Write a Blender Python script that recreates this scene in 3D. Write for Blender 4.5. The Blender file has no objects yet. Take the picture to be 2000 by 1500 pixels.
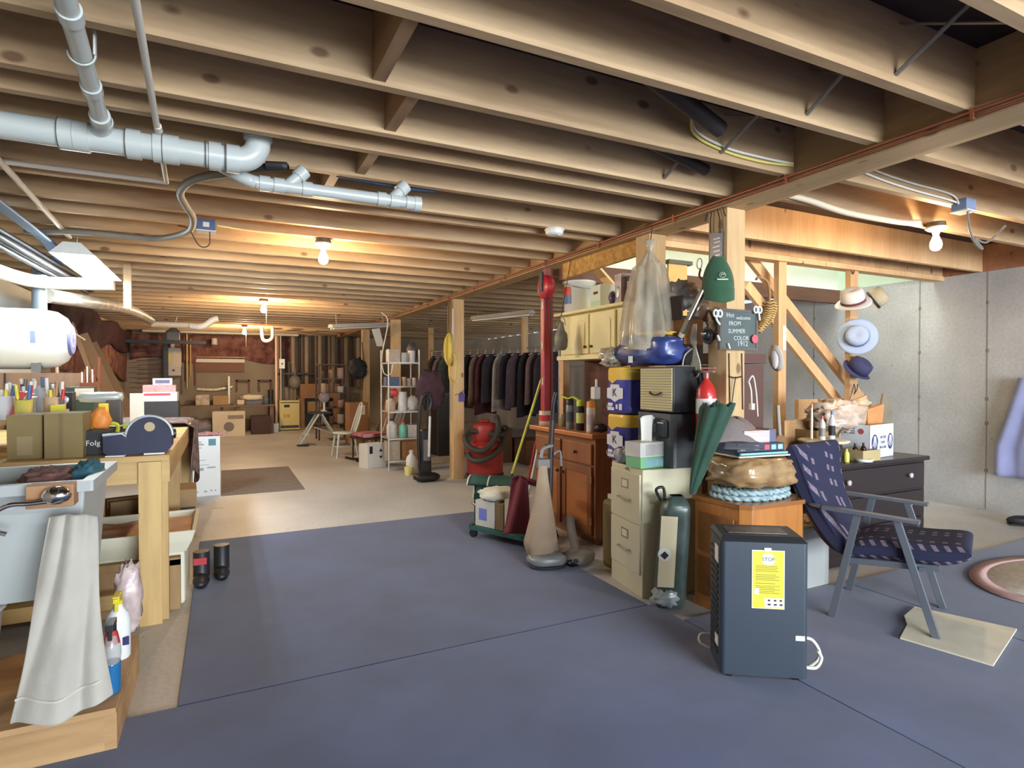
import bpy, bmesh, math, random
from mathutils import Vector, Matrix, noise as mnoise
PI = math.pi
rnd = random.Random(7)
SC = bpy.context.scene
COL = SC.collection

# ---------------------------------------------------------------- camera
FPX, CZ = 1148.0, 1.26
YAW, PITCH = math.radians(26.24), math.radians(0.75)
cam_d = bpy.data.cameras.new('camera'); cam = bpy.data.objects.new('camera', cam_d); COL.objects.link(cam)
cam_d.sensor_width = 36.0; cam_d.lens = FPX/2000*36.0; cam_d.clip_start = 0.02; cam_d.clip_end = 100
cam.location = (0, 0, CZ); cam.rotation_euler = (PI/2-PITCH, 0, -YAW)
SC.camera = cam
# ---------------------------------------------------------------- colour management
SC.view_settings.view_transform = 'Standard'; SC.view_settings.look = 'None'
SC.view_settings.gamma = 1.0; SC.view_settings.use_curve_mapping = False
SC.view_settings.exposure = 0.5
SC.cycles.use_denoising = True
SC.cycles.max_bounces = 8; SC.cycles.diffuse_bounces = 5; SC.cycles.glossy_bounces = 3
SC.cycles.transparent_max_bounces = 10; SC.cycles.transmission_bounces = 6
SC.cycles.caustics_reflective = False; SC.cycles.caustics_refractive = False
SC.cycles.sample_clamp_indirect = 6.0
# ---------------------------------------------------------------- world (assumed overcast day outside the assumed glass doors)
W = bpy.data.worlds.new('world'); SC.world = W; W.use_nodes = True
W.node_tree.nodes['Background'].inputs[0].default_value = (0.62, 0.78, 1.0, 1)
W.node_tree.nodes['Background'].inputs[1].default_value = 1.0

def area(name, loc, rot, sx, sy, power, col, spread=None):
    l = bpy.data.lights.new(name, 'AREA'); l.shape = 'RECTANGLE'; l.size = sx; l.size_y = sy
    l.energy = power; l.color = col
    if spread: l.spread = spread
    o = bpy.data.objects.new(name, l); COL.objects.link(o); o.location = loc; o.rotation_euler = rot
    return o
def point(name, loc, power, col, r=0.03):
    l = bpy.data.lights.new(name, 'POINT'); l.energy = power; l.color = col; l.shadow_soft_size = r
    o = bpy.data.objects.new(name, l); COL.objects.link(o); o.location = loc
    return o
# area lights for assumed daylight; unseen doors and window behind the viewer are assumed too
area('assumed_door_daylight', (1.9, -5.9, 1.1), (PI/2, 0, 0), 3.3, 1.9, 480, (0.86, 0.94, 1.0))
area('assumed_window_daylight', (4.9, -5.9, 1.25), (PI/2, 0, 0), 2.0, 1.5, 200, (0.86, 0.94, 1.0))
area('assumed_stairwell_daylight', (4.6, 3.95, 4.3), (0, 0, 0), 2.6, 0.8, 42, (0.93, 0.97, 1.0))  # added area light for assumed daylight from upstairs; its source is unseen
WARM = (1.0, 0.70, 0.40)
BULBS = [(0.66, 4.42, 34), (0.48, 8.15, 62), (0.39, 12.5, 78), (4.13, 2.2, 26)]

# ---------------------------------------------------------------- helpers
_R = Vector((math.cos(YAW), -math.sin(YAW), 0))
_F = Vector((math.sin(YAW)*math.cos(PITCH), math.cos(YAW)*math.cos(PITCH), -math.sin(PITCH)))
_U = _R.cross(_F); _C = Vector((0, 0, CZ))
def _ray(u, v): return _F + _R*((u-1000)/FPX) + _U*((750-v)/FPX)
def pz(u, v, z=0.0): d = _ray(u, v); return _C + d*((z-CZ)/d.z)      # measured point on a level surface
def px(u, v, x): d = _ray(u, v); return _C + d*(x/d.x)               # measured point on a plane facing across
def py(u, v, y): d = _ray(u, v); return _C + d*(y/d.y)               # measured point on a plane facing the viewer

def RZ(a): return Matrix.Rotation(a, 4, 'Z')
def RX(a): return Matrix.Rotation(a, 4, 'X')
def RY(a): return Matrix.Rotation(a, 4, 'Y')
def T(x, y, z): return Matrix.Translation((x, y, z))

class MB:
    """collects shapes for ONE mesh"""
    def __init__(s): s.v = []; s.f = []; s.m = []; s.s = []; s.cm = 0; s.sm = False; s.X = Matrix.Identity(4)
    def add(s, vs, fs, smooth=None):
        n = len(s.v)
        for p in vs: s.v.append(s.X @ Vector(p))
        for f in fs: s.f.append([i+n for i in f]); s.m.append(s.cm); s.s.append(s.sm if smooth is None else smooth)
        return s
    def box(s, x0, y0, z0, x1, y1, z1, tx=0, ty=0):
        """tx, ty pull the top in (taper)"""
        vs = [(x0,y0,z0),(x1,y0,z0),(x1,y1,z0),(x0,y1,z0),(x0+tx,y0+ty,z1),(x1-tx,y0+ty,z1),(x1-tx,y1-ty,z1),(x0+tx,y1-ty,z1)]
        return s.add(vs, [(0,3,2,1),(4,5,6,7),(0,1,5,4),(1,2,6,5),(2,3,7,6),(3,0,4,7)], False)
    def hexa(s, vs): return s.add(vs, [(0,3,2,1),(4,5,6,7),(0,1,5,4),(1,2,6,5),(2,3,7,6),(3,0,4,7)], False)
    def bar(s, a, b, w, h, up=(0,0,1)):
        """rectangular bar from a to b"""
        a = Vector(a); b = Vector(b); d = (b-a).normalized(); up = Vector(up)
        if abs(d.dot(up)) > .98: up = Vector((1,0,0))
        r = d.cross(up).normalized(); u = r.cross(d)
        vs = []
        for q in (a, b):
            for i, j in ((-1,-1),(1,-1),(1,1),(-1,1)): vs.append(q + r*(w/2*i) + u*(h/2*j))
        return s.add(vs, [(0,3,2,1),(4,5,6,7),(0,1,5,4),(1,2,6,5),(2,3,7,6),(3,0,4,7)], False)
    def cyl(s, a, b, r0, r1=None, n=16, cap=True):
        a = Vector(a); b = Vector(b); r1 = r0 if r1 is None else r1
        d = (b-a).normalized(); up = Vector((0,0,1)) if abs(d.z) < .95 else Vector((1,0,0))
        r = d.cross(up).normalized(); u = r.cross(d); vs = []
        for q, rr in ((a, r0), (b, r1)):
            for i in range(n):
                t = 2*PI*i/n; vs.append(q + r*(rr*math.cos(t)) + u*(rr*math.sin(t)))
        s.add(vs, [(i, (i+1) % n, n+(i+1) % n, n+i) for i in range(n)], True)
        if cap: s.add(vs, [tuple(range(n-1, -1, -1)), tuple(range(n, 2*n))], False)
        return s
    def tube(s, pts, r, n=10, rs=None, cap=True, closed=False, flat=1.0):
        pts = [Vector(p) for p in pts]; k = len(pts); vs = []
        t0 = (pts[1]-pts[0]).normalized(); up = Vector((0,0,1)) if abs(t0.z) < .9 else Vector((1,0,0))
        rr = t0.cross(up).normalized()
        for i, p in enumerate(pts):
            if closed: t = (pts[(i+1) % k]-pts[i-1])
            else: t = pts[min(i+1, k-1)]-pts[max(i-1, 0)]
            t.normalize(); rr = (rr - t*rr.dot(t)).normalized(); uu = t.cross(rr)
            q = rs[i] if rs else r
            for j in range(n):
                a = 2*PI*j/n; vs.append(p + rr*(q*math.cos(a)) + uu*(q*math.sin(a)*flat))
        fs = [(i*n+j, i*n+(j+1) % n, (i+1)*n+(j+1) % n, (i+1)*n+j) for i in range(k-1) for j in range(n)]
        if closed: fs += [((k-1)*n+j, (k-1)*n+(j+1) % n, (j+1) % n, j) for j in range(n)]
        s.add(vs, fs, True)
        if cap and not closed: s.add(vs, [tuple(range(n-1, -1, -1)), tuple(range((k-1)*n, k*n))], False)
        return s
    def lathe(s, prof, o=(0,0,0), n=24, sx=1, sy=1, smooth=True):
        """prof: (radius, height) list"""
        o = Vector(o); vs = []; k = len(prof)
        for r, z in prof:
            for i in range(n):
                t = 2*PI*i/n; vs.append(o + Vector((r*sx*math.cos(t), r*sy*math.sin(t), z)))
        fs = [(i*n+j, i*n+(j+1) % n, (i+1)*n+(j+1) % n, (i+1)*n+j) for i in range(k-1) for j in range(n)]
        s.add(vs, fs, smooth)
        if prof[0][0] > 1e-5: s.add(vs[:n], [tuple(range(n-1, -1, -1))], False)
        if prof[-1][0] > 1e-5: s.add(vs[-n:], [tuple(range(n))], False)
        return s
    def prism(s, pts, h, axis='z', o=(0,0,0), smooth=False):
        """2-D outline extruded by h along axis; o = start"""
        o = Vector(o); vs = []; n = len(pts)
        for k in (0, h):
            for a, b in pts:
                vs.append(o + (Vector((a, b, k)) if axis == 'z' else Vector((a, k, b)) if axis == 'y' else Vector((k, a, b))))
        s.add(vs, [(i, (i+1) % n, n+(i+1) % n, n+i) for i in range(n)], smooth)
        s.add(vs, [tuple(range(n-1, -1, -1)), tuple(range(n, 2*n))], False)
        return s
    def grid(s, fn, nu, nv, smooth=True, closed_u=False):
        vs = [fn(i/(nu if closed_u else nu-1), j/(nv-1)) for j in range(nv) for i in range(nu)]
        fs = [(j*nu+i, j*nu+(i+1) % nu, (j+1)*nu+(i+1) % nu, (j+1)*nu+i) for j in range(nv-1) for i in range(nu if closed_u else nu-1)]
        return s.add(vs, fs, smooth)
    def blob(s, c, rx, ry, rz, amp=.15, fr=3., n=20, m=12, seed=0, p=1.0, cut=None):
        """lumpy ellipsoid; p < 1 squares it off; cut = flat bottom height"""
        c = Vector(c); vs = []; q = Vector((seed*7.3, seed*3.1, seed*1.7))
        def sp(a): return math.copysign(abs(a)**p, a)
        for j in range(m+1):
            ph = -PI/2+PI*j/m
            for i in range(n):
                th = 2*PI*i/n
                d = Vector((sp(math.cos(ph))*sp(math.cos(th)), sp(math.cos(ph))*sp(math.sin(th)), sp(math.sin(ph))))
                k = 1+amp*mnoise.noise(d*fr+q)+amp*.5*mnoise.noise(d*fr*2.7+q)
                w = c+Vector((d.x*rx*k, d.y*ry*k, d.z*rz*k))
                if cut is not None and w.z < cut: w.z = cut
                vs.append(w)
        return s.add(vs, [(j*n+i, j*n+(i+1) % n, (j+1)*n+(i+1) % n, (j+1)*n+i) for j in range(m) for i in range(n)], True)
    def build(s, name, mat, parent=None, bevel=0, solid=0, sub=0, origin=None, weld=False):
        mats = mat if isinstance(mat, (list, tuple)) else [mat]
        me = bpy.data.meshes.new(name)
        off = Vector((0,0,0))
        if parent is None:
            if origin is not None: off = Vector(origin)
            elif s.v:
                xs = [p.x for p in s.v]; ys = [p.y for p in s.v]; zs = [p.z for p in s.v]
                off = Vector(((min(xs)+max(xs))/2, (min(ys)+max(ys))/2, min(zs)))
        me.from_pydata([tuple(p-off) for p in s.v], [], s.f)
        for m in mats: me.materials.append(m)
        me.polygons.foreach_set('material_index', s.m); me.polygons.foreach_set('use_smooth', s.s)
        bm = bmesh.new(); bm.from_mesh(me)
        if weld: bmesh.ops.remove_doubles(bm, verts=bm.verts, dist=1e-5)
        bmesh.ops.recalc_face_normals(bm, faces=bm.faces); bm.to_mesh(me); bm.free()
        o = bpy.data.objects.new(name, me); COL.objects.link(o); o.location = off
        if parent is not None: o.parent = parent
        if solid: md = o.modifiers.new('t', 'SOLIDIFY'); md.thickness = solid; md.offset = 0
        if sub: md = o.modifiers.new('s', 'SUBSURF'); md.levels = sub; md.render_levels = sub
        if bevel: md = o.modifiers.new('b', 'BEVEL'); md.width = bevel; md.segments = 2; md.limit_method = 'ANGLE'; md.angle_limit = .7
        return o
def tag(o, label, cat, group=None, kind=None):
    o['label'] = label; o['category'] = cat
    if group: o['group'] = group
    if kind: o['kind'] = kind
    return o
def thing(name, label, cat, loc=(0,0,0), rz=0, group=None):
    o = bpy.data.objects.new(name, None); COL.objects.link(o); o.location = loc; o.rotation_euler = (0, 0, rz)
    o.empty_display_size = .05
    return tag(o, label, cat, group)
def struct(o): o['kind'] = 'structure'; return o
def copy_tree(o, parent=None):
    c = o.copy(); COL.objects.link(c); c.parent = parent
    for ch in [x for x in bpy.data.objects if x.parent == o]: copy_tree(ch, c)
    return c
def text(name, body, size, mat, parent, loc, rot, ext=.0006, align='CENTER', label=None, sx=1.0):
    c = bpy.data.curves.new(name, 'FONT'); c.body = body; c.size = size; c.extrude = ext; c.align_x = align; c.align_y = 'CENTER'; c.resolution_u = 2
    tmp = bpy.data.objects.new(name, c); me = bpy.data.meshes.new_from_object(tmp); bpy.data.objects.remove(tmp); bpy.data.curves.remove(c)
    me.materials.clear(); me.materials.append(mat); o = bpy.data.objects.new(name, me); COL.objects.link(o); o.parent = parent
    o.location = loc; o.rotation_euler = rot; o.scale = (sx, 1, 1)
    if label: o['label'] = label
    return o
def bez(pts, n=8):
    """smooth path through pts (Catmull-Rom)"""
    P = [Vector(p) for p in pts]; out = []
    for i in range(len(P)-1):
        a = P[max(i-1, 0)]; b = P[i]; c = P[i+1]; d = P[min(i+2, len(P)-1)]
        for k in range(n):
            t = k/n; out.append(.5*((2*b)+(c-a)*t+(2*a-5*b+4*c-d)*t*t+(3*b-a-3*c+d)*t**3))
    out.append(P[-1]); return out

# ---------------------------------------------------------------- materials
_mats = {}
def srgb(r, g, b):
    f = lambda c: (c/255/12.92) if c <= 10 else ((c/255+.055)/1.055)**2.4
    return (f(r), f(g), f(b), 1)
def M(key, c, rough=.6, metal=0, var=.0, scale=8, bump=0, alpha=1, trans=0, c2=None, stretch=(1,1,1), coat=0, sheen=0, emit=0, detail=4, spec=.5):
    if key in _mats: return _mats[key]
    m = bpy.data.materials.new(key); m.use_nodes = True; nt = m.node_tree; b = nt.nodes['Principled BSDF']; _mats[key] = m
    col = srgb(*c)
    b.inputs['Base Color'].default_value = col; b.inputs['Roughness'].default_value = rough; b.inputs['Metallic'].default_value = metal
    b.inputs['Specular IOR Level'].default_value = spec
    if trans: b.inputs['Transmission Weight'].default_value = trans; b.inputs['IOR'].default_value = 1.15
    if alpha < 1: b.inputs['Alpha'].default_value = alpha
    if coat: b.inputs['Coat Weight'].default_value = coat
    if sheen: b.inputs['Sheen Weight'].default_value = sheen; b.inputs['Sheen Roughness'].default_value = .5
    if emit: b.inputs['Emission Color'].default_value = col; b.inputs['Emission Strength'].default_value = emit
    if var or bump:
        tc = nt.nodes.new('ShaderNodeTexCoord'); mp = nt.nodes.new('ShaderNodeMapping'); mp.inputs['Scale'].default_value = stretch
        nt.links.new(tc.outputs['Object'], mp.inputs[0])
        nz = nt.nodes.new('ShaderNodeTexNoise'); nz.inputs['Scale'].default_value = scale; nz.inputs['Detail'].default_value = detail
        nt.links.new(mp.outputs[0], nz.inputs['Vector'])
        if var:
            rp = nt.nodes.new('ShaderNodeValToRGB'); d = srgb(*c2) if c2 else tuple(x*(1-var) for x in col[:3])+(1,)
            up = tuple(min(1, x*(1+var*.45)) for x in col[:3])+(1,) if not c2 else col
            rp.color_ramp.elements[0].color = d; rp.color_ramp.elements[0].position = .32
            rp.color_ramp.elements[1].color = up; rp.color_ramp.elements[1].position = .68
            nt.links.new(nz.outputs[0], rp.inputs[0]); nt.links.new(rp.outputs[0], b.inputs['Base Color'])
        if bump:
            bp = nt.nodes.new('ShaderNodeBump'); bp.inputs['Strength'].default_value = bump; bp.inputs['Distance'].default_value = .01
            nt.links.new(nz.outputs[0], bp.inputs['Height']); nt.links.new(bp.outputs[0], b.inputs['Normal'])
    return m
def WOOD(key, c, dark, axis='x', rough=.65, scale=1.0, knots=True, coat=0, grain=.5):
    """sawn or finished timber: grain along axis, a few knots"""
    if key in _mats: return _mats[key]
    m = bpy.data.materials.new(key); m.use_nodes = True; nt = m.node_tree; b = nt.nodes['Principled BSDF']; _mats[key] = m
    b.inputs['Roughness'].default_value = rough; b.inputs['Coat Weight'].default_value = coat
    N = nt.nodes.new; L = nt.links.new
    tc = N('ShaderNodeTexCoord'); oi = N('ShaderNodeObjectInfo')
    ad = N('ShaderNodeVectorMath'); ad.operation = 'ADD'
    ml = N('ShaderNodeVectorMath'); ml.operation = 'SCALE'; ml.inputs[0].default_value = (9, 23, 17); L(oi.outputs['Random'], ml.inputs['Scale'])
    L(tc.outputs['Object'], ad.inputs[0]); L(ml.outputs[0], ad.inputs[1])
    mp = N('ShaderNodeMapping'); st = {'x': (.12, 1, 1), 'y': (1, .12, 1), 'z': (1, 1, .12)}[axis]
    mp.inputs['Scale'].default_value = st; L(ad.outputs[0], mp.inputs[0])
    n1 = N('ShaderNodeTexNoise'); n1.inputs['Scale'].default_value = 34*scale; n1.inputs['Detail'].default_value = 5; L(mp.outputs[0], n1.inputs['Vector'])
    n2 = N('ShaderNodeTexNoise'); n2.inputs['Scale'].default_value = 4*scale; n2.inputs['Detail'].default_value = 3; L(mp.outputs[0], n2.inputs['Vector'])
    mx = N('ShaderNodeMath'); mx.operation = 'MULTIPLY_ADD'; mx.inputs[1].default_value = grain; L(n1.outputs[0], mx.inputs[0]); L(n2.outputs[0], mx.inputs[2])
    rp = N('ShaderNodeValToRGB'); rp.color_ramp.elements[0].position = .42; rp.color_ramp.elements[1].position = .95
    rp.color_ramp.elements[0].color = srgb(*dark); rp.color_ramp.elements[1].color = srgb(*c); L(mx.outputs[0], rp.inputs[0])
    out = rp.outputs[0]
    if knots:
        m2 = N('ShaderNodeMapping'); s2 = {'x': (.55, 1, 1), 'y': (1, .55, 1), 'z': (1, 1, .55)}[axis]; m2.inputs['Scale'].default_value = s2; L(ad.outputs[0], m2.inputs[0])
        vo = N('ShaderNodeTexVoronoi'); vo.inputs['Scale'].default_value = 5.6; L(m2.outputs[0], vo.inputs['Vector'])
        r2 = N('ShaderNodeValToRGB'); r2.color_ramp.elements[0].position = .07; r2.color_ramp.elements[1].position = .12
        r2.color_ramp.elements[0].color = (.75, .75, .75, 1); r2.color_ramp.elements[1].color = (0, 0, 0, 1); L(vo.outputs['Distance'], r2.inputs[0])
        mm = N('ShaderNodeMixRGB'); mm.inputs[2].default_value = srgb(92, 56, 32); L(r2.outputs[0], mm.inputs[0]); L(out, mm.inputs[1]); out = mm.outputs[0]
    # each piece a slightly different tone
    hs = N('ShaderNodeHueSaturation'); mr = N('ShaderNodeMapRange'); mr.inputs[3].default_value = .86; mr.inputs[4].default_value = 1.1
    L(oi.outputs['Random'], mr.inputs[0]); L(mr.outputs[0], hs.inputs['Value']); L(out, hs.inputs['Color']); L(hs.outputs[0], b.inputs['Base Color'])
    bp = N('ShaderNodeBump'); bp.inputs['Strength'].default_value = .15; bp.inputs['Distance'].default_value = .004; L(n1.outputs[0], bp.inputs['Height']); L(bp.outputs[0], b.inputs['Normal'])
    return m
def EMIT(key, c, s):
    if key in _mats: return _mats[key]
    m = bpy.data.materials.new(key); m.use_nodes = True; nt = m.node_tree; nt.nodes.clear()
    e = nt.nodes.new('ShaderNodeEmission'); e.inputs[0].default_value = (*c, 1); e.inputs[1].default_value = s
    o = nt.nodes.new('ShaderNodeOutputMaterial'); nt.links.new(e.outputs[0], o.inputs[0]); _mats[key] = m; return m
def CONC(key, c, c2, c3=None, sc=1.0, rough=.85, form=False):
    """concrete: cloudy patches, fine speckle, optional form-panel seams"""
    m = bpy.data.materials.new(key); m.use_nodes = True; nt = m.node_tree; b = nt.nodes['Principled BSDF']; _mats[key] = m
    b.inputs['Roughness'].default_value = rough
    N = nt.nodes.new; L = nt.links.new; tc = N('ShaderNodeTexCoord')
    n1 = N('ShaderNodeTexNoise'); n1.inputs['Scale'].default_value = 1.1*sc; n1.inputs['Detail'].default_value = 6; L(tc.outputs['Object'], n1.inputs['Vector'])
    n2 = N('ShaderNodeTexNoise'); n2.inputs['Scale'].default_value = 40*sc; n2.inputs['Detail'].default_value = 3; L(tc.outputs['Object'], n2.inputs['Vector'])
    rp = N('ShaderNodeValToRGB'); rp.color_ramp.elements[0].position = .3; rp.color_ramp.elements[1].position = .7
    rp.color_ramp.elements[0].color = srgb(*c2); rp.color_ramp.elements[1].color = srgb(*c)
    L(n1.outputs[0], rp.inputs[0])
    mx = N('ShaderNodeMixRGB'); mx.blend_type = 'MULTIPLY'; mx.inputs[0].default_value = .35; L(rp.outputs[0], mx.inputs[1]); L(n2.outputs[0], mx.inputs[2])
    out = mx.outputs[0]
    bc = N('ShaderNodeBrightContrast'); bc.inputs[1].default_value = .02; L(out, bc.inputs[0]); out = bc.outputs[0]
    # small dark pits
    vo = N('ShaderNodeTexVoronoi'); vo.inputs['Scale'].default_value = 5.5; L(tc.outputs['Object'], vo.inputs['Vector'])
    r2 = N('ShaderNodeValToRGB'); r2.color_ramp.elements[0].position = .02; r2.color_ramp.elements[1].position = .07
    r2.color_ramp.elements[0].color = (.5, .5, .5, 1); r2.color_ramp.elements[1].color = (0, 0, 0, 1); L(vo.outputs['Distance'], r2.inputs[0])
    mm = N('ShaderNodeMixRGB'); mm.inputs[2].default_value = srgb(95, 92, 86); L(r2.outputs[0], mm.inputs[0]); L(out, mm.inputs[1]); out = mm.outputs[0]
    L(out, b.inputs['Base Color'])
    bp = N('ShaderNodeBump'); bp.inputs['Strength'].default_value = .12; bp.inputs['Distance'].default_value = .01; L(n2.outputs[0], bp.inputs['Height']); L(bp.outputs[0], b.inputs['Normal'])
    return m
# ================================================================ the room
FLOOR = CONC('floor_concrete', (222, 220, 217), (194, 191, 187), rough=.5)
WALLC = CONC('wall_concrete', (216, 218, 221), (168, 170, 173), rough=.9)
WALLT = CONC('wall_concrete_tan', (168, 152, 130), (138, 122, 102), rough=.9)
SEAM = M('form_seam', (132, 130, 125), .9)
JOIST = WOOD('joist_wood', (200, 170, 132), (150, 118, 84))
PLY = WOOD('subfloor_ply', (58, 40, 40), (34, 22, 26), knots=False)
GIRD = WOOD('girder_wood', (200, 170, 128), (158, 128, 92), axis='y')
POSTW = WOOD('post_wood', (214, 182, 134), (174, 140, 98), axis='z')
STUD = WOOD('stud_wood', (224, 184, 138), (188, 146, 104), axis='z')
OLDW = WOOD('aged_wood', (150, 104, 74), (106, 70, 52), axis='x')
X0, X1, Y0, Y1, ZC = -1.9, 6.4, -6.0, 15.2, 2.49
JB = 2.25
struct(MB().box(X0-.3, Y0-.3, -.15, X1+.3, Y1+.3, 0).build('floor', FLOOR))
struct(MB().box(X0-.3, Y0, 0, X0, Y1, ZC).build('wall_left', WALLT))
wr = struct(MB().box(X1, Y0, 0, X1+.3, Y1, ZC-.24).build('wall_right', WALLC))
struct(MB().box(X0-.3, Y1, 0, X1+.3, Y1+.3, ZC).build('wall_back', WALLT))
# vertical form seams and tie marks of the poured wall
for i, (u, v) in enumerate(((1796, 700), (1928, 700), (1590, 700))):
    yy = px(u, v, X1).y
    b = MB(); b.box(X1-.003, yy-.0035, .02, X1+.001, yy+.0035, ZC-.25)
    for z in (.38, .82, 1.05, 1.5, 1.95):
        b.blob((X1, yy, z), .003, .014, .02, .4, 3, 12, 6, i)
    o = b.build('form_seam', SEAM, wr); o.location = (-wr.location.x, -wr.location.y, -wr.location.z)
# assumed walk-out wall behind the viewer: posts, sill and header around assumed glass doors and window
b = MB()
b.box(X0-.3, Y0-.2, 0, .2, Y0, ZC); b.box(3.6, Y0-.2, 0, 3.8, Y0, ZC); b.box(5.95, Y0-.2, 0, X1+.3, Y0, ZC)
b.box(.2, Y0-.2, 2.1, 3.6, Y0, ZC); b.box(3.8, Y0-.2, 2.05, 5.95, Y0, ZC); b.box(3.8, Y0-.2, 0, 5.95, Y0, .45)
struct(b.build('wall_front', WALLC))
GL = M('assumed_window_glass', (235, 245, 245), .02, trans=1, alpha=.25)
wf = M('white_frame', (225, 226, 224), .5)
for nme, a, c, z0, z1 in (('door_assumed', .2, 3.6, 0, 2.1), ('window_assumed', 3.8, 5.95, .45, 2.05)):  # unseen, assumed openings, placed to go with the daylight area lights
    b = MB(); k = 4 if nme == 'door_assumed' else 2
    for i in range(k+1):
        xx = a+(c-a)*i/k; b.box(xx-.04, Y0-.12, z0, xx+.04, Y0-.06, z1)
    b.box(a, Y0-.12, z0, c, Y0-.06, z0+.08); b.box(a, Y0-.12, z1-.08, c, Y0-.06, z1)
    fr = struct(b.build(nme, wf)); off = fr.location
    MB().box(a-off.x, Y0-.095-off.y, z0-off.z, c-off.x, Y0-.09-off.y, z1-off.z).build('glass_pane', GL, fr)
# ceiling: dark underside of the floor above, leaving the stair opening free
SY0, SY1 = 3.42, 4.45
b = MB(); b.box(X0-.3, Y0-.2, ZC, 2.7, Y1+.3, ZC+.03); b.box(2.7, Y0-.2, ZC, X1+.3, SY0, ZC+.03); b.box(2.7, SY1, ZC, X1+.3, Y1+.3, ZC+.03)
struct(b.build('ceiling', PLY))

# ---- joists of the left bay
J1 = 'long exposed pine joist crossing the ceiling left of the girder'
ends = [px(u, 300, 2.5).y for u in (1892, 1715, 1540, 1422, 1368, 1287, 1205, 1175, 1110, 1072)]
ys = [-1.2, -.8, -.4, .0, .42, .84] + ends
y = ends[-1]
while y < 14.8: y += .405; ys.append(y)
JL = {5: 'joist crossing the very top of the picture, left of the girder', 6: 'joist whose right end meets the girder nearest the top right corner',
      7: 'joist with a splintered lower edge, second from the top right corner', 8: 'joist carrying the white and yellow cables near the girder',
      9: 'joist whose right end meets the girder just over the near post', 10: 'joist set close behind the one over the near post',
      11: 'joist running just behind the top of the thick white drain elbow', 12: 'joist just beyond the capped end of the thin white drain pipe',
      15: 'joist lit orange just before the nearest left bulb'}
for i, y in enumerate(ys):
    b = MB().box(X0, y, JB, 2.54, y+.04, ZC)
    o = b.build('ceiling_joist', JOIST); lab = J1
    lab = JL.get(i, lab); far = y > 8.2
    if far and i not in JL: lab = 'joist of the far half of the left ceiling, beyond the second bulb'
    if i < 5: lab = 'joist overhead beside the viewer on the left of the girder'
    tag(o, lab, 'joist', None if i in JL else 'near joists overhead' if i < 5 else 'joists of the far half' if far else 'joists left of the girder')
# rim boards over the left wall
tag(MB().box(X0, Y0, JB-.05, X0+.09, Y1, JB).build('sill_plate', JOIST), 'wooden sill plate on top of the left foundation wall', 'plate')
# blocking between joists (two rows)
BL = WOOD('blocking_wood', (176, 140, 104), (124, 92, 66), axis='y')
blk = [(800, ys[7], ys[8], 'nearest wooden block wedged between two joists, knotty and split'), (805, ys[8], ys[9], 'wooden block between joists behind the nearest one'),
       (728, ys[10], ys[11], 'small block between joists above the end of the white drain pipe'), (650, ys[11], ys[12], 'small block between joists over the white drain pipe branch')]
for u, ya, yb, lab in blk:
    xx = py(u, 120 if u > 790 and ya < 2 else 300, ya).x
    tag(MB().box(xx, ya+.04, JB+.012, xx+.045, yb, ZC).build('joist_blocking', BL), lab, 'blocking', 'blocks between the joists')
# steel cross bridging: pairs of thin diagonal straps
ST = M('galv_strap', (150, 142, 128), .45, .6)
for k, (i, u) in enumerate(((6, 1690), (7, 1510), (8, 1340), (9, 1230))):
    ya, yb = ys[i-1]+.04, ys[i]
    xx = px(u, 100, 1.0).x; xx = 2.05
    b = MB(); b.bar((xx, ya, ZC-.03), (xx, yb, JB+.03), .02, .004); b.bar((xx+.03, ya, JB+.03), (xx+.03, yb, ZC-.03), .02, .004)
    b.tube([(xx, ya, ZC-.03), (xx, yb, JB+.03)], .006, 6)
    tag(b.build('cross_bridging', ST), ['nearest', 'second', 'third', 'farthest'][k]+' pair of thin crossed steel braces between the joists left of the girder', 'brace', 'crossed steel braces')

# ---- girder with ledger strips
GX0, GX1, GB = 2.54, 2.66, 2.205
g = thing('girder', 'built-up timber girder running away down the middle of the basement', 'beam', (2.6, 0, GB))
MB().box(GX0-2.6, Y0, 0, GX1-2.6, Y1, ZC-GB-.003).build('beam', GIRD, g)
MB().box(GX0-.04-2.6, Y0, 0, GX0-2.6, Y1, JB-GB).build('ledger_strip', GIRD, g)
MB().box(GX1-2.6, Y0, 0, GX1+.035-2.6, SY0, JB-GB).build('ledger_strip', GIRD, g)
CU = M('copper', (150, 92, 66), .5, .6)
cp = MB(); cp.cyl((GX0-.05, Y0, GB+.032), (GX0-.05, Y1-1, GB+.032), .0085, n=8); cp.cyl((GX0-.047, Y0, GB+.012), (GX0-.047, Y1-1, GB+.012), .006, n=8)
for y in [1.2+.8*i for i in range(12)]: cp.box(GX0-.06, y, GB+.002, GX0-.038, y+.012, GB+.045)
tag(cp.build('copper_line', [CU]), 'pair of thin copper pipes clipped along the left side of the girder', 'pipe')

# ---- posts
def post(u, Y, lab, w=.14, dx=0, name='post'):
    return tag(MB().box(GX0-.01+dx, Y, 0, GX0-.01+dx+w, Y+w, GB-.001).build(name, POSTW, bevel=.003), lab, 'post')
YP1 = px(1420, 500, GX0-.01).y; YP2 = px(1268, 500, GX0-.01).y; YP3 = 6.75; YP4 = 9.6; YP5 = 11.9
post(0, YP1, 'square timber post with the green cap hung on it')
post(0, YP2, 'timber post behind the hanging clear plastic bag')
post(0, YP3, 'timber post with the coil of yellow cord, red shop vacuum at its foot')
post(0, YP4, 'timber post behind the white wire shelf of cleaning supplies')
post(0, YP5, 'farthest timber post with a brown cord looped on it')

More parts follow.
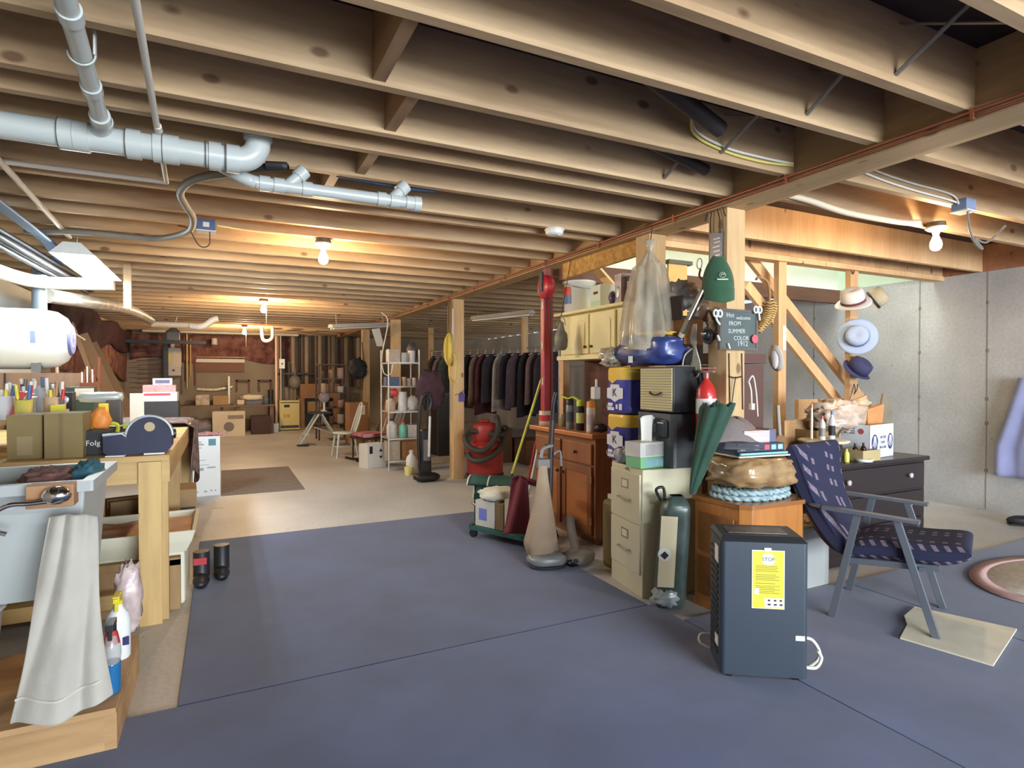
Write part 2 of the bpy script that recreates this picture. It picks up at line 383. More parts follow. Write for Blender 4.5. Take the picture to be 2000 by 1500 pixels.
# ---- right bay joists
ysr = [.35, .75, 1.15] + [px(u, 350, GX1).y for u in (1769, 1617, 1500)]
for i, y in enumerate(ysr):
    o = MB().box(GX1, y, JB-.012, X1, y+.04, ZC).build('ceiling_joist', JOIST)
    tag(o, {3: 'joist on the right side nearest the top right edge, pale front face', 4: 'joist on the right carrying the white cables to the junction box', 5: 'joist on the right with the beige conduit, behind the bulb'}.get(i, 'joist overhead right of the girder beside the viewer'), 'joist', 'joists right of the girder')
tag(MB().box(GX1, 3.0, JB-.012, X1, 3.04, ZC).build('ceiling_joist', STUD), 'pine joist close in front of the stair opening header', 'joist')
h = thing('stair_header', 'doubled timber header along the near side of the stair opening', 'beam', (4.5, 3.38, JB-.05))
MB().box(GX1-4.5, -.04, .05, X1-4.5, .04, ZC-JB+.05).build('header_board', STUD, h)
MB().box(GX1-4.5, -.05, .0, X1-4.5, .05, .045).build('plate', STUD, h)
y = SY1+.1
while y < 14.8:
    tag(MB().box(GX1, y, JB-.012, X1, y+.04, ZC).build('ceiling_joist', JOIST), 'shadowed joist over the dark clothes storage beyond the stairs', 'joist', 'joists beyond the stairs'); y += .43
# rim and sill at right wall
tag(MB().box(X1-.01, Y0, JB-.012, X1+.03, SY0, ZC).build('rim_board', OLDW), 'reddish rim board on top of the right concrete wall', 'board')
# stair well upstairs
DRY = M('drywall_white', (238, 241, 232), .8, var=.05, scale=2)
DRG = M('drywall_green', (206, 226, 208), .8, var=.05, scale=2)
DRYY = M('drywall_yellow', (222, 208, 120), .8)
b = MB(); b.box(GX1, SY1, JB, X1, SY1+.1, 4.4)
struct(b.build('wall_stair_far', [DRY]))
zy = py(1350, 487, SY1-.03).z
struct(MB().box(GX1, SY1-.012, zy, 5.2, SY1, 4.4).build('trim_1', DRYY))
struct(MB().box(X1, SY0, JB, X1+.1, SY1+.1, 4.4).build('wall_stair_right', DRG))
struct(MB().box(GX0, SY0, ZC, GX1, SY1+.1, 4.4).build('wall_stair_left', DRY))
struct(MB().box(GX0, SY0-.1, ZC+.03, X1+.1, SY0, 4.4).build('wall_stair_near', DRY))
struct(MB().box(GX0, SY0-.1, 4.4, X1+.1, SY1+.1, 4.45).build('ceiling_stair', DRY))
DKW = WOOD('dark_beam', (110, 74, 56), (70, 46, 38))
tag(MB().box(GX1, SY1-.03, JB-.15, X1-.0, SY1+.02, JB).build('stair_trimmer', DKW), 'dark brown timber along the far side of the stair opening', 'beam')

# ---- carpets
CARP = M('navy_carpet', (64, 76, 116), .95, var=.32, scale=2.2, bump=.25, sheen=.3)
CARQ = M('navy_carpet_b', (68, 81, 122), .95, var=.3, scale=1.8, bump=.25, sheen=.3)
def rug(name, x0, y0, x1, y1, z, m, lab, t=.008):
    return tag(MB().box(x0, y0, z, x1, y1, z+t).build(name, m, bevel=.003), lab, 'carpet')
rug('carpet', -.16, 2.549, 2.09, 5.03, 0, CARP, 'navy blue carpet piece reaching furthest back between sink and file cabinet')
rug('carpet', -.9, -2.4, 2.12, 2.545, 0, CARQ, 'large navy carpet piece in the foreground at the lower left')
rug('carpet', 2.124, -2.4, 3.392, 2.31, 0, CARQ, 'navy carpet piece under the black dehumidifier and the armchair')
rug('carpet', 3.396, -2.4, 6.3, 2.30, 0, CARP, 'navy carpet piece at the right edge under the oval rug')
MAT = M('grey_mat', (128, 118, 112), .95, var=.15, scale=12, bump=.2)
rug('floor_mat', -.02, 6.88, .82, 8.72, 0, MAT, 'worn grey-brown mat on the concrete beyond the navy carpet', .006)
# ================================================================ pipes, wires and fittings under the ceiling
PVC = M('white_pvc', (190, 196, 194), .32, var=.04, scale=3)
PVCD = M('pvc_seam', (88, 84, 80), .5)
def coupling(b, p, d, r, L=.05, k=1.16):
    p = Vector(p); d = Vector(d).normalized(); b.cyl(p-d*L/2, p+d*L/2, r*k, n=20)
# main drain
YD, ZD = 2.78, 2.185
t = thing('drain_pipe', 'thick white plastic drain pipe hanging under the joists, elbow turned up at its right end', 'pipe', (-.5, YD, ZD))
b = MB(); xe = .06
b.cyl((-1.0, 0, 0), (xe+.5, 0, 0), .05, n=24)
arc = [(xe+.5+.085*math.sin(a), 0, .085-.085*math.cos(a)) for a in [PI/2*i/8 for i in range(9)]] + [(xe+.585, 0, .3)]
b.tube(arc, .051, 20); b.build('pipe', PVC, t)
for u, L in ((130, .05), (160, .05), (262, .05), (325, .09), (420, .045), (455, .05)):
    
    b = MB(); coupling(b, (py(u, 280, YD).x+.5, 0, 0), (1, 0, 0), .05, L); b.build('coupling', PVC, t)
b = MB(); coupling(b, (xe+.585, 0, .12), (0, 0, 1), .05, .05); b.build('coupling', PVC, t)
for u in (116, 247, 318, 402, 440):
    x = py(u, 280, YD).x+.5; MB().cyl((x-.002, 0, 0), (x+.002, 0, 0), .0585, n=20).build('glue_ring', PVCD, t)
xs = py(205, 290, YD).x+.5
MB().tube(bez([(xs+.01, -.11, .035), (xs, -.06, .03), (xs-.03, -.01, .01), (xs-.1, 0, 0)]), .034, 14).build('wye_branch', PVC, t)
# branch running from near the viewer
t = thing('drain_pipe', 'slimmer white plastic pipe running overhead at the top left, held by a strap hanger', 'pipe', (-.36, 2.2, 2.2))
a0, a1 = Vector((.06, -1.2, .02)), Vector((-.035, .44, .0))
b = MB(); b.cyl(a0, a1, .026, n=18); d = a1-a0
coupling(b, a0+d*.55, d, .026, .05, 1.2); coupling(b, a0+d*.82, d, .026, .05, 1.2); coupling(b, a0+d*.97, d, .026, .05, 1.3); b.build('pipe', PVC, t)
q = a0+d*.68; b = MB(); b.tube([q+Vector((.034*math.cos(a), 0, .034*math.sin(a))) for a in [PI+PI*i/10 for i in range(11)]], .007, 6, flat=.4)
b.box(q.x+.03, q.y-.012, q.z, q.x+.036, q.y+.012, q.z+.07); b.build('pipe_hanger', PVC, t)
# two-inch line with two wyes and a cap
YS, ZS = 2.95, 2.15
t = thing('drain_pipe', 'thin white plastic pipe with two short wye branches and a capped right end', 'pipe', (.5, YS, ZS))
b = MB(); xa, xb = py(500, 358, YS).x-.5, py(815, 398, YS).x-.5
b.cyl((xa, 0, 0), (xb, 0, 0), .029, n=18); b.tube(bez([(xa, 0, 0), (xa-.05, -.01, .01), (xa-.16, -.1, .03), (xa-.25, -.17, .035)]), .029, 16); b.build('pipe', PVC, t)
for u in (517, 545, 600, 745, 770, 800):
    b = MB(); coupling(b, (py(u, 370, YS).x-.5, 0, 0), (1, 0, 0), .029, .045, 1.2); b.build('coupling', PVC, t)
MB().cyl((xb-.02, 0, 0), (xb+.015, 0, 0), .038, n=18).build('end_cap', PVC, t)
for u in (560, 762):
    x = py(u, 380, YS).x-.5; c = MB(); c.cyl((x, 0, 0), (x+.07, 0, .07), .027, n=16); c.cyl((x+.05, 0, .05), (x+.08, 0, .085), .034, n=16); c.build('wye_branch', PVC, t)
# thin conduits
CON = M('white_conduit', (214, 208, 198), .5)
c = MB(); c.cyl((-.16, .6, 2.235), (-.246, 3.43, 2.235), .0115, n=10); c.cyl((-.246, 3.43, 2.235), (-1.75, 3.43, 2.235), .0115, n=10)
coupling(c, (-.22, 2.7, 2.235), (0, 1, 0), .011, .05, 1.25)
tag(c.build('conduit', CON), 'thin white conduit running along the joists then turning left at a right angle', 'conduit')
c = MB(); c.cyl((-.86, 2.3, 2.235), (-.94, 5.0, 2.22), .015, n=10); coupling(c, (-.92, 4.2, 2.225), (0, 1, 0), .014, .05, 1.25)
tag(c.build('conduit', CON), 'white conduit slanting down to the glowing shop light at the left', 'conduit')
# grey flexible cable
GC = M('grey_cable', (122, 118, 112), .6)
path = bez([pz(u, v, 2.2) for u, v in ((445, 338), (400, 345), (365, 358), (352, 378), (362, 400), (377, 425), (372, 448), (345, 460), (300, 466), (240, 461), (150, 453), (50, 452))], 6)
tag(MB().tube(path, .019, 10).build('flexible_conduit', GC), 'thick grey flexible conduit snaking in an S below the joists', 'conduit')
BK = M('black_plastic', (32, 32, 36), .45); BC = M('black_cable', (40, 36, 36), .6)
path = bez([pz(u, v, 2.21) for u, v in ((520, 322), (560, 325), (470, 330), (430, 341))], 5)
tag(MB().tube(path, .018, 8).build('black_hose', BC), 'short black hose looping out from behind the pipe elbow', 'hose')
path = bez([pz(u, v, 2.262) for u, v in ((660, 340), (720, 352), (790, 366), (850, 372))], 5)
tag(MB().tube(path, .014, 8).tube([p+Vector((0, .03, .005)) for p in path], .012, 8).build('cable_bundle', M('blue_cable_dark', (52, 74, 104), .5)), 'dark blue cables drooping between joists above the capped white pipe', 'cable')
# blue outlet box and cords
BL1 = M('box_blue', (72, 96, 142), .45); WH = M('white_plastic', (226, 226, 222), .4)
def outlet(u, v, z, lab, s=.055, cmat=BL1):
    p = pz(u, v, z); t = thing('outlet_box', lab, 'electrical box', (p.x, p.y, p.z))
    MB().box(-s, -s*.8, 0, s, s*.8, s*1.3).build('box', cmat, t, bevel=.004)
    MB().box(-s*1.05, -s*.9, -.006, s*1.05, s*.9, 0).build('cover', WH, t)
    return p, t
p, t = outlet(403, 452, 2.2, 'small blue electrical box with a white cover plate under the joists at left')
MB().box(-.018, -.0465, .02, .018, -.044, .05).build('socket', WH, t)
tag(MB().tube(bez([p+Vector((.02, -.02, -.005)), p+Vector((.015, -.02, -.09)), p+Vector((-.04, -.02, -.1)), p+Vector((-.1, -.02, .0)), p+Vector((-.16, 0, .02))]), .004, 6).build('power_cord', BC), 'black cord hanging in a loop from the blue electrical box', 'cord')
w = MB().tube(bez([p+Vector((.06, .0, .045)), p+Vector((.3, .08, .05)), Vector((.56, 4.38, 2.246))]), .005, 6)
tag(w.build('wire', M('yellow_wire', (206, 196, 140), .5)), 'pale wire stapled between the blue box and the nearest left bulb', 'wire')
# blue and black cable bundles over the left wall
BCB = M('blue_cable', (84, 116, 164), .5)
b = MB()
for k in range(6):
    b.tube(bez([Vector((-1.14+.022*k, 1.6, 2.225-.01*k)), Vector((-1.13+.022*k, 3.6, 2.2-.008*k)), Vector((-1.12+.018*k, 5.0, 2.2-.006*k)), Vector((-1.2+.02*k, 6.0, 2.19))]), .010, 8)
tag(b.build('cable_bundle', BCB), 'bundle of blue cables running back along the upper left', 'cable')
b = MB()
for k in range(10):
    z = 2.17-.02*(k % 4)-.006*k
    b.tube(bez([Vector((-1.36+.03*(k % 5), 1.6, z)), Vector((-1.33+.028*(k % 5), 3.6, z+.02*math.sin(k))), Vector((-1.3+.026*(k % 5), 5.2, z+.01)), Vector((-1.25+.02*(k % 5), 7.2, z+.03))]), .017, 8)
tag(b.build('cable_bundle', BC), 'dark tangle of cables and hoses beside the blue bundle at the upper left', 'cable')
OW = M('old_white_pipe', (200, 192, 176), .5, var=.12, scale=5)
tag(MB().tube(bez([Vector((-1.42, 1.6, 2.0)), Vector((-1.42, 4.6, 2.0)), Vector((-1.4, 5.4, 2.0)), Vector((-1.28, 5.78, 2.0)), Vector((-1.05, 5.84, 2.01)), Vector((-.8, 5.84, 2.02))], 8), .05, 14).build('wall_pipe', OW), 'off-white pipe along the upper left that bends toward the shop light', 'pipe')
tag(MB().tube(bez([Vector((-1.3, 6.1, 1.93)), Vector((-1.1, 6.9, 1.97)), Vector((-.98, 7.9, 2.03)), Vector((-.95, 9.2, 2.07)), Vector((-.93, 10.0, 2.07))], 8), .06, 14, rs=None).build('wall_pipe', M('foil_wrap', (196, 190, 180), .35, .2, var=.4, scale=14, bump=.5)), 'foil wrapped pipe running back below the joists from the shop light', 'pipe')
tag(MB().tube(bez([Vector((-.93, 10.12, 2.03)), Vector((-.6, 10.12, 2.03)), Vector((-.42, 10.12, 2.03))], 4), .045, 14).build('wall_pipe', OW), 'white pipe crossing to the right at the back left, ends in elbows', 'pipe')
b = MB(); b.tube(bez([Vector((-.42, 10.1, 2.02)), Vector((-.3, 10.05, 2.01)), Vector((-.22, 10.05, 2.04)), Vector((-.12, 10.05, 2.12)), Vector((-.05, 10.05, 2.14))], 5), .05, 12)
tag(b.build('elbow_pipe', WH), 'bright white plastic elbow fitting at the end of the back left pipe', 'pipe')
tag(MB().cyl((-1.3, 5.86, 2.24), (-1.3, 5.86, 1.73), .05, n=14).build('vent_pipe', M('grey_pipe', (82, 86, 92), .5)), 'short dark grey vertical pipe dropping to the tank at far left', 'pipe')
# shop light
t = thing('shop_light', 'glowing white fluorescent shop light hanging over the left workbench', 'lamp', (-.92, 5.58, 2.1))
HS = M('light_housing', (196, 204, 206), .4)
b = MB(); b.hexa([(-.13,-.62,0),(.13,-.62,0),(.13,.62,0),(-.13,.62,0),(-.05,-.62,.08),(.05,-.62,.08),(.05,.62,.08),(-.05,.62,.08)]); b.build('housing', HS, t)
for x in (-.06, .06): MB().cyl((x, -.6, -.016), (x, .6, -.016), .016, n=12).build('tube', EMIT('tube_glow', (.84, .95, 1), 150), t)
for y in (-.45, .45): MB().cyl((0, y, .08), (0, y, .15), .004, n=6).build('hanger_wire', HS, t)
# shop light added unseen behind the viewer, to light the floor from above
t = thing('shop_light', 'added fluorescent shop light, unseen behind the viewer, lighting the floor from above', 'lamp', (1.5, -1.1, 2.13), PI/2)
b = MB(); b.hexa([(-.13,-.62,0),(.13,-.62,0),(.13,.62,0),(-.13,.62,0),(-.05,-.62,.08),(.05,-.62,.08),(.05,.62,.08),(-.05,.62,.08)]); b.build('housing', HS, t)
for x in (-.06, .06): MB().cyl((x, -.6, -.016), (x, .6, -.016), .016, n=12).build('tube', EMIT('added_tube_glow', (.86, .95, 1), 150), t)
for y in (-.45, .45): MB().cyl((0, y, .08), (0, y, .15), .004, n=6).build('hanger_wire', HS, t)
# smoke detector
p = pz(1083, 447, JB)
t = thing('smoke_detector', 'round white smoke detector screwed under the joists near the girder', 'smoke detector', p)
MB().lathe([(.062, 0), (.068, -.008), (.066, -.014)], n=28).build('mounting_plate', WH, t)
MB().lathe([(.058, -.014), (.06, -.03), (.05, -.042), (.02, -.046), (0, -.046)], n=28).build('body', WH, t)
MB().cyl((.02, -.03, -.044), (.02, -.03, -.049), .008, n=10).build('test_button', WH, t)
# right bay: junction box, cords, conduit
p, t = outlet(1882, 413, 2.2, 'grey-blue junction box under the right joists beside the bulb', .05, M('box_grey_blue', (120, 136, 168), .45))
q = p
tag(MB().tube(bez([q+Vector((0, -.02, 0)), q+Vector((.01, -.03, -.12)), q+Vector((.08, -.03, -.19)), q+Vector((.16, -.02, -.2)), q+Vector((.12, .0, -.14)), q+Vector((.25, .0, -.15)), q+Vector((.5, .02, -.02))]), .006, 7).build('power_cord', GC), 'grey cord knotted below the junction box by the right-hand bulb', 'cord')
WCAB = M('white_cable', (222, 218, 208), .5); YCAB = M('yellow_cable', (214, 200, 110), .5)
for k, (m, lab) in enumerate(((WCAB, 'white cable stapled along a right joist toward the junction box, upper one'), (WCAB, 'white cable on the right joist, lower one, reaching the junction box'))):
    zz = JB+.05-.035*k; yj = ysr[4]
    tag(MB().tube(bez([Vector((2.7, yj-.007, zz+.06)), Vector((3.0, yj-.008, zz+.02)), Vector((3.3, yj-.008, zz)), Vector((3.7, yj-.008, zz-.01)), Vector((p.x-.05, p.y, 2.235))], 6), .006, 6).build('cable', m), lab, 'cable')
yj = ysr[5]
tag(MB().tube(bez([Vector((2.68, yj-.02, 2.26)), Vector((2.95, yj-.02, 2.25)), Vector((3.3, yj-.02, 2.22)), Vector((3.8, yj-.02, 2.225)), Vector((4.0, yj-.02, 2.245))], 6), .018, 10).build('conduit', M('beige_conduit', (214, 200, 176), .5)), 'beige conduit sagging from the girder toward the right-hand bulb', 'conduit')
yj = ys[8]
for k, (m, lab) in enumerate(((WCAB, 'white cable stapled on a joist just left of the girder, upper one'), (YCAB, 'yellow cable stapled on a joist just left of the girder, lower one'))):
    a = px(1345, 240+10*k, 1.8)
    tag(MB().tube(bez([Vector((1.75, yj-.2, ZC-.05)), Vector((1.85, yj-.03, 2.36-.02*k)), Vector((2.05, yj-.008, 2.31-.018*k)), Vector((2.3, yj-.008, 2.30-.02*k)), Vector((2.52, yj-.008, 2.305-.01*k))], 6), .007, 6).build('cable', m), lab, 'cable')
# dark duct between near joists
DUCT = M('dark_duct', (46, 38, 38), .6)
tag(MB().cyl((1.05, ys[7]+.06, 2.40), (1.9, ys[7]+.3, 2.31), .035, n=10).build('dark_pipe', DUCT), 'dark iron pipe slanting between the near joists', 'pipe')
t = thing('old_pipe', 'old black pipe fitted through the joists left of the girder', 'pipe', (1.5, ys[8], 2.33))
MB().cyl((-.3, .05, .06), (.75, .3, .0), .03, n=10).build('pipe', DUCT, t)
# tube lights at the back
def tube_light(lab, c, rz, L=1.2, rx=0):
    t = thing('shop_light', lab, 'lamp', c, rz); hs = M('dusty_housing', (186, 182, 172), .45)
    b = MB(); b.hexa([(-L/2,-.06,0),(L/2,-.06,0),(L/2,.06,0),(-L/2,.06,0),(-L/2,-.035,.05),(L/2,-.035,.05),(L/2,.035,.05),(-L/2,.035,.05)]); b.build('housing', hs, t)
    for y in (-.03, .03): MB().cyl((-L/2+.03, y, -.015), (L/2-.03, y, -.015), .013, n=10).build('tube', M('unlit_tube', (224, 222, 214), .3), t)
    for x in (-L*.4, L*.4): MB().cyl((x, 0, .05), (x, 0, .2), .003, n=6).build('hanger_wire', hs, t)
    t.rotation_euler = (0, rx, rz); return t
# ================================================================ common small things
CARD = M('cardboard', (158, 130, 92), .85, var=.1, scale=6); CARDD = M('cardboard_dark', (126, 104, 70), .85, var=.12, scale=6)
TAPE = M('packing_tape', (196, 176, 132), .3); PAPER = M('paper_white', (234, 232, 226), .7); INK = M('ink_black', (34, 32, 34), .6)
CHROME = M('chrome', (214, 214, 216), .12, 1); STEEL = M('steel', (150, 152, 154), .3, .9)
def carton(name, lab, loc, sx, sy, sz, rz=0, m=CARD, group=None, cat='box', open_top=False, seam=True):
    """cardboard box standing at loc (centre of base); parts: body, tape or flaps"""
    t = thing(name, lab, cat, loc, rz, group)
    b = MB()
    if open_top:
        w = .004
        b.box(-sx/2, -sy/2, 0, sx/2, sy/2, .004); b.box(-sx/2, -sy/2, 0, sx/2, -sy/2+w, sz); b.box(-sx/2, sy/2-w, 0, sx/2, sy/2, sz)
        b.box(-sx/2, -sy/2, 0, -sx/2+w, sy/2, sz); b.box(sx/2-w, -sy/2, 0, sx/2, sy/2, sz)
    else: b.box(-sx/2, -sy/2, 0, sx/2, sy/2, sz)
    b.build('body', m, t, bevel=.002)
    if seam and not open_top:
        MB().box(-sx/2-.0008, -.02, sz*.8, sx/2+.0008, .02, sz+.0008).build('tape', TAPE, t)
    return t
def bottle(name, lab, loc, r, h, m, cap=None, cat='bottle', neck=.35, group=None, n=18, band=None, trigger=None):
    t = thing(name, lab, cat, loc, 0, group)
    b = MB().lathe([(r*.9, 0), (r, h*.03), (r, h*.6), (r*.85, h*.72), (r*neck, h*.84), (r*neck, h*.9)], n=n); b.build('body', m, t)
    if band: MB().lathe([(r*1.012, h*.15), (r*1.012, h*.5)], n=n).build('label', band, t)
    if trigger:
        q = MB(); q.cyl((0, 0, h*.88), (0, 0, h*.95), r*.42, n=12); q.box(-r*.28, -r*1.2, h*.95, r*.28, r*.7, h*1.06); q.box(-r*.15, -r*.95, h*.8, r*.15, -r*.7, h*.96); q.box(-r*.2, -r*1.45, h*.97, r*.2, -r*1.2, h*1.04)
        q.build('trigger', trigger, t, bevel=.002)
    elif cap: MB().cyl((0, 0, h*.88), (0, 0, h), r*(neck+.06), n=14).build('cap', cap, t)
    return t
def can(name, lab, loc, r, h, m, top=STEEL, cat='can', group=None, capm=None, band=None):
    t = thing(name, lab, cat, loc, 0, group)
    MB().lathe([(r*.96, 0), (r, h*.02), (r, h*.97), (r*.96, h)], n=20).build('body', m, t)
    if band: MB().lathe([(r*1.01, h*.3), (r*1.01, h*.72)], n=20).build('label', band, t)
    if capm: MB().lathe([(r*.95, h), (r*.95, h*1.2), (r*.8, h*1.26), (0, h*1.26)], n=18).build('cap', capm, t)
    return t
def cloth(name, mat, parent, fn, nu=24, nv=24, th=.006, label=None):
    o = MB().grid(fn, nu, nv).build(name, mat, parent, solid=th, sub=0)
    if label: o['label'] = label
    return o

# ================================================================ utility sink on its timber platform (left foreground)
SINK = M('sink_plastic', (166, 171, 171), .45, var=.08, scale=3, bump=.08)
SX0, SX1, SF, SB, SZ = -1.05, -.385, 2.36, 2.86, .915
PW = WOOD('platform_wood', (196, 158, 112), (150, 112, 72), axis='x')
t = thing('sink_platform', 'low knotty pine platform carrying the white laundry sink', 'platform', (-.8, 2.62, 0))
MB().box(-.75, -.27, 0, .44, -.23, .135).build('front_board', PW, t)
MB().box(.44, -.27, 0, .475, .33, .13).build('side_board', PW, t)
MB().box(-.75, -.29, .135, .475, .33, .155).build('top_board', PW, t)
MB().box(.33, -.23, 0, .44, -.19, .135).build('corner_block', PW, t)
t = thing('laundry_sink', 'large white plastic laundry sink at the left edge, towel hanging in front', 'sink', ((SX0+SX1)/2, (SF+SB)/2, .155))
cx, cy = (SX0+SX1)/2, (SF+SB)/2; hx, hy = (SX1-SX0)/2, (SB-SF)/2; Zr = SZ-.155
b = MB()
def ring(w, z): return [(-hx+w, -hy+w, z), (hx-w, -hy+w, z), (hx-w, hy-w, z), (-hx+w, hy-w, z)]
rings = [ring(.0, Zr-.035), ring(0, Zr), ring(.035, Zr), ring(.05, Zr-.05), ring(.07, Zr-.36)]
outer = [ring(.0, Zr-.035), ring(.03, Zr-.04), ring(.055, Zr-.39)]
for seq in (rings, outer):
    for a, c in zip(seq, seq[1:]):
        b.add(a+c, [(i, (i+1) % 4, 4+(i+1) % 4, 4+i) for i in range(4)])
b.add(rings[-1], [(0, 1, 2, 3)]); b.add(outer[-1], [(0, 1, 2, 3)])
b.build('basin', SINK, t, bevel=.008)
for i, (x, y) in enumerate(((hx-.1, -hy+.1), (-hx+.1, -hy+.1), (hx-.1, hy-.1), (-hx+.1, hy-.1))):
    MB().box(x-.03, y-.03, 0, x+.03, y+.03, Zr-.38, .004, .004).build('leg', SINK, t, bevel=.006)
# wooden block and chrome ring on the sink front
fy = SF-.03+.0
t = thing('towel_ring', 'chrome hook ring mounted on a small wooden block on the sink front', 'towel ring', (py(100, 968, fy).x, fy, py(100, 968, fy).z))
MB().box(-.062, -.016, -.036, .062, .055, .036).build('mounting_block', WOOD('block_wood', (170, 128, 88), (128, 88, 56), axis='x', knots=False), t, bevel=.003)
MB().blob((.022, -.04, .006), .04, .028, .028, .05, 2, 18, 10).build('chrome_boss', CHROME, t)
MB().tube(bez([(.02, -.045, -.008), (-.04, -.05, -.012), (-.09, -.05, -.012), (-.125, -.05, -.03), (-.14, -.05, -.06), (-.13, -.05, -.085), (-.1, -.05, -.1)]), .0075, 10).build('ring_arm', CHROME, t)
# towel
TOWEL = M('towel_cream', (176, 171, 162), .98, var=.12, scale=7, bump=1.0, sheen=.4, detail=12)
tl, tr, bl, br = py(92, 1012, 2.28), py(188, 1008, 2.28), py(22, 1428, 2.17), py(212, 1372, 2.17)
def tw(u, v):
    a = tl.lerp(tr, u); c = bl.lerp(br, u); p = a.lerp(c, v)
    p.y += .013*math.sin(u*u*11+v*2.6)*(.4+v*.6) + .006*math.sin(u*19+v*7)*(1-v*.5) + .014*math.sin(u*5+2) - .02*math.sin(v*PI)*.6
    p.z += .012*math.sin(u*7+1)*v + (.012*math.sin(u*PI) if v < .1 else 0)
    p.x += .012*math.sin(v*4+u*3)*v
    return p
o = MB().grid(tw, 40, 46).build('towel', TOWEL, solid=.016, sub=1); tag(o, 'cream bath towel hanging over the front of the laundry sink', 'towel')
def hem(u, v):
    p = tw(u, .875+.012*v); return Vector((p.x, p.y-.0115, p.z))
MB().grid(lambda u, v: hem(u, v)-o.location, 40, 3).build('hem_band', M('towel_hem', (188, 182, 172), .98), o)
# crumpled rags over the sink rim
RAG = M('rag_maroon', (118, 84, 78), .95, var=.2, scale=14, bump=.5); RAG2 = M('rag_teal', (52, 98, 112), .95, var=.2, scale=14, bump=.5)
p0, p1 = py(96, 905, 2.62), py(163, 893, 2.62)
b = MB().blob((-.555, 2.62, .885), .075, .12, .045, .3, 4, 32, 18, 3, .7)
tag(b.build('rag', RAG), 'crumpled maroon rag over the inside of the laundry sink rim', 'rag')
tag(MB().blob((-.445, 2.64, .905), .042, .1, .045, .35, 4, 28, 16, 5, .8).build('rag', RAG2), 'bunched teal rag at the right corner of the laundry sink', 'rag')
tag(MB().box(-1.0, 2.47, .84, -.56, 2.6, .86).build('sponge_board', M('yellow_board', (196, 176, 62), .6), bevel=.004), 'yellow board lying inside the laundry sink', 'board')
# things standing on the platform
q = pz(219, 1350, .156)
t = thing('spray_bottle', 'clear spray bottle with blue liquid and a red collar beside the towel', 'bottle', (q.x-.0, q.y, .156))
MB().lathe([(.03, 0), (.034, .01), (.034, .1), (.033, .104)], n=22, sx=.8).build('liquid', M('blue_liquid', (38, 104, 158), .15), t)
MB().lathe([(.032, .104), (.036, .13), (.034, .16), (.024, .2), (.014, .215), (.014, .225)], n=22, sx=.8).build('body', M('clear_plastic', (196, 198, 196), .1, alpha=.5), t)
MB().lathe([(.03, .17), (.022, .205), (.016, .215)], n=22, sx=.85).build('collar', M('red_plastic', (188, 52, 52), .4), t)
MB().box(-.012, -.05, .228, .012, .03, .25).box(-.006, -.035, .19, .006, -.025, .23).cyl((0, 0, .21), (0, 0, .235), .015).build('trigger', BK, t, bevel=.002)
q = pz(243, 1282, .156)
WP = M('white_bottle', (232, 234, 234), .4)
t = bottle('spray_bottle', 'white spray bottle with a yellow trigger behind the blue one', (q.x-.02, q.y, .156), .042, .24, WP, trigger=M('yellow_plastic', (222, 204, 52), .4), neck=.4)
MB().box(.02, -.041, .06, .04, -.03, .09).build('label', M('navy_print', (40, 44, 96), .5), t)
q = pz(262, 1245, .156)
BAGC = M('clear_bag', (222, 214, 210), .15, alpha=.6, bump=.4, scale=20)
tag(MB().blob((q.x-.03, q.y+.09, .3), .05, .05, .15, .25, 4, 24, 18, 9, .8, .157).build('plastic_bag', M('pink_bag', (208, 186, 184), .3, var=.3, scale=18, bump=.5)), 'crumpled pinkish plastic bag behind the white spray bottle', 'bag')
q = pz(10, 1330, .156)
t = thing('bucket', 'white plastic tub under the sink behind the towel', 'bucket', (-.84, 2.6, .156))
MB().lathe([(.12, 0), (.15, .3), (.16, .3), (.16, .312), (.145, .312)], n=28).build('body', WP, t)
t = thing('cleaning_bottle', 'purple cleaning bottle at the bottom left behind the towel', 'bottle', (-.73, 2.37, .156)); MB().lathe([(.04, 0), (.042, .1), (.03, .15), (.012, .17), (.012, .19)], n=16).build('body', M('purple_plastic', (112, 44, 92), .4), t)
MB().cyl((0, 0, .19), (0, 0, .21), .015).build('cap', WP, t)

# ================================================================ workbench
BW = WOOD('bench_wood', (206, 174, 116), (166, 130, 80), axis='z', rough=.6); BWX = WOOD('bench_wood_x', (206, 174, 116), (166, 130, 80), axis='x', rough=.6)
BX0, BX1, BY0, BY1, BZ = -1.86, -.245, 3.46, 6.4, .86
t = thing('workbench', 'long pale timber workbench along the left wall loaded with tools', 'workbench', ((BX0+BX1)/2, (BY0+BY1)/2, 0))
ox, oy = (BX0+BX1)/2, (BY0+BY1)/2
MB().box(BX0-ox, BY0-oy, BZ-.03, BX1-ox, BY1-oy, BZ).build('tabletop', BWX, t, bevel=.002)
MB().box(BX0-ox, BY0-oy+.02, BZ-.14, BX1-ox-.0, BY0-oy+.055, BZ-.03).build('front_apron', BWX, t)
MB().box(BX1-ox-.04, BY0-oy+.055, BZ-.13, BX1-ox, BY1-oy, BZ-.03).build('side_apron', WOOD('bench_wood_y', (206, 174, 116), (166, 130, 80), axis='y'), t)
for x, y in ((BX1-.1, BY0+.02), (BX1-.1, BY0+.95), (BX1-.1, BY1-.2), (BX0+.1, BY0+.05)):
    MB().box(x-ox, y-oy+.037, 0, x-ox+.09, y-oy+.075, BZ-.031).build('leg', BW, t)
MB().box(BX1-ox-.135, BY0-oy+.001, 0, BX1-ox-.035, BY0-oy+.018, BZ-.032).build('leg', BW, t)
MB().box(BX0-ox+.4, BY0-oy+.06, .09, BX1-ox-.02, BY0-oy+.095, .16).build('stretcher', BWX, t)
MB().box(BX0-ox+.02, BY0-oy+.2, .12, BX1-ox-.1, BY1-oy-.1, .14).build('lower_shelf', BWX, t)
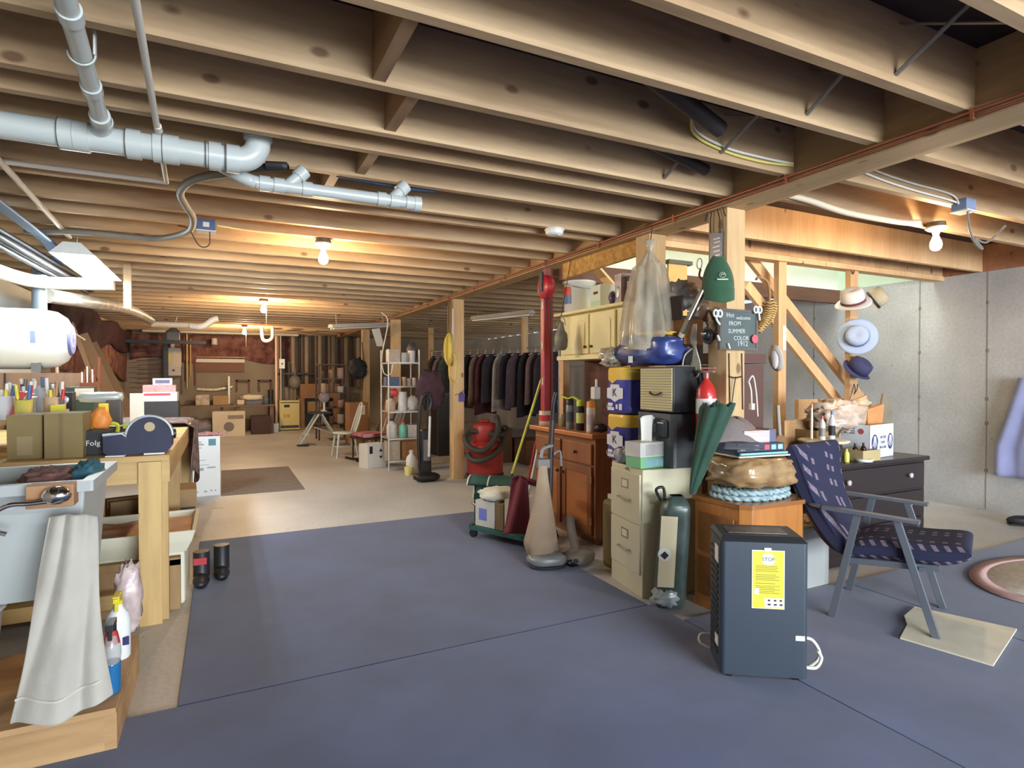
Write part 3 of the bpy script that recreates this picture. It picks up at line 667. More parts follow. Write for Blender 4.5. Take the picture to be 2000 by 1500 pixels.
CB = M('clamp_black', (38, 34, 34), .5)
# two brown cartons standing side by side near the sink
for u0, u1, yy, v0, lab in ((12, 84, 3.56, 812, 'olive-brown cardboard carton behind the sink, left one of a pair'), (85, 163, 3.52, 809, 'olive-brown cardboard carton behind the sink, right one of a pair')):
    a, c = py(u0, 880, yy), py(u1, 880, yy); zt = py(u0, v0, yy).z
    t = carton('carton', lab, ((a.x+c.x)/2, yy+.11, BZ+.001), abs(c.x-a.x)-.004, .22, zt-BZ, m=M('carton_olive', (134, 116, 76), .8, var=.1, scale=5), seam=False)
    MB().box(-.02, -.1105, 0.0, -.002, -.11, zt-BZ).build('flap_seam', CARDD, t) if u0 > 80 else MB().box(-.03, -.1108, .02, .03, -.11, .11).build('faded_label', M('faded_tan', (150, 132, 96), .8), t)
# drill box, hard case
a = py(190, 890, 3.55)
t = thing('tool_box', 'small black retail box with white lettering behind the sink corner', 'box', (py(188, 860, 3.6).x, 3.66, BZ+.001))
MB().box(-.055, -.06, 0, .055, .06, .125).build('body', INK, t, bevel=.002)
text('lettering', 'Folg', .038, PAPER, t, (-.014, -.061, .06), (PI/2, 0, 0))
NAVY = M('case_navy', (34, 38, 66), .6, var=.15, scale=10, bump=.2)
cA, cB = py(205, 880, 3.6), py(336, 880, 3.6)
t = thing('tool_case', 'dark navy tool bag with an arched silver edge on the near bench corner', 'tool case', ((cA.x+cB.x)/2, 3.62, BZ+.001)); w = (cB.x-cA.x)/2
zh = py(290, 812, 3.6).z-BZ
out = [(-w, .02), (-w*.9, 0), (w*.85, 0), (w, .03), (w*1.02, zh*.5)] + [(w*.35+w*.67*math.cos(q), zh*.48+zh*.5*math.sin(q)) for q in [i*PI/10 for i in range(1, 10)]] + [(-w*.4, zh*.55), (-w, zh*.5)]
MB().prism(out, .16, 'y', (0, -.08, 0)).build('body', NAVY, t, bevel=.006)
SIL = M('silver_trim', (186, 194, 200), .35, .4)
MB().tube([(w*.35+w*.7*math.cos(q), -.085, zh*.48+zh*.53*math.sin(q)) for q in [i*PI/12 for i in range(0, 13)]]+[(-w*.45, -.085, zh*.57), (-w, -.085, zh*.53)], .007, 8).build('trim', SIL, t)
MB().lathe([(.0, 0), (.022, 0), (.024, .004)], (0, 0, 0), 20).build('cutout', M('tan_window', (186, 164, 128), .6), t).matrix_local = T(w*.36, -.081, zh*.72) @ RX(PI/2)
# papers at the front edge
tag(MB().box(-.52, 3.475, BZ+.001, -.44, 3.53, BZ+.006).build('paper_stack', PAPER), 'folded white paper at the near edge of the workbench', 'paper')
tag(MB().box(-.36, 3.5, BZ+.001, -.27, 3.62, BZ+.008).build('paper_stack', PAPER), 'white paper under the right end of the navy tool bag', 'paper')
# drill and level
t = thing('cordless_drill', 'silver and smoke-grey power drill standing on its battery behind the cartons', 'drill', (-.70, 4.75, BZ+.07)); b = MB()
b.lathe([(0, 0), (.012, 0), (.014, .05), (.03, .055), (.034, .1), (.036, .25), (.03, .29), (0, .3)], n=18); o = b.build('motor_housing', M('silver_grey', (186, 196, 200), .35, .3), t); o.rotation_euler = (0, PI/2, .15); o.location = (-.2, 0, .19); o.rotation_euler = (0, PI/2, 0)
MB().box(.0, -.03, -.05, .09, .03, .18).build('handle', M('smoke', (86, 78, 76), .4), t, bevel=.01)
MB().box(.0, -.035, -.07, .11, .035, -.045).build('battery', BK, t, bevel=.006)
t = thing('spirit_level', 'yellow box level standing upright on the bench beside the drill', 'level', (py(203, 830, 3.85).x, 3.85, BZ+.001))
MB().box(-.022, -.012, 0, .022, .012, .25).build('body', M('tool_yellow', (232, 208, 42), .4), t, bevel=.002)
MB().box(-.008, -.0125, .10, .008, -.01, .135).build('vial', BK, t)
OR = M('orange_rubber', (232, 142, 60), .5)
tag(MB().blob((py(178, 822, 3.5).x, 3.76, 1.03), .045, .03, .065, .25, 3, 22, 14, 2).cyl((py(178, 822, 3.5).x+.03, 3.74, .95), (py(178, 822, 3.5).x+.035, 3.74, .87), .02, .012).build('work_glove', OR), 'orange rubber glove drooping over the black retail box', 'glove')
# lime and black case, dark fabric, boxes at far end
LIME = M('lime_plastic', (200, 220, 70), .4)
t = thing('tool_case', 'black and lime green tool case lying behind the navy bag', 'tool case', (-.6, 4.7, BZ+.001)); MB().box(-.16, -.16, 0, .16, .16, .08).build('body', M('case_black', (48, 52, 50), .5), t, bevel=.02)
MB().tube(bez([(-.13, -.165, .03), (-.13, -.18, .085), (-.06, -.18, .1), (-.01, -.17, .085), (-.01, -.165, .04)]), .012, 8).build('handle', LIME, t)
MB().box(.02, -.165, .06, .1, -.14, .088).build('latch', LIME, t)
t = thing('flashlight', 'dark torch with a teal head lying near the bench edge', 'flashlight', (-.36, 4.35, BZ+.03)); MB().cyl((-.1, 0, 0), (.04, .05, 0), .02).build('barrel', M('teal_dark', (60, 96, 100), .4), t); MB().cyl((.04, .05, 0), (.08, .065, 0), .022, .032).build('lamp_head', BK, t)
# printed cloth draped over the end
PRC = M('printed_cloth', (140, 116, 108), .9, var=.7, scale=16, c2=(66, 54, 60), bump=.3)
def dr(u, v):
    y = 5.3+u*.95
    if v < .5: x = -.78+v*2*.54; z = BZ+.012+.015*math.sin(u*9+v*5)+.01
    else: x = -.235+.05*math.sin(v*4+u*6)*.5+.012; z = BZ+.015-(v-.5)*2*(.5-.1*math.sin(u*5))
    return Vector((x+.01*math.sin(u*12), y, z))
tag(MB().grid(dr, 22, 22).build('drape_cloth', PRC, solid=.006), 'dark printed cloth draped over the far right end of the workbench', 'cloth')
t = carton('box', 'blank white box standing upright on the bench before the dark pack', (-.575, 5.2, BZ+.001), .09, .08, .27, .1, WH, seam=False)
t = carton('box', 'black plastic case under the red printed boxes on the bench end', (-.49, 6.1, BZ+.03), .28, .25, .15, 0, CB, seam=False)
t = carton('box', 'white and red printed box, middle of the stack at the bench end', (-.49, 6.1, BZ+.181), .26, .24, .08, 0, WH, seam=False)
MB().box(-.13, -.121, .05, .08, -.12, .07).build('printed_stripe', M('print_red', (196, 70, 74), .5), t)
t = carton('box', 'red lettered box above the white printed one at the bench end', (-.50, 6.1, BZ+.262), .25, .22, .06, .05, M('pale_red', (206, 150, 148), .6, var=.3, scale=20), seam=False)
t = carton('box', 'small pale grey box topping the stack at the bench end', (-.48, 6.1, BZ+.323), .15, .16, .06, .08, M('pale_grey', (188, 186, 196), .6, var=.3, scale=16), seam=False)
MB().box(-.055, -.0805, .015, .055, -.08, .045).build('lens_print', M('blue_grey_print', (92, 94, 116), .5), t)

# small tools, cups and jars at the back of the bench
cols = [(226,226,222),(70,104,156),(204,60,56),(222,204,64),(96,92,92),(188,196,200),(160,128,92),(214,214,206),(52,54,60)]
def cup(u, v, Yp, r, h, c, lab, k=5, tall=.17):
    q = py(u, v, Yp); t = thing('tool_cup', lab, 'cup', (q.x, Yp, BZ+.163))
    MB().lathe([(r*.92, 0), (r, h), (r*.93, h), (r*.86, .006), (0, .006)], n=18).build('cup', M('cup_%d_%d_%d' % c, c, .4), t)
    for i in range(k):
        a = rnd.random()*6.28; l = tall*(.7+.5*rnd.random()); x, y = r*.5*math.cos(a), r*.5*math.sin(a); d = Vector((x*1.2, y*1.2, l))
        cc = rnd.choice(cols); mb = MB(); mb.cyl((x, y, .02), (x*1.3, y*1.3, .02+l*.6), .004, n=6); mb.cyl((x*1.3, y*1.3, .02+l*.6), (x*1.7, y*1.7, l+.03), .009, n=8)
        mb.build('tool_handle', M('tool_%d_%d_%d' % cc, cc, .4), t)
labs = ['cup of screwdrivers nearest the left edge of the bench', 'pale cup bristling with tools behind the left carton', 'slim cup holding blue-handled tools', 'clear jar stuffed with steel drill bits', 'short cup with yellow-handled tools', 'cup of pencils and files behind the right carton', 'dark cup of small tools left of the black grinder box']
for i, (u, Yp, r, h, c) in enumerate(((8, 4.1, .05, .13, (214,216,218)), (34, 4.25, .045, .12, (226,228,228)), (56, 4.3, .038, .16, (150,168,196)), (84, 4.35, .05, .17, (196,200,206)), (46, 4.0, .04, .11, (206,196,96)), (100, 4.15, .035, .12, (206,180,150)), (112, 4.2, .04, .1, (120,112,120)))):
    cup(u, 800, Yp, r, h, c, labs[i], 6)
for i, (u, Yp, s, c, lab) in enumerate(((16, 3.95, (.03,.12,.15), (196,64,56), 'red booklet leaning among the tools at far left'), (24, 3.97, (.03,.12,.14), (200,180,120), 'tan booklet leaning beside the red one'), (36, 3.96, (.02,.1,.12), (176,176,160), 'grey wrench set leaning in front of the tool cups'), (103, 3.9, (.06,.05,.07), (226,220,64), 'small yellow tape box behind the right carton'))):
    q = py(u, 790, Yp); o = MB().box(-s[0]/2, -s[1]/2, 0, s[0]/2, s[1]/2, s[2]); o.v = [RY(.3 if i < 3 else 0) @ p for p in o.v]; o.v = [p+Vector((q.x, Yp+.12, BZ+.172)) for p in o.v]
    tag(o.build(['booklet', 'booklet', 'wrench_set', 'tape_box'][i], M('sm_%d' % i, c, .5)), lab, ['book', 'book', 'tool', 'box'][i])
t = thing('grinder_box', 'black box with a silver grinder printed on it, standing behind the cartons', 'box', (py(127, 780, 4.42).x, 4.42, BZ+.163)); MB().box(-.045, -.05, 0, .045, .05, .14).build('body', INK, t)
MB().blob((0, -.05, .095), .03, .004, .025, .3, 4, 16, 8).build('picture', SIL, t); MB().box(-.03, -.051, .02, .03, -.05, .04).build('label', PAPER, t)
# jars of bits further along
for i, (u, v, Yp, c, r, h, lab) in enumerate(((158, 790, 4.9, (188,188,196), .07, .07, 'flat grey bowl behind the drill'), (172, 800, 4.8, (116,124,126), .06, .05, 'squat dark tin behind the orange glove'), (148, 790, 4.55, (214,208,200), .035, .06, 'small white jar right of the grinder box'))):
    can('jar', lab, (py(u, v, Yp).x, Yp, BZ+.001), r, h, M('jar_%d' % i, c, .4), cat='jar')
# shelf of small drawers and white boards on the left wall
t = thing('wall_shelf', 'pale shelf bracketed to the wall at the left edge', 'shelf', (-1.7, 5.0, 1.53)); MB().box(-.19, -1.2, 0, .22, .55, .03).build('board', M('shelf_cream', (222, 222, 196), .5), t, bevel=.003); MB().box(-.17, .3, -.12, .1, .33, 0).build('bracket', STEEL, t)
t = thing('storage_bin', 'cream plastic bin with a paper label on the left wall shelf', 'bin', (-1.66, 5.1, 1.561)); MB().box(-.17, -.4, 0, .12, .3, .17, .02, .02).build('body', M('bin_cream', (224, 226, 198), .45), t, bevel=.015)
MB().box(-.04, -.386, .04, .08, -.38, .15).build('label', M('label_grey', (170, 190, 190), .6), t)
for i, y in enumerate((5.44, 5.5, 5.35)):
    can('spool', ['white spool at the right end of the wall shelf', 'white jar behind the spool on the wall shelf', 'white pot beside the cream bin'][i], (-1.52+.03*i, y-.02*i, 1.561), .035, .06, WH, cat='jar')
struct(MB().box(-1.9, 2.6, .95, -1.875, 8.4, 2.19).build('trim_2', M('white_board', (216, 222, 222), .7, var=.04, scale=2)))
# pressure tank
t = thing('pressure_tank', 'white horizontal water tank with a blue disc on its end, above the bench', 'tank', (-1.46, 5.75, 1.31)); TK = M('tank_white', (222, 232, 234), .35)
o = MB().lathe([(0, -.42), (.12, -.41), (.2, -.36), (.235, -.28), (.235, .2), (.215, .3), (.17, .36), (.1, .395), (0, .4)], n=36).build('body', TK, t); o.rotation_euler = (0, PI/2, 0); o.location = (0, 0, .24)
o = MB().lathe([(.11, .397), (.13, .38), (.0, .408)], n=28).build('end_disc', M('disc_blue', (96, 104, 156), .5), t); o.rotation_euler = (0, PI/2, 0); o.location = (0, 0, .24)
MB().box(.18, -.238, .2, .21, -.23, .29).build('label', M('label_blue', (120, 132, 164), .5), t)
MB().box(-.3, -.14, -.02, -.24, .14, .09).build('saddle', STEEL, t); MB().box(.16, -.14, -.02, .22, .14, .09).build('saddle', STEEL, t)
t = thing('wood_cabinet', 'brown plywood box under the white tank', 'cabinet', (-1.45, 5.78, BZ+.001)); MB().box(-.4, -.17, 0, .42, .18, .425).build('body', WOOD('brown_ply', (140, 112, 92), (108, 82, 66), axis='z', knots=False), t)
MB().box(-.01, -.175, 0, .0, -.17, .42).build('door_gap', BK, t)
q = px(111, 700, -1.3)
tag(MB().cyl((-1.3, q.y, BZ+.002), (-1.3, q.y, 1.62), .014).cyl((-1.3, q.y, 1.56), (-1.3, q.y, 1.66), .02).tube(bez([Vector((-1.3, q.y, 1.65)), Vector((-1.25, q.y+.1, 1.68)), Vector((-1.15, q.y+.3, 1.6))]), .008).build('water_pipe', M('dull_brass', (180, 160, 130), .4, .3)), 'upright thin tan pipe in front of the white tank', 'pipe')
t = carton('tool_box', 'green box with white paper on top beside the tank', (py(160, 760, 5.3).x, 5.3, BZ+.002), .17, .14, .32, 0, M('dark_green_box', (58, 78, 70), .6), seam=False)
MB().box(-.03, -.0715, .24, .085, -.07, .31).build('paper', PAPER, t)
t = thing('file_rack', 'rack of rusty tools standing by the tank end', 'rack', (py(176, 720, 5.32).x, 5.32, BZ+.323)); RU = M('rust', (134, 74, 50), .8)
MB().box(-.06, -.03, .0, .06, .03, .03).box(.05, -.02, 0, .065, .02, .22).build('frame', RU, t)
for i in range(6): MB().cyl((-.05+.016*i, 0, .02), (-.05+.016*i, 0, .11+.02*(i % 3)), .006, n=6).build('tool_handle', RU if i % 2 else WH, t)
# red bin with yellow tray at the left edge
t = thing('paint_rack', 'red wire rack on a yellow tray at the far left of the bench', 'rack', (-1.5, 4.38, 1.06)); MB().box(-.16, -.1, 0, .07, .1, .05).build('tray', M('tray_yellow', (232, 212, 54), .5), t, bevel=.004); MB().box(-.14, -.09, .05, .05, .09, .11, .01, .01).build('bin', M('bin_red', (176, 72, 58), .5), t)
for i in range(5): MB().cyl((-.12+.035*i, -.08, .11), (-.12+.035*i, -.08, .2), .003, n=6).build('wire', STEEL, t)
t = thing('bench_shelf', 'small raised shelf at the back of the bench under the red rack', 'shelf', (-1.5, 4.25, BZ+.001)); MB().box(-.3, -.25, .14, .74, .25, .162).build('board', BWX, t); MB().box(.70, -.2, 0, .72, .2, .14).build('support', BWX, t); MB().box(-.28, -.2, 0, -.26, .2, .14).build('support', BWX, t)

# ================================================================ under the bench
TUBW = M('tub_cream', (222, 218, 196), .5, var=.06, scale=4)
t = thing('mortar_tub', 'shallow cream plastic tub full of pinkish powder under the bench leg', 'tub', (-.48, 3.93, 0)); hx, hy = .32, .27
b = MB(); b.box(-hx+.03, -hy+.04, 0, hx-.03, hy, .30, .0, .0); b.build('stand', TUBW, t, bevel=.02)
b = MB(); A = [(-hx, -hy), (hx, -hy), (hx, hy), (-hx, hy)]
def rg(k, z): return [(x*k, y*k, z) for x, y in A]
seq = [rg(.93, .30), rg(1.02, .36), rg(1.08, .42), rg(1.02, .42), rg(.92, .35)]
for p_, q_ in zip(seq, seq[1:]): b.add(p_+q_, [(i, (i+1) % 4, 4+(i+1) % 4, 4+i) for i in range(4)])
b.add(seq[0], [(0, 1, 2, 3)]); b.build('tray', TUBW, t, bevel=.006)
MB().grid(lambda u, v: Vector(((u-.5)*hx*1.95, (v-.5)*hy*1.95, .385+.018*mnoise.noise(Vector((u*4, v*4, 0))))), 24, 20).build('powder', M('pink_powder', (226, 186, 156), .95, var=.15, scale=12, bump=.4), t)
b = MB()
for x in (-.27, .22): b.box(x, -hy-.02, 0, x+.05, -hy+.03, .27)
b.box(-.27, -hy-.02, .24, .27, -hy+.03, .28); b.box(-.22, -hy, 0, .22, -hy+.02, .24); b.build('wooden_frame', WOOD('frame_wood', (176, 142, 96), (132, 100, 62), axis='z'), t)
q = pz(350, 985, 0)
t = carton('carton', 'brown carton with a black and green printed band, half under the bench', (-.34, 4.75, .141), .34, .3, .34, .05, CARD, seam=False)
MB().box(-.171+.03, -.152, .13, .16, -.15, .22).build('black_label', INK, t); MB().box(-.17, -.152, .09, .17, -.15, .125).build('green_band', M('label_green', (146, 178, 52), .6), t)
text('lettering', 'power series', .03, M('cream_ink', (206, 200, 180), .6), t, (.01, -.153, .17), (PI/2, 0, 0))
carton('carton', 'small tan carton in the dark under the bench', (-.62, 4.9, .141), .2, .2, .26, .3, CARD)
carton('carton', 'brown carton deep under the bench behind the sink', (-.95, 4.6, .141), .3, .3, .3, .1, CARDD)
t = thing('boots', 'pair of black rubber boots beside the tub, one with red trim', 'boots', (-.12, 4.02, 0))
for k, (x, y) in enumerate(((0, 0), (.11, .1))):
    t2 = MB().tube([(x, y, .2), (x, y, .1), (x, y-.01, .05)], .045, 12).blob((x, y-.06, .04), .045, .1, .04, .1, 2, 16, 10, 1, 1, .001); t2.build('boot', BK, t)
MB().box(-.04, -.05, .13, .03, -.043, .17).build('red_trim', M('trim_red', (176, 40, 52), .5), t)
# white printed carton standing in the aisle
t = thing('carton', 'tall white printed carton standing on the floor past the workbench', 'box', (-.19, 7.13, 0), .06)
MB().box(-.155, -.18, 0, .155, .18, .63).build('body', M('carton_white', (216, 220, 222), .6), t, bevel=.003)
b = MB(); GP = M('print_grey', (150, 154, 162), .6)
for z, x0, x1, h in ((.57, -.13, -.02, .014), (.545, -.13, .0, .018), (.51, -.13, -.02, .01), (.38, -.13, .02, .006), (.33, -.1, .05, .006), (.285, -.125, .0, .03), (.3, .03, .11, .016), (.05, -.13, -.05, .01), (.05, 0, .03, .016), (.055, .06, .08, .014), (.055, .1, .115, .014)): b.box(x0, -.1815, z-h/2, x1, -.18, z+h/2)
b.build('printed_text', GP, t); MB().box(.045, -.1815, .53, .115, -.18, .6).build('picture', M('print_teal', (64, 124, 136), .5), t)
FL = M('floral_cloth', (206, 170, 170), .9, var=.8, scale=40, c2=(108, 48, 58), bump=.3)
tag(MB().grid(lambda u, v: Vector((-.39+u*.42, 6.95+v*.36, .64+.012*math.sin(u*14)*math.sin(v*9))), 24, 16).build('placemat', FL, solid=.008), 'red floral cloth lying on top of the tall white carton', 'cloth')
tag(MB().box(-.12, 6.2, 0.0, .0, 6.28, .003).build('paper_scrap', M('paper_yellowed', (222, 212, 180), .8)), 'scrap of yellowed paper on the concrete by the white carton', 'paper')
# ================================================================ stack of furniture and goods along the girder
def cap_pts(lst, f): return [f(u, v) for u, v in lst]
# octagon-fronted side cabinet
SW = WOOD('side_cab_wood', (188, 124, 62), (146, 86, 38), axis='z', knots=False, rough=.4, coat=.3)
SWL = WOOD('side_cab_top', (176, 116, 62), (136, 84, 42), axis='x', knots=False, rough=.35, coat=.3)
t = thing('side_cabinet', 'honey brown wooden side cabinet under the braided mats, behind the black dehumidifier', 'cabinet', (2.62, 2.30, 0))
o8 = [(-.27, .17), (-.245, -.12), (-.2, -.165), (.16, -.175), (.24, -.12), (.25, .17)]
MB().prism(o8, .58).build('body', SW, t, bevel=.004)
MB().prism([(x*1.04, y*1.06) for x, y in o8], .022, 'z', (0, 0, .58)).build('top', SWL, t, bevel=.005)
MB().prism([(x*1.03, y*1.05) for x, y in o8], .04, 'z', (0, 0, 0)).build('plinth', SW, t)
for z in (.07, .31):
    MB().box(-.268, -.1, z, -.262, .15, z+.21).build('drawer', SWL, t).rotation_euler = (0, 0, .0)
    MB().lathe([(0, -.02), (.012, -.016), (.008, 0), (.012, .004)], (0, 0, 0), 14).build('knob', M('brass', (188, 150, 82), .3, 1), t).matrix_local = T(-.275, .0, z+.11) @ RY(-PI/2)
# braided mats
BRD = M('braid_blue', (186, 204, 206), .9, var=.35, scale=30, c2=(120, 150, 160), bump=.5)
cx, cy = 2.62, 2.33
for k, (z, lab) in enumerate(((.603, 'pale blue braided mat, lower one of two on the side cabinet'), (.632, 'pale blue braided mat, upper one of two on the side cabinet'))):
    b = MB()
    for ri, R_ in enumerate((.215, .17, .12)):
        n = 60
        for s in (0, 1):
            b.tube([((R_+.012*math.sin(i*2*PI*14/n+s*PI))*math.cos(2*PI*i/n)*1.08, (R_+.012*math.sin(i*2*PI*14/n+s*PI))*math.sin(2*PI*i/n)*.72, .014+.006*math.cos(i*2*PI*14/n+s*PI)) for i in range(n)], .012, 6, closed=True)
    b.lathe([(.13, .004), (.13, .02), (0, .02)], n=24, sy=.7)
    b.v = [RZ(.1*k) @ p + Vector((cx+.008*k, cy, z)) for p in b.v]; tag(b.build('braided_mat', BRD), lab, 'mat', 'braided mats')
PB = M('brown_poly', (178, 146, 104), .18, var=.5, scale=9, c2=(120, 88, 60), bump=.5, detail=6, coat=.3)
tag(MB().blob((2.625, 2.32, .745), .235, .165, .085, .16, 3.5, 40, 22, 4, .55, .665).build('plastic_bag', PB), 'crumpled brown shiny plastic bag of goods on the braided mats', 'bag')
def slab(name, lab, cat, x, y, z, sx, sy, sz, rz, m, **k):
    t = thing(name, lab, cat, (x, y, z), rz); MB().box(-sx/2, -sy/2, 0, sx/2, sy/2, sz).build('cover', m, t, bevel=.001); return t
CRM = M('cream_board', (226, 216, 196), .6); DGB = M('dark_green_book', (42, 70, 72), .5); TEALB = M('teal_book', (132, 190, 196), .5)
slab('tray', 'thin cream board lying on the brown plastic bag', 'board', 2.6, 2.33, .832, .34, .26, .008, -.12, CRM)
t = slab('book', 'dark green picture book under the icon covered box', 'book', 2.6, 2.33, .841, .32, .24, .016, -.12, DGB); MB().box(-.15, -.121, .003, .162, -.119, .013).build('pages', TEALB, t)
t = slab('game_box', 'navy game box decorated with red and pale icons, on the green book', 'box', 2.6, 2.34, .858, .31, .22, .042, -.12, M('navy_box', (44, 52, 84), .45))
for i, (x, c) in enumerate(((-.12, (160,150,120)), (-.03, (150,120,100)), (.04, (206,86,86)), (.085, (150,196,206)), (.13, (160,200,210)))):
    MB().box(x-.016, -.1115, .008, x+.016, -.11, .034).build('icon', M('icon_%d' % i, c, .5), t)
t = slab('napkin_pack', 'clear pack of pink striped napkins on the navy game box', 'napkins', 2.6, 2.33, .901, .17, .14, .065, -.12, M('napkin_pink', (216, 160, 160), .4, var=.3, scale=60, stretch=(.1, .1, 1), c2=(240, 210, 205)))
slab('notebook', 'slate blue notebook box beside the striped napkins', 'book', 2.705, 2.315, .901, .05, .13, .07, -.12, M('slate', (96, 100, 130), .5))
# grey cap draped at the left
t = thing('flat_cap', 'grey cloth cap with a curved brim resting on the stack in front of the post', 'cap', (2.53, 2.39, .95)); GCP = M('cap_grey', (122, 112, 110), .9, bump=.3, scale=60)
def capf(u, v):
    a = -2.6+u*3.2; r = .04+v*.14; return Vector((r*math.cos(a)*1.2, r*math.sin(a)*.75, .075-.12*v*v+.01*math.sin(u*9)))
MB().grid(capf, 26, 12).build('crown', GCP, t, solid=.006)
MB().grid(lambda u, v: Vector(((.17+.05*v)*math.cos(-2.4+u*1.7)*1.1, (.13+.04*v)*math.sin(-2.4+u*1.7), -.035-.03*math.sin(u*PI)*.2-.035*v)), 20, 5).build('brim', M('cap_brim', (74, 74, 80), .8), t, solid=.005)
# filing cabinet
FC = M('file_beige', (214, 206, 176), .4, var=.04, scale=3); HW = M('nickel', (176, 166, 146), .3, .8)
a_, c_ = Vector((2.175, 3.013)), Vector((2.122, 2.645)); ang = math.atan2(a_.y-c_.y, a_.x-c_.x)-PI/2
t = thing('filing_cabinet', 'beige two-drawer metal filing cabinet with tissue boxes on top', 'cabinet', (c_.x, c_.y, 0), ang); w = (a_-c_).length
MB().box(.004, 0, 0, .40, w, .73).build('body', FC, t, bevel=.004)
for z0, z1 in ((.13, .405), (.415, .70)):
    d = MB().box(-.008, .015, z0, .006, w-.015, z1).build('drawer', FC, t, bevel=.003)
    b = MB(); b.box(-.011, w*.5-.045, z1-.1, -.008, w*.5+.035, z1-.045); b.build('label_holder', HW, d)
    MB().box(-.0125, w*.5-.035, z1-.092, -.0105, w*.5+.025, z1-.053).build('label_card', CRM, d)
    MB().tube(bez([(-.006, w*.5-.065, z1-.16), (-.03, w*.5-.06, z1-.158), (-.034, w*.5, z1-.155), (-.03, w*.5+.05, z1-.158), (-.006, w*.5+.055, z1-.16)]), .007, 8, flat=.6).build('handle', HW, d)
MB().cyl((-.012, w*.45, .715), (0, w*.45, .715), .008, n=12).build('lock', HW, t)
# tissue boxes
def tissue(lab, x, y, z, rz, m1, m2, sx=.24, sy=.12, sz=.09, tiss=False):
    t = thing('tissue_box', lab, 'tissue box', (x, y, z), rz); MB().box(-sx/2, -sy/2, 0, sx/2, sy/2, sz).build('body', m1, t, bevel=.002)
    MB().box(-sx/2+.04, -sy/2-.001, .01, sx/2, -sy/2, sz-.012).build('printed_panel', m2, t)
    if tiss:
        def tf(u, v): return Vector((-.045+.09*u+.02*v-.03*v*(1-u), .02*math.sin(u*8)*(1-v*.4), sz-.002+v*(.135+.02*math.sin(u*3))))
        MB().grid(tf, 18, 12).build('tissue', M('tissue_white', (238, 236, 228), .9), t, solid=.003)
    return t
q = Vector((2.235, 2.735))
tissue('green and blue printed tissue box, lower one on the filing cabinet', q.x, q.y, .733, .05, M('tb_green', (128, 190, 140), .5), M('tb_blue', (150, 190, 206), .5, var=.3, scale=10), .22, .13, .062)
tissue('grey-white tissue box with a tall tissue sticking out, upper one', q.x-.0, q.y, .796, .05, M('tb_white', (208, 206, 200), .5, var=.1, scale=10), M('tb_grey', (186, 184, 178), .5, var=.15, scale=12), .23, .135, .085, True)
tag(MB().blob((2.2, 2.92, .775), .05, .055, .045, .4, 4, 26, 16, 11, .8, .733).build('plastic_bag', M('silver_bag', (186, 190, 194), .2, var=.5, scale=22, bump=.6)), 'silvery plastic packet beside the tissue boxes', 'bag')
# document safe
SG = M('safe_grey', (74, 78, 80), .45); SD = M('safe_dark', (44, 46, 50), .45)
t = thing('safe', 'dark grey fireproof document safe on the filing cabinet behind the tissues', 'safe', (2.45, 2.755, .733))
MB().prism([(-.15, -.165), (.16, -.165), (.16, .165), (-.15, .165)], .31).build('body', SG, t, bevel=.025)
MB().box(-.168, -.12, .17, -.15, .13, .275).build('lock_panel', SD, t, bevel=.01)
MB().box(-.171, -.03, .2, -.167, .03, .25).build('keypad', M('keypad', (60, 62, 64), .4), t, bevel=.004); MB().box(-.172, -.005, .218, -.17, .008, .236).build('mark', PAPER, t)
MB().box(-.171, -.1, .253, -.168, -.05, .26).build('name_plate', SIL, t)
# louvred heater box
t = thing('louvered_box', 'black box with a cream louvred front and black scroll handle, on the safe', 'box', (2.44, 2.75, 1.05))
MB().box(-.13, -.15, 0, .15, .15, .265).build('body', BK, t, bevel=.004)
LV = M('louver_cream', (216, 204, 158), .6); b = MB()
for i in range(16): z = .01+i*.0155; b.hexa([(-.134, -.14, z), (-.13, -.14, z), (-.13, .14, z), (-.134, .14, z), (-.137, -.14, z+.0135), (-.13, -.14, z+.0135), (-.13, .14, z+.0135), (-.137, .14, z+.0135)])
b.build('front_slats', LV, t)
MB().tube(bez([(-.138, -.055, .115), (-.15, -.04, .105), (-.15, 0, .1), (-.15, .03, .107), (-.138, .05, .117)]), .005, 8).build('handle', BK, t)
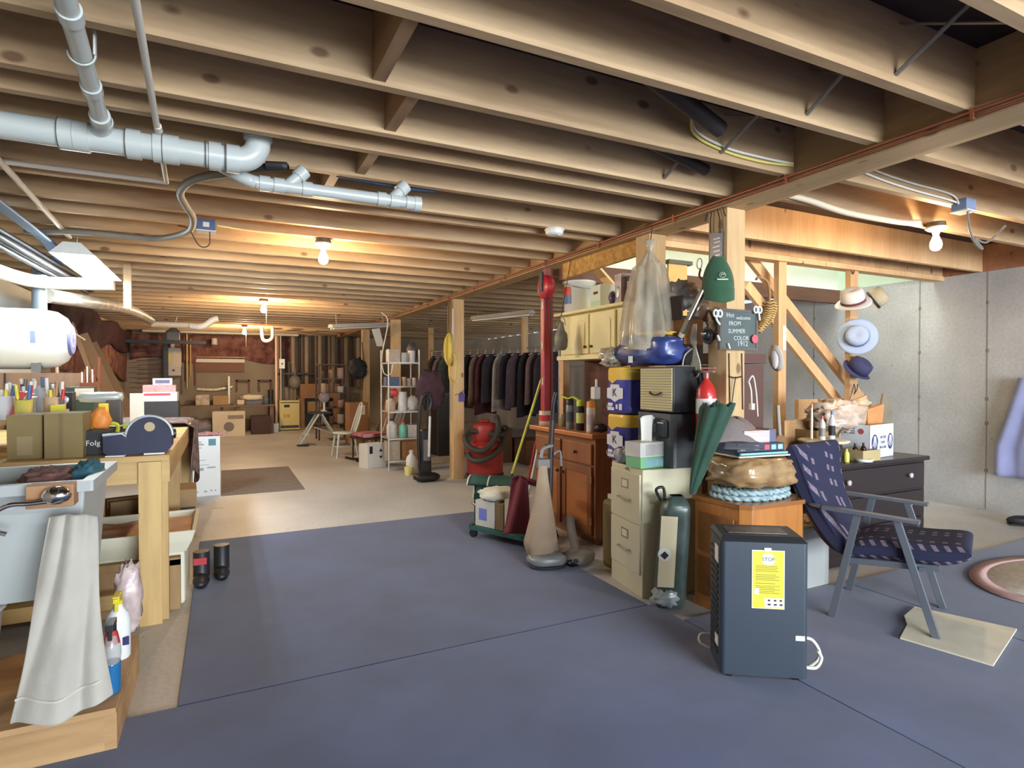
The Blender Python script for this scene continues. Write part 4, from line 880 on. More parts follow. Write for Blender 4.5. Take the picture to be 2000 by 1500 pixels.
# paper towel packs
PTB = M('pack_blue', (62, 64, 156), .25, coat=.3); PTY = M('pack_yellow', (230, 190, 74), .3); PTW = M('pack_white', (226, 226, 236), .35)
for k, (z0, lab) in enumerate(((.71, 'blue and yellow wrapped multi-pack of paper rolls, lower of two'), (1.017, 'blue and yellow wrapped multi-pack of paper rolls, upper of two'))):
    t = thing('paper_towel_pack', lab, 'paper towels', (2.44, 3.15, z0), 0, 'wrapped paper roll packs')
    def rim(w, h, z, n=40):
        out = []
        for i in range(n):
            a = 2*PI*i/n; c, s = math.cos(a), math.sin(a)
            out.append((math.copysign(abs(c)**.5, c)*w, math.copysign(abs(s)**.5, s)*h, z))
        return out
    def shell(zs):
        b = MB(); n = 40; prev = None
        for z, kk in zs:
            r = rim(.135*kk, .125*kk, z)
            if prev: b.add(prev+r, [(i, (i+1) % n, n+(i+1) % n, n+i) for i in range(n)], True)
            prev = r
        return b
    b = shell([(0, .9), (.01, 1), (.22, 1)]); b.add(rim(.12, .11, 0), [tuple(range(39, -1, -1))]); b.build('wrapper', PTB, t)
    b = shell([(.22, 1), (.285, 1), (.30, .96), (.304, .6), (.304, .01)]); b.build('top_band', PTY, t)
    # diagonal yellow wedge, logo panel and white marks on the face toward the aisle
    for side in (0, 1):
        def Lp(y, z, e=.0015): return (-.1365-e, y, z) if side == 0 else (y, -.1265-e, z)
        f = MB(); f.prism([(-.02, .222), (.03, .195), (.07, .222)], .001, 'x', (-.1375, 0, 0)) if side == 0 else None
        if side == 0: f.build('yellow_wedge', PTY, t)
    b = MB(); b.prism([(-.085, .1), (-.085, .165), (-.05, .17), (-.045, .19), (.045, .19), (.05, .17), (.085, .165), (.085, .1), (.045, .095), (.0, .075), (-.045, .095)], .0015, 'x', (-.1385, 0, 0)); b.build('logo_panel', PTW, t)
    text('logo', 'K', .075, M('logo_navy', (40, 40, 84), .5), t, (-.14, 0, .135), (PI/2, 0, -PI/2), label='dark letter on a white panel')
    b = MB()
    for y, z, w_, h_ in ((-.06, .025, .03, .04), (-.02, .03, .02, .03), (.045, .02, .07, .02), (.05, .05, .05, .018)): b.box(-.1385, y-w_/2, z, -.1365, y+w_/2, z+h_)
    b.build('printed_marks', PTW, t)
    text('lettering', 'Long', .03, PTW, t, (-.1395, .06, .045), (PI/2, 0, -PI/2))
# things below the packs
t = thing('storage_case', 'olive padded case standing on the floor between the cabinets', 'case', (2.45, 3.14, 0)); MB().box(-.19, -.1, 0, .1, .1, .45).build('body', M('olive_case', (128, 110, 70), .7, var=.1, scale=5), t, bevel=.03)
slab('slab', 'white foam slab lying on the olive case', 'slab', 2.42, 3.12, .451, .26, .18, .03, 0, WH)
carton('box', 'pinkish box beneath the blue paper roll packs', (2.46, 3.14, .482), .22, .2, .226, 0, M('pinkish_box', (176, 146, 132), .7))
# brown base cabinet
KC = WOOD('kitchen_cab', (152, 94, 54), (112, 62, 34), axis='z', knots=False, rough=.4, coat=.3); KCT = WOOD('kitchen_top', (188, 116, 60), (150, 86, 42), axis='y', knots=False, rough=.35, coat=.3)
CX, CY0, CY1, CH = 2.44, 3.6, 4.52, .80
t = thing('base_cabinet', 'brown wooden base cabinet with two doors and two drawers behind the old vacuum', 'cabinet', (CX, (CY0+CY1)/2, 0)); h = (CY1-CY0)/2
MB().box(.02, -h, .06, .5, h, CH).build('body', KC, t); MB().box(.06, -h+.03, 0, .5, h-.03, .06).build('plinth', KC, t)
MB().box(-.03, -h-.03, CH, .52, h+.03, CH+.036).build('top', KCT, t, bevel=.006)
BRK = M('dark_knob', (70, 44, 30), .4)
for s in (-1, 1):
    y0, y1 = (.015, h-.03) if s > 0 else (-h+.03, -.015)
    d = MB().box(0, y0, CH-.2, .02, y1, CH-.045).build('drawer', KC, t, bevel=.004); MB().lathe([(0, .022), (.014, .018), (.008, .006), (.012, 0)], n=12).build('knob', BRK, d).matrix_local = T(0, (y0+y1)/2, CH-.12) @ RY(-PI/2)
    b = MB().box(0, y0, .08, .02, y0+.055, CH-.215).box(0, y1-.055, .08, .02, y1, CH-.215).box(0, y0+.055, .08, .02, y1-.055, .14).box(0, y0+.055, CH-.275, .02, y1-.055, CH-.215)
    d = b.build('door', KC, t, bevel=.002); MB().box(.008, y0+.055, .14, .018, y1-.055, CH-.275).build('panel', KCT, d)
    MB().lathe([(0, .022), (.013, .018), (.008, .006), (.012, 0)], n=12).build('knob', BRK, d).matrix_local = T(0, y0+.03 if s > 0 else y1-.03, CH-.3) @ RY(-PI/2)
    for z in (.16, CH-.33): MB().box(-.004, (y1-.004 if s > 0 else y0-.006), z, .002, (y1+.006 if s > 0 else y0+.004), z+.05).build('hinge', HW, d)
ct = CH+.037
# hutch on timber frame
HC = M('hutch_cream', (232, 222, 168), .45, var=.03, scale=2)
HX, HY0, HY1 = 2.60, 3.44, 4.36; hz0, hz1 = 1.395, 1.79; hh = (HY1-HY0)/2; hy = (HY0+HY1)/2
t = thing('wall_cupboard', 'cream painted two-door cupboard raised on timber legs above the brown cabinet', 'cupboard', (HX, hy, hz0))
MB().box(.018, -hh, 0, .3, hh, hz1-hz0-.02).build('body', HC, t); MB().box(-.04, -hh-.03, hz1-hz0-.02, .32, hh+.03, hz1-hz0+.005).build('top', HC, t, bevel=.006)
MB().box(-.012, -hh-.02, -.0, .018, hh+.02, .035).build('bottom_rail', HC, t, bevel=.003)
BRZ = M('bronze_knob', (112, 92, 44), .35, .8)
for s in (-1, 1):
    y0, y1 = (.01, hh-.04) if s > 0 else (-hh+.12, -.01)
    d = MB().box(0, y0, .045, .018, y1, hz1-hz0-.035).build('door', HC, t, bevel=.004)
    zz = hz1-hz0-.035; ym = (y0+y1)/2; w_ = (y1-y0)/2-.05
    pts = [(ym-w_, .085), (ym+w_, .085), (ym+w_, zz-.07)] + [(ym+w_*math.cos(q), zz-.07+.03*math.sin(q)) for q in [i*PI/8 for i in range(1, 8)]] + [(ym-w_, zz-.07)]
    MB().prism(pts, .006, 'x', (-.005, 0, 0)).build('raised_panel', HC, d, bevel=.003)
    MB().lathe([(0, .022), (.012, .018), (.007, .006), (.01, 0)], n=12).build('knob', BRZ, d).matrix_local = T(0, y0+.035 if s > 0 else y1-.035, .1) @ RY(-PI/2)
t = thing('cupboard_stand', 'open timber stand with a dark back that carries the cream cupboard', 'stand', (HX, hy, ct))
for y in (-hh+.01, hh-.07): MB().box(.0, y, 0, .06, y+.06, hz0-ct-.001).build('leg', STUD, t)
MB().box(.26, -hh, 0, .28, hh, hz0-ct-.001).build('back_panel', WOOD('dark_back', (96, 48, 36), (58, 28, 24), axis='y', knots=False), t)
# cans and bits on the brown cabinet
def onc(u, X=2.52): return px(u, 830, X)
q = onc(1064, 2.50); can('paint_can', 'red and white patterned paint can on the far left of the brown cabinet', (q.x, q.y, ct), .05, .125, M('can_cream', (214, 196, 172), .5, var=.3, scale=30), band=M('can_red', (188, 52, 46), .5))
q = onc(1113); can('spray_can', 'grey spray can with a dark cap on the brown cabinet', (q.x, q.y, ct), .032, .19, M('can_grey', (136, 142, 152), .4, .3), capm=BK, band=M('can_navy', (84, 90, 108), .4))
q = onc(1132); can('spray_can', 'black spray can with a lime band on the brown cabinet', (q.x, q.y-.01, ct), .032, .19, BK, capm=LIME, band=M('can_lime', (206, 214, 120), .4))
q = onc(1154); can('spray_can', 'white spray can with an orange cap on the brown cabinet', (q.x, q.y, ct), .034, .185, M('can_white', (226, 222, 216), .4), capm=M('cap_orange', (236, 164, 78), .4), band=M('can_pinkish', (206, 196, 206), .4))
q = onc(1120, 2.60); t = thing('hand_tool', 'tool with a lime yellow blade guard lying over the spray cans', 'tool', (q.x, q.y, ct+.2)); MB().tube(bez([(-.02, .16, .06), (0, .08, .035), (0, 0, .05), (0, -.08, .03)]), .016, 8, flat=.5).build('handle', LIME, t)
q = onc(1100, 2.62); can('jar', 'dusty glass jar behind the vacuum handle on the brown cabinet', (q.x, q.y, ct), .04, .1, M('dusty_glass', (150, 140, 110), .3), cat='jar')
q = onc(1173, 2.55); tag(MB().blob((q.x, q.y, ct+.035), .05, .055, .035, .2, 3, 20, 12, 6, 1, ct+.001).build('work_glove', BK), 'black work glove at the right end of the brown cabinet', 'glove')
q = onc(1163, 2.66); t = thing('bottle', 'small white bottle in the dark under the cream cupboard', 'bottle', (q.x, q.y, ct+.24)); MB().box(-.03, -.03, 0, .03, .03, .1).build('body', WH, t, bevel=.01); MB().cyl((0, -.01, .1), (0, -.01, .16), .01).build('spout', WH, t)
MB().box(-.035, -.035, -.24, .035, .035, 0).build('stand_block', CARDD, t)
# things on top of the cream cupboard
tz = hz1+.006
q = px(1131, 600, 2.72); t = thing('bucket', 'white plastic bucket with a red and blue label on the cream cupboard', 'bucket', (q.x, q.y, tz))
MB().lathe([(.115, 0), (.125, .02), (.135, .24), (.142, .245), (.142, .262), (.13, .262), (.12, .03), (0, .03)], n=32).build('body', M('bucket_white', (214, 218, 220), .35), t)
for z0, z1, m in ((.14, .21, M('lab_red', (206, 62, 50), .5)), (.07, .14, M('lab_blue', (84, 116, 170), .5))):
    n = 8
    for a0 in (2.75, 4.95):
        b = MB(); v = [((.125+.01*z/.24+.0035)*math.cos(a0+i*.12), (.125+.01*z/.24+.0035)*math.sin(a0+i*.12), z) for z in (z0, z1) for i in range(n)]
        b.add(v, [(i, i+1, n+i+1, n+i) for i in range(n-1)]); b.build('label', m, t)
MB().tube([(.14*math.cos(a), .14*math.sin(a)*1.0, .24-.05*math.sin(a+PI)) for a in [PI+PI*i/12 for i in range(13)]], .003, 6).build('handle', STEEL, t)
q = px(1172, 590, 2.64); t = carton('box', 'small white and green box with a black picture on the cream cupboard', (q.x+.03, q.y, tz), .14, .16, .17, -.1, M('box_mint', (214, 224, 212), .6), seam=False)
MB().box(-.0712, -.04, .1, -.07, .03, .12).build('picture', INK, t); MB().box(-.0712, -.07, .01, -.07, .07, .05).build('green_print', M('mint_print', (176, 214, 190), .6), t)
q = px(1197, 590, 2.62); tag(MB().blob((q.x, q.y, tz+.05), .03, .035, .05, .3, 3, 18, 12, 8, 1, tz+.001).build('plastic_bag', M('purple_bag', (110, 96, 130), .3, var=.6, scale=12)), 'small bag with purple contents between boxes on the cupboard', 'bag')
q = px(1214, 585, 2.64); t = carton('box', 'pale pinkish box with a picture of glassware on the cupboard', (q.x+.02, q.y, tz), .1, .1, .215, -.15, M('box_pinkish', (190, 180, 186), .5, var=.3, scale=14), seam=False); MB().blob((-.051, 0, .08), .003, .03, .045, .3, 3, 14, 8).build('picture', SIL, t)
q = px(1236, 585, 2.66); t = carton('box', 'dark box with a bright floral picture behind the hanging bag', (q.x+.02, q.y, tz), .09, .09, .19, 0, BK, seam=False); MB().box(-.0457, -.035, .03, -.045, .035, .15).build('picture', M('floral_print', (236, 214, 206), .5, var=.6, scale=40, c2=(150, 60, 50)), t)
# OSB beam and brace
OSB = M('osb', (206, 164, 92), .8, var=.4, scale=26, c2=(168, 122, 62), detail=2)
yA, yB = px(1105, 520, 2.6).y, YP2+.14
MB_o = MB(); MB_o.hexa([(2.57, yB, GB-.11), (2.6, yB, GB-.11), (2.6, yA, GB-.13), (2.57, yA, GB-.13), (2.57, yB, GB-.001), (2.6, yB, GB-.001), (2.6, yA, GB-.001), (2.57, yA, GB-.001)])
tag(MB_o.build('osb_beam', OSB), 'speckled strand board beam under the girder over the white bucket', 'beam')
p, q = px(1165, 525, 2.85), px(1200, 565, 2.85)
tag(MB().bar(p, q, .03, .07).build('brace_board', STUD), 'short diagonal board behind the boxes on the cream cupboard', 'board')
# red steel column, board, pulley and lantern
RED = M('column_red', (146, 62, 62), .5, var=.3, scale=7, c2=(116, 74, 66)); RED2 = M('board_red', (170, 34, 50), .4, var=.15, scale=6)
yr = px(1070, 700, 2.58).y
tag(MB().cyl((2.58, yr, 0.0), (2.58, yr, GB-.002), .045, n=24).build('steel_column', RED), 'worn red steel column holding up the girder behind the brown cabinet', 'post')
t = thing('hand_drill_tool', 'bright red tool with a round red head hanging beside the steel column', 'tool', (2.5, yr-.1, ct))
MB().box(-.03, -.02, 0, .03, .04, 1.2).build('shaft', RED2, t, bevel=.01)
for z in (.35, .66, 1.0): MB().box(-.035, -.012, z, -.03, .0, z+.06).build('scuff', WH, t)
MB().lathe([(0, -.04), (.09, -.035), (.1, -.02), (.1, .02), (.09, .035), (0, .04)], n=24).build('reel', RED2, t).matrix_local = T(-.03, -.06, 1.18) @ RY(PI/2)
MB().box(-.08, -.08, 1.14, -.06, -.03, 1.3).build('bracket', BK, t)
tag(MB().tube(bez([(2.45, yr-.22, 2.0), (2.43, yr-.24, 1.8), (2.44, yr-.25, 1.6)]), .004, 6).build('cord', BC), 'thin dark cord hanging from the round red reel', 'cord')
q = px(1096, 655, 2.45); tag(MB().cyl((q.x, q.y, 1.74), (2.54, q.y, 2.2), .003, n=6).build('hanging_wire', BC), 'thin wire holding the old grey lantern', 'wire'); t = thing('lantern', 'old grey lantern lamp hanging beside the red column', 'lantern', (q.x, q.y, 1.47)); LG = M('lantern_grey', (128, 122, 108), .5, var=.3, scale=10)
MB().lathe([(.03, 0), (.05, .02), (.055, .08), (.05, .13), (.03, .16), (.02, .2), (.025, .22), (0, .24)], n=20).build('body', LG, t); MB().tube([(.04*math.cos(a), 0, .2+.07*math.sin(a)) for a in [PI*i/8 for i in range(9)]], .003, 6).build('handle', STEEL, t)
# fire extinguisher on the post
q = px(1379, 800, 2.45); ER = M('extinguisher_red', (196, 50, 48), .3, coat=.4)
t = thing('fire_extinguisher', 'red fire extinguisher with a white label hanging on the post', 'fire extinguisher', (q.x, q.y, .88))
MB().lathe([(.05, 0), (.056, .015), (.056, .27), (.05, .31), (.03, .345), (.016, .36), (.016, .375)], n=28).build('cylinder', ER, t)
MB().lathe([(.0567, .17), (.0567, .255)], n=28).build('label', M('label_white', (226, 222, 216), .5), t)
text('lettering', 'FIRE', .025, INK, t, (-.042, -.04, .19), (PI/2, 0, -.75))
b = MB(); b.cyl((0, 0, .37), (0, 0, .4), .018, n=12).box(-.012, -.06, .4, .012, .03, .412).box(-.01, -.065, .42, .01, .03, .43); b.build('valve', M('valve_metal', (146, 96, 92), .4, .4), t)
MB().tube(bez([(0, .02, .4), (.03, .06, .4), (.06, .07, .3), (.06, .06, .2)]), .009, 8).build('hose', BK, t)
# folded green patio umbrella leaning
GR = M('umbrella_green', (30, 66, 50), .85, var=.25, scale=8, bump=.3, sheen=.2)
t = thing('patio_umbrella', 'folded dark green umbrella leaning point down between safe and side cabinet', 'umbrella', (2.3, 2.55, 0))
top, bot = px(1402, 790, 2.36)-t.location, px(1352, 965, 2.2)-t.location; tip = px(1332, 1012, 2.2)-t.location
def umb(u, v):
    a = 2*PI*u; c = top.lerp(bot, v); r = (.08*(1-v)**.8+.012)*(1+.1*math.cos(a*7+v*3)); 
    return Vector((c.x+r*math.cos(a), c.y+r*math.sin(a)*.8, c.z+.012*math.cos(a*6)*(v < .05)))
b = MB().grid(umb, 48, 20, closed_u=True); b.build('canopy', GR, t, solid=.003)
MB().cyl(top+Vector((0, 0, .02)), tip-(bot-top)*.55, .011, n=10).build('pole', BK, t)
# bagged green-grey bundle
GB_ = M('bundle_green', (66, 80, 76), .35, var=.3, scale=9, bump=.35, coat=.2)
t = thing('bagged_bundle', 'tall dark green bundle in clear wrap with a cream label, standing on the carpet edge', 'bundle', (2.19, 2.50, .009), -.45)
def bun(u, v):
    a = 2*PI*u; c, s = math.cos(a), math.sin(a); w_ = .085-.01*v; d_ = .075; k = 1+.03*mnoise.noise(Vector((c*2, s*2, v*5)))
    if v > .88: k *= 1-.55*((v-.88)/.12)**2
    if v < .05: k *= .85+v*3
    return Vector((math.copysign(abs(c)**.6, c)*w_*k+.04*v, math.copysign(abs(s)**.6, s)*d_*k, v*.6))
b = MB().grid(bun, 40, 30, closed_u=True); b.build('wrap', GB_, t)
MB().box(-.088+.0, -.081, .12, -.0, -.074, .5, .0, 0).build('label', M('bundle_label', (222, 208, 172), .5), t).rotation_euler = (0, .055, 0)
MB().cyl((-.045, -.083, .3), (-.045, -.085, .3), .036, n=24).build('oval_mark', PAPER, t); MB().cyl((-.045, -.0852, .295), (-.045, -.0865, .295), .022, n=4).build('dark_mark', INK, t)
MB().blob((-.03, -.05, .06), .07, .045, .05, .4, 5, 24, 16, 5, .9, .001).build('crumpled_wrap', M('clear_wrap', (170, 178, 178), .15, var=.4, scale=20, bump=.6), t)
MB().tube(bez([(-.04, .02, .57), (-.07, 0, .63), (-.03, 0, .64), (-.02, .01, .56)]), .008, 8).build('strap', BK, t)
# clear hanging bag on the second post
q = px(1280, 560, 2.42); HB = M('hanging_bag', (226, 216, 196), .12, var=.5, scale=14, c2=(170, 158, 136), bump=.7, alpha=.55, detail=6, stretch=(1, 1, .3))
t = thing('hanging_bag', 'big crinkled clear plastic bag hanging from the girder in front of the post', 'bag', (q.x-.02, q.y+.03, 1.44))
def hb(u, v):
    a = 2*PI*u; z = .62*v; r = .195*(1-.62*v**1.3) if v < .8 else .195*(1-.62*.748)*max(.12, 1-((v-.8)/.2)**.7*.9)
    r *= 1+.08*math.cos(a*7+v*3)+.05*math.cos(a*13); return Vector((r*math.cos(a)*.9+.0, r*math.sin(a), z+.02*math.sin(a*3)*(1-v)))
b = MB().grid(hb, 64, 26, closed_u=True); b.blob((0, 0, .0), .16, .17, .03, .3, 4, 24, 10, 3); b.build('bag', HB, t)
MB().blob((0, -.01, .06), .09, .1, .05, .2, 3, 22, 12, 3, .8).build('grey_base', M('bag_item', (112, 106, 98), .6), t); MB().lathe([(.05, .08), (.055, .2), (.045, .3), (.06, .36), (.03, .42)], n=16).build('grey_item', M('bag_item2', (146, 140, 126), .6, var=.4, scale=10), t)
MB().lathe([(.02, .59), (.02, .62), (.045, .66), (.03, .67)], n=12).build('tied_top', HB, t); MB().cyl((0, 0, .62), (.02, .0, GB-1.44), .003, n=6).build('string', BC, t)
# blue pack lying on top and silver bag
q = px(1270, 680, 2.42); t = thing('plastic_pack', 'large blue printed plastic pack lying on the louvred box and roll packs', 'pack', (2.42, 2.93, 1.325))
MB().blob((0, 0, .1), .13, .26, .1, .12, 2.5, 36, 20, 12, .6, .001).build('body', M('pack_deep_blue', (60, 74, 138), .3, coat=.1, var=.4, bump=.3, scale=10), t)
MB().box(-.131, -.1, .1, -.128, -.02, .14).build('white_panel', PTW, t).rotation_euler = (.1, 0, 0); MB().box(-.132, .02, .02, -.129, .06, .065).build('bar_code', PTW, t)
MB().blob((-.02, -.02, .195), .1, .2, .022, .3, 3, 28, 12, 3).build('yellow_top', PTY, t)
tag(MB().blob((2.36, 3.22, 1.39), .1, .09, .065, .4, 4, 30, 18, 21, .9, 1.323).build('plastic_bag', M('pale_bag', (206, 196, 176), .15, var=.6, scale=14, c2=(150, 140, 130), bump=.7, coat=.4)), 'shiny pale crumpled bag at the left of the blue pack', 'bag')

# ================================================================ things hung on the near post
PX, PY = GX0-.01, YP1            # left face / front face of the post
def on_left(u, v, off=.0): return px(u, v, PX-off)
def on_front(u, v, off=.0): return py(u, v, PY-off)
# wire hangers at the top
b = MB()
for du in (-12, 0, 12):
    pts = [on_left(1398+du, v, .012) for v in (398, 415, 425, 440)]
a0 = on_left(1395, 398, .01); a1 = on_left(1388, 425, .012); a2 = on_left(1388, 455, .012); c0 = on_left(1405, 425, .012); c2 = on_left(1405, 455, .012)
b.tube(bez([a2, a1, a0, c0, c2], 5), .0035, 6); b.tube(bez([on_left(1383, 400, .01), on_left(1381, 420, .015), on_left(1377, 432, .02), on_left(1380, 418, .02)], 5), .0035, 6)
b.tube(bez([on_left(1412, 398, .01), on_left(1413, 412, .015), on_left(1417, 422, .02)], 5), .0035, 6)
tag(b.build('wire_hook', BC), 'bent dark wire hanger nailed to the top of the near post', 'hook')
p, q = on_left(1388, 457, .004), on_left(1411, 505, .004)
t = thing('metal_plate', 'small grey metal plate with raised marks above the green cap', 'plate', (PX-.004, (p.y+q.y)/2, q.z)); wy = abs(p.y-q.y)/2
MB().box(-.004, -wy, 0, .004, wy, p.z-q.z).build('plate', M('plate_grey', (112, 114, 124), .4, .5), t, bevel=.001)
b = MB()
for i, z in enumerate((.02, .045, .07, .095, .115)): b.box(-.006, -wy*.7, z, -.004, wy*(.3+.1*(i % 3)), z+.008)
b.build('raised_marks', M('plate_light', (176, 178, 184), .4, .5), t)
# green cap
CG = M('cap_green', (44, 84, 58), .85, var=.1, scale=30, bump=.2, sheen=.2)
c = on_left(1402, 540, .05)
t = thing('baseball_cap', 'green cap with a small cream logo hanging on the near post', 'cap', c)
# local frame: x = toward viewer's right across the image, z = up, y = into the picture
ca = -math.radians(28)
def capc(u, v):
    th = -PI*.02+PI*1.04*u; ph = v   # half dome hanging crown up
    w = .085*math.sin(min(1, .12+v*1.0)*PI/2)**.8
    return Vector((-math.cos(th)*w, -math.sin(th)*.075*math.sin(min(1, .1+v)*PI/2), .12-.19*v-.012*math.sin(u*PI)))
b = MB(); b.X = RZ(ca); b.grid(capc, 30, 20); b.build('crown', CG, t, solid=.004)
def cbr(u, v):
    x = (-1+2*u)*.085; return Vector((x*(1-.05*v), -.075*math.sqrt(max(0, 1-(x/.0875)**2))-.012*v, -.07-.085*v*(1-.25*(2*u-1)**2)))
b = MB(); b.X = RZ(ca); b.grid(cbr, 24, 8); b.build('brim', CG, t, solid=.005)
CL = M('logo_cream', (200, 206, 180), .6); b = MB(); b.X = RZ(ca); n = 24
b.tube([(.016*math.cos(2*PI*i/n), -.082, -.005+.014*math.sin(2*PI*i/n)) for i in range(n)], .0014, 5, closed=True); b.tube(bez([(-.009, -.083, -.008), (-.003, -.083, .001), (.004, -.083, -.004), (.01, -.083, .003)], 4), .002, 5); b.box(-.03, -.084, -.032, .03, -.08, -.026); b.build('logo', CL, t)
# chalkboard
SL = M('slate_board', (84, 94, 94), .7, var=.12, scale=6); SLF = WOOD('slate_frame', (96, 90, 82), (70, 64, 58), axis='z', knots=False)
p0_, p1_ = on_front(1404, 602, .03), on_front(1478, 685, .03)
t = thing('chalkboard', 'small framed chalkboard with chalk writing hung on the near post', 'chalkboard', ((p0_.x+p1_.x)/2, p0_.y, p1_.z)); w_ = (p1_.x-p0_.x)/2; h_ = p0_.z-p1_.z
MB().box(-w_+.01, -.004, .01, w_-.01, .006, h_-.01).build('slate', SL, t)
b = MB(); b.box(-w_, -.008, 0, w_, .01, .014).box(-w_, -.008, h_-.014, w_, .01, h_).box(-w_, -.008, .014, -w_+.014, .01, h_-.014).box(w_-.014, -.008, .014, w_, .01, h_-.014); b.build('frame', SLF, t)
CH_ = M('chalk', (196, 204, 204), .9)
for s_, x, z, sz in (('Hot', -.065, h_-.035, .036), ('welcome', .035, h_-.046, .03), ('FROM', -.03, h_-.08, .034), ('SUMMER', -.015, h_-.122, .034), ('COLOR', .02, h_-.16, .034), ('1912', .03, .036, .042)):
    text('chalk_writing', s_, sz, CH_, t, (x, -.0045, z), (PI/2, -.03, 0), ext=.0003)
for (u, v, r, m, lab, nm) in ((1402, 612, .03, M('lace_white', (206, 216, 220), .7), 'pale lace bow ornament at the top left of the chalkboard', 'bow_ornament'), (1480, 605, .03, M('lace_white2', (214, 218, 220), .7), 'white ribbon ornament at the top right of the chalkboard', 'bow_ornament')):
    q = on_front(u, v, .05); b = MB()
    for s in (-1, 1): b.tube([(s*r*(.5+.5*math.cos(a)), 0, r*.6*math.sin(a)) for a in [2*PI*i/14 for i in range(14)]], .006, 7, closed=True)
    b.tube(bez([(0, 0, 0), (.01*(1 if u > 1450 else -1), 0, -.03), (.015, 0, -.06)]), .006, 7); b.blob((0, 0, 0), .009, .009, .009)
    b.v = [x_+q for x_ in b.v]; tag(b.build(nm, m), lab, 'ornament')
q = on_front(1475, 662, .05); tag(MB().cyl((q.x, q.y, q.z), (q.x, q.y+.006, q.z), .024, n=24).build('round_tag', M('tag_pink', (204, 92, 104), .5)), 'round pinkish red tag at the lower right corner of the chalkboard', 'tag')
for i, (u, v, lab) in enumerate(((1403, 660, 'white clothes peg clipped at the left edge of the chalkboard'), (1423, 676, 'white peg under the bottom edge of the chalkboard'))):
    q = on_front(u, v, .045); tag(MB().bar(q+Vector((-.006, 0, .015)), q+Vector((.008, 0, -.015)), .01, .008).build('peg', WH), lab, 'peg')
# scissors and keys on the left, rope hank, headlamp, level gauge
q = on_left(1366, 515, .1); t = thing('scissors', 'old scissors with looped handle hanging left of the green cap', 'scissors', q); b = MB()
b.tube([(0, .02*math.cos(a), .03*math.sin(a)) for a in [2*PI*i/16 for i in range(16)]], .003, 6, closed=True); b.build('handle_loop', STEEL, t); MB().tube(bez([(0, -.01, -.03), (0, .0, -.07), (0, -.03, -.1)]), .006, 6).build('blade', RU, t)
q0, q1 = on_left(1374, 565, .12), on_left(1333, 650, .12)
t = thing('caulking_gun', 'dark metal caulking gun hanging slantwise left of the near post', 'caulking gun', (q1+q0)/2); m_ = (q1+q0)/2
MB().bar(q0-m_, q1-m_, .02, .03).build('frame', M('gun_dark', (84, 82, 72), .5, .4), t); MB().cyl((q1-m_)*1.0, (q1-m_)*1.18, .017, n=12).build('nozzle_end', M('gun_tip', (188, 186, 160), .4), t); MB().bar((q0-m_)+Vector((-.012, -.02, 0)), (q1-m_)*.4+Vector((-.012, -.02, 0)), .006, .008).build('rod', STEEL, t)
RP = M('rope_white', (210, 202, 182), .9, var=.2, scale=60, bump=.4)
q = on_left(1357, 680, .06); t = thing('rope_hank', 'hank of white cord tied up and hanging left of the headlamp', 'rope', q); b = MB()
for k in range(7):
    o_ = (k-3)*.006; b.tube(bez([(o_*.3, o_, .14), (-.01, o_*1.2, .05), (0, o_*.5, 0), (.01, o_*1.6, -.08), (0, o_*2.6, -.13)]), .0045, 6)
for k in range(4): b.tube([(.0, .0+.026*math.cos(a)*(1+.1*k), -.14-.03*math.sin(a)) for a in [PI*i/8-.4 for i in range(11)]], .0045, 6)
b.tube(bez([(0, .02, .0), (-.02, .06, -.04), (-.02, .08, -.1)]), .0045, 6); b.build('rope', RP, t)
q = on_left(1383, 655, .06); t = thing('headlamp', 'black and grey headlamp hanging by the chalkboard', 'headlamp', q)
MB().blob((0, 0, 0), .035, .045, .05, .1, 2, 20, 14, 3).build('body', M('lamp_grey', (96, 90, 88), .5), t); MB().blob((-.02, -.01, 0), .025, .03, .034, .05, 2, 18, 12).build('lens', BK, t)
b = MB(); b.box(-.047, -.025, .005, -.042, .008, .011); b.build('reflector', PAPER, t)
b = MB(); b.tube(bez([(0, 0, .05), (0, .02, .1), (.01, 0, .14), (.01, -.03, .08), (0, -.03, .04)]), .008, 6, flat=.4); b.build('strap', M('strap_brown', (116, 84, 66), .8, var=.4, scale=20), t)
for k, (u, v, c_, lab) in enumerate(((1373, 612, (140, 104, 84), 'brown leather work strap bunched above the headlamp'), (1393, 640, (176, 150, 130), 'pinkish dried gourd charm hanging next to the chalkboard'))):
    q = on_left(u, v, .05); tag(MB().blob((q.x, q.y, q.z), .02, .03, .04, .4, 4, 18, 12, 30+k).build('leather_strap' if k == 0 else 'gourd_charm', M('hang_%d' % k, c_, .8, var=.3, scale=20)), lab, 'strap' if k == 0 else 'charm')
# dark shelf with bag behind the hanging bag
t = thing('open_box', 'dark open crate holding crumpled plastic behind the big hanging bag', 'crate', (2.50, 2.85, 1.60)); 
MB().box(-.06, -.17, 0, .2, .16, .02).box(-.06, -.17, .02, -.05, .16, .14).box(-.06, .15, .02, .2, .16, .18).build('crate', WOOD('dark_crate', (70, 50, 46), (42, 30, 30), axis='y', knots=False), t)
MB().blob((.03, -.05, .16), .08, .13, .08, .4, 4, 28, 18, 15, .9).build('crumpled_plastic', M('crumple', (186, 180, 178), .2, var=.4, scale=14, bump=.6), t)
t = thing('wooden_box', 'rough brown wooden box hung behind the rope hank', 'box', (2.5, 2.83, 1.33)); MB().box(-.05, -.16, .12, .1, .12, .27).build('body', WOOD('rough_brown', (150, 104, 56), (104, 68, 38), axis='y', knots=False), t)
MB().box(-.04, -.16, 0, .1, .12, .12).build('dark_lower', BK, t)
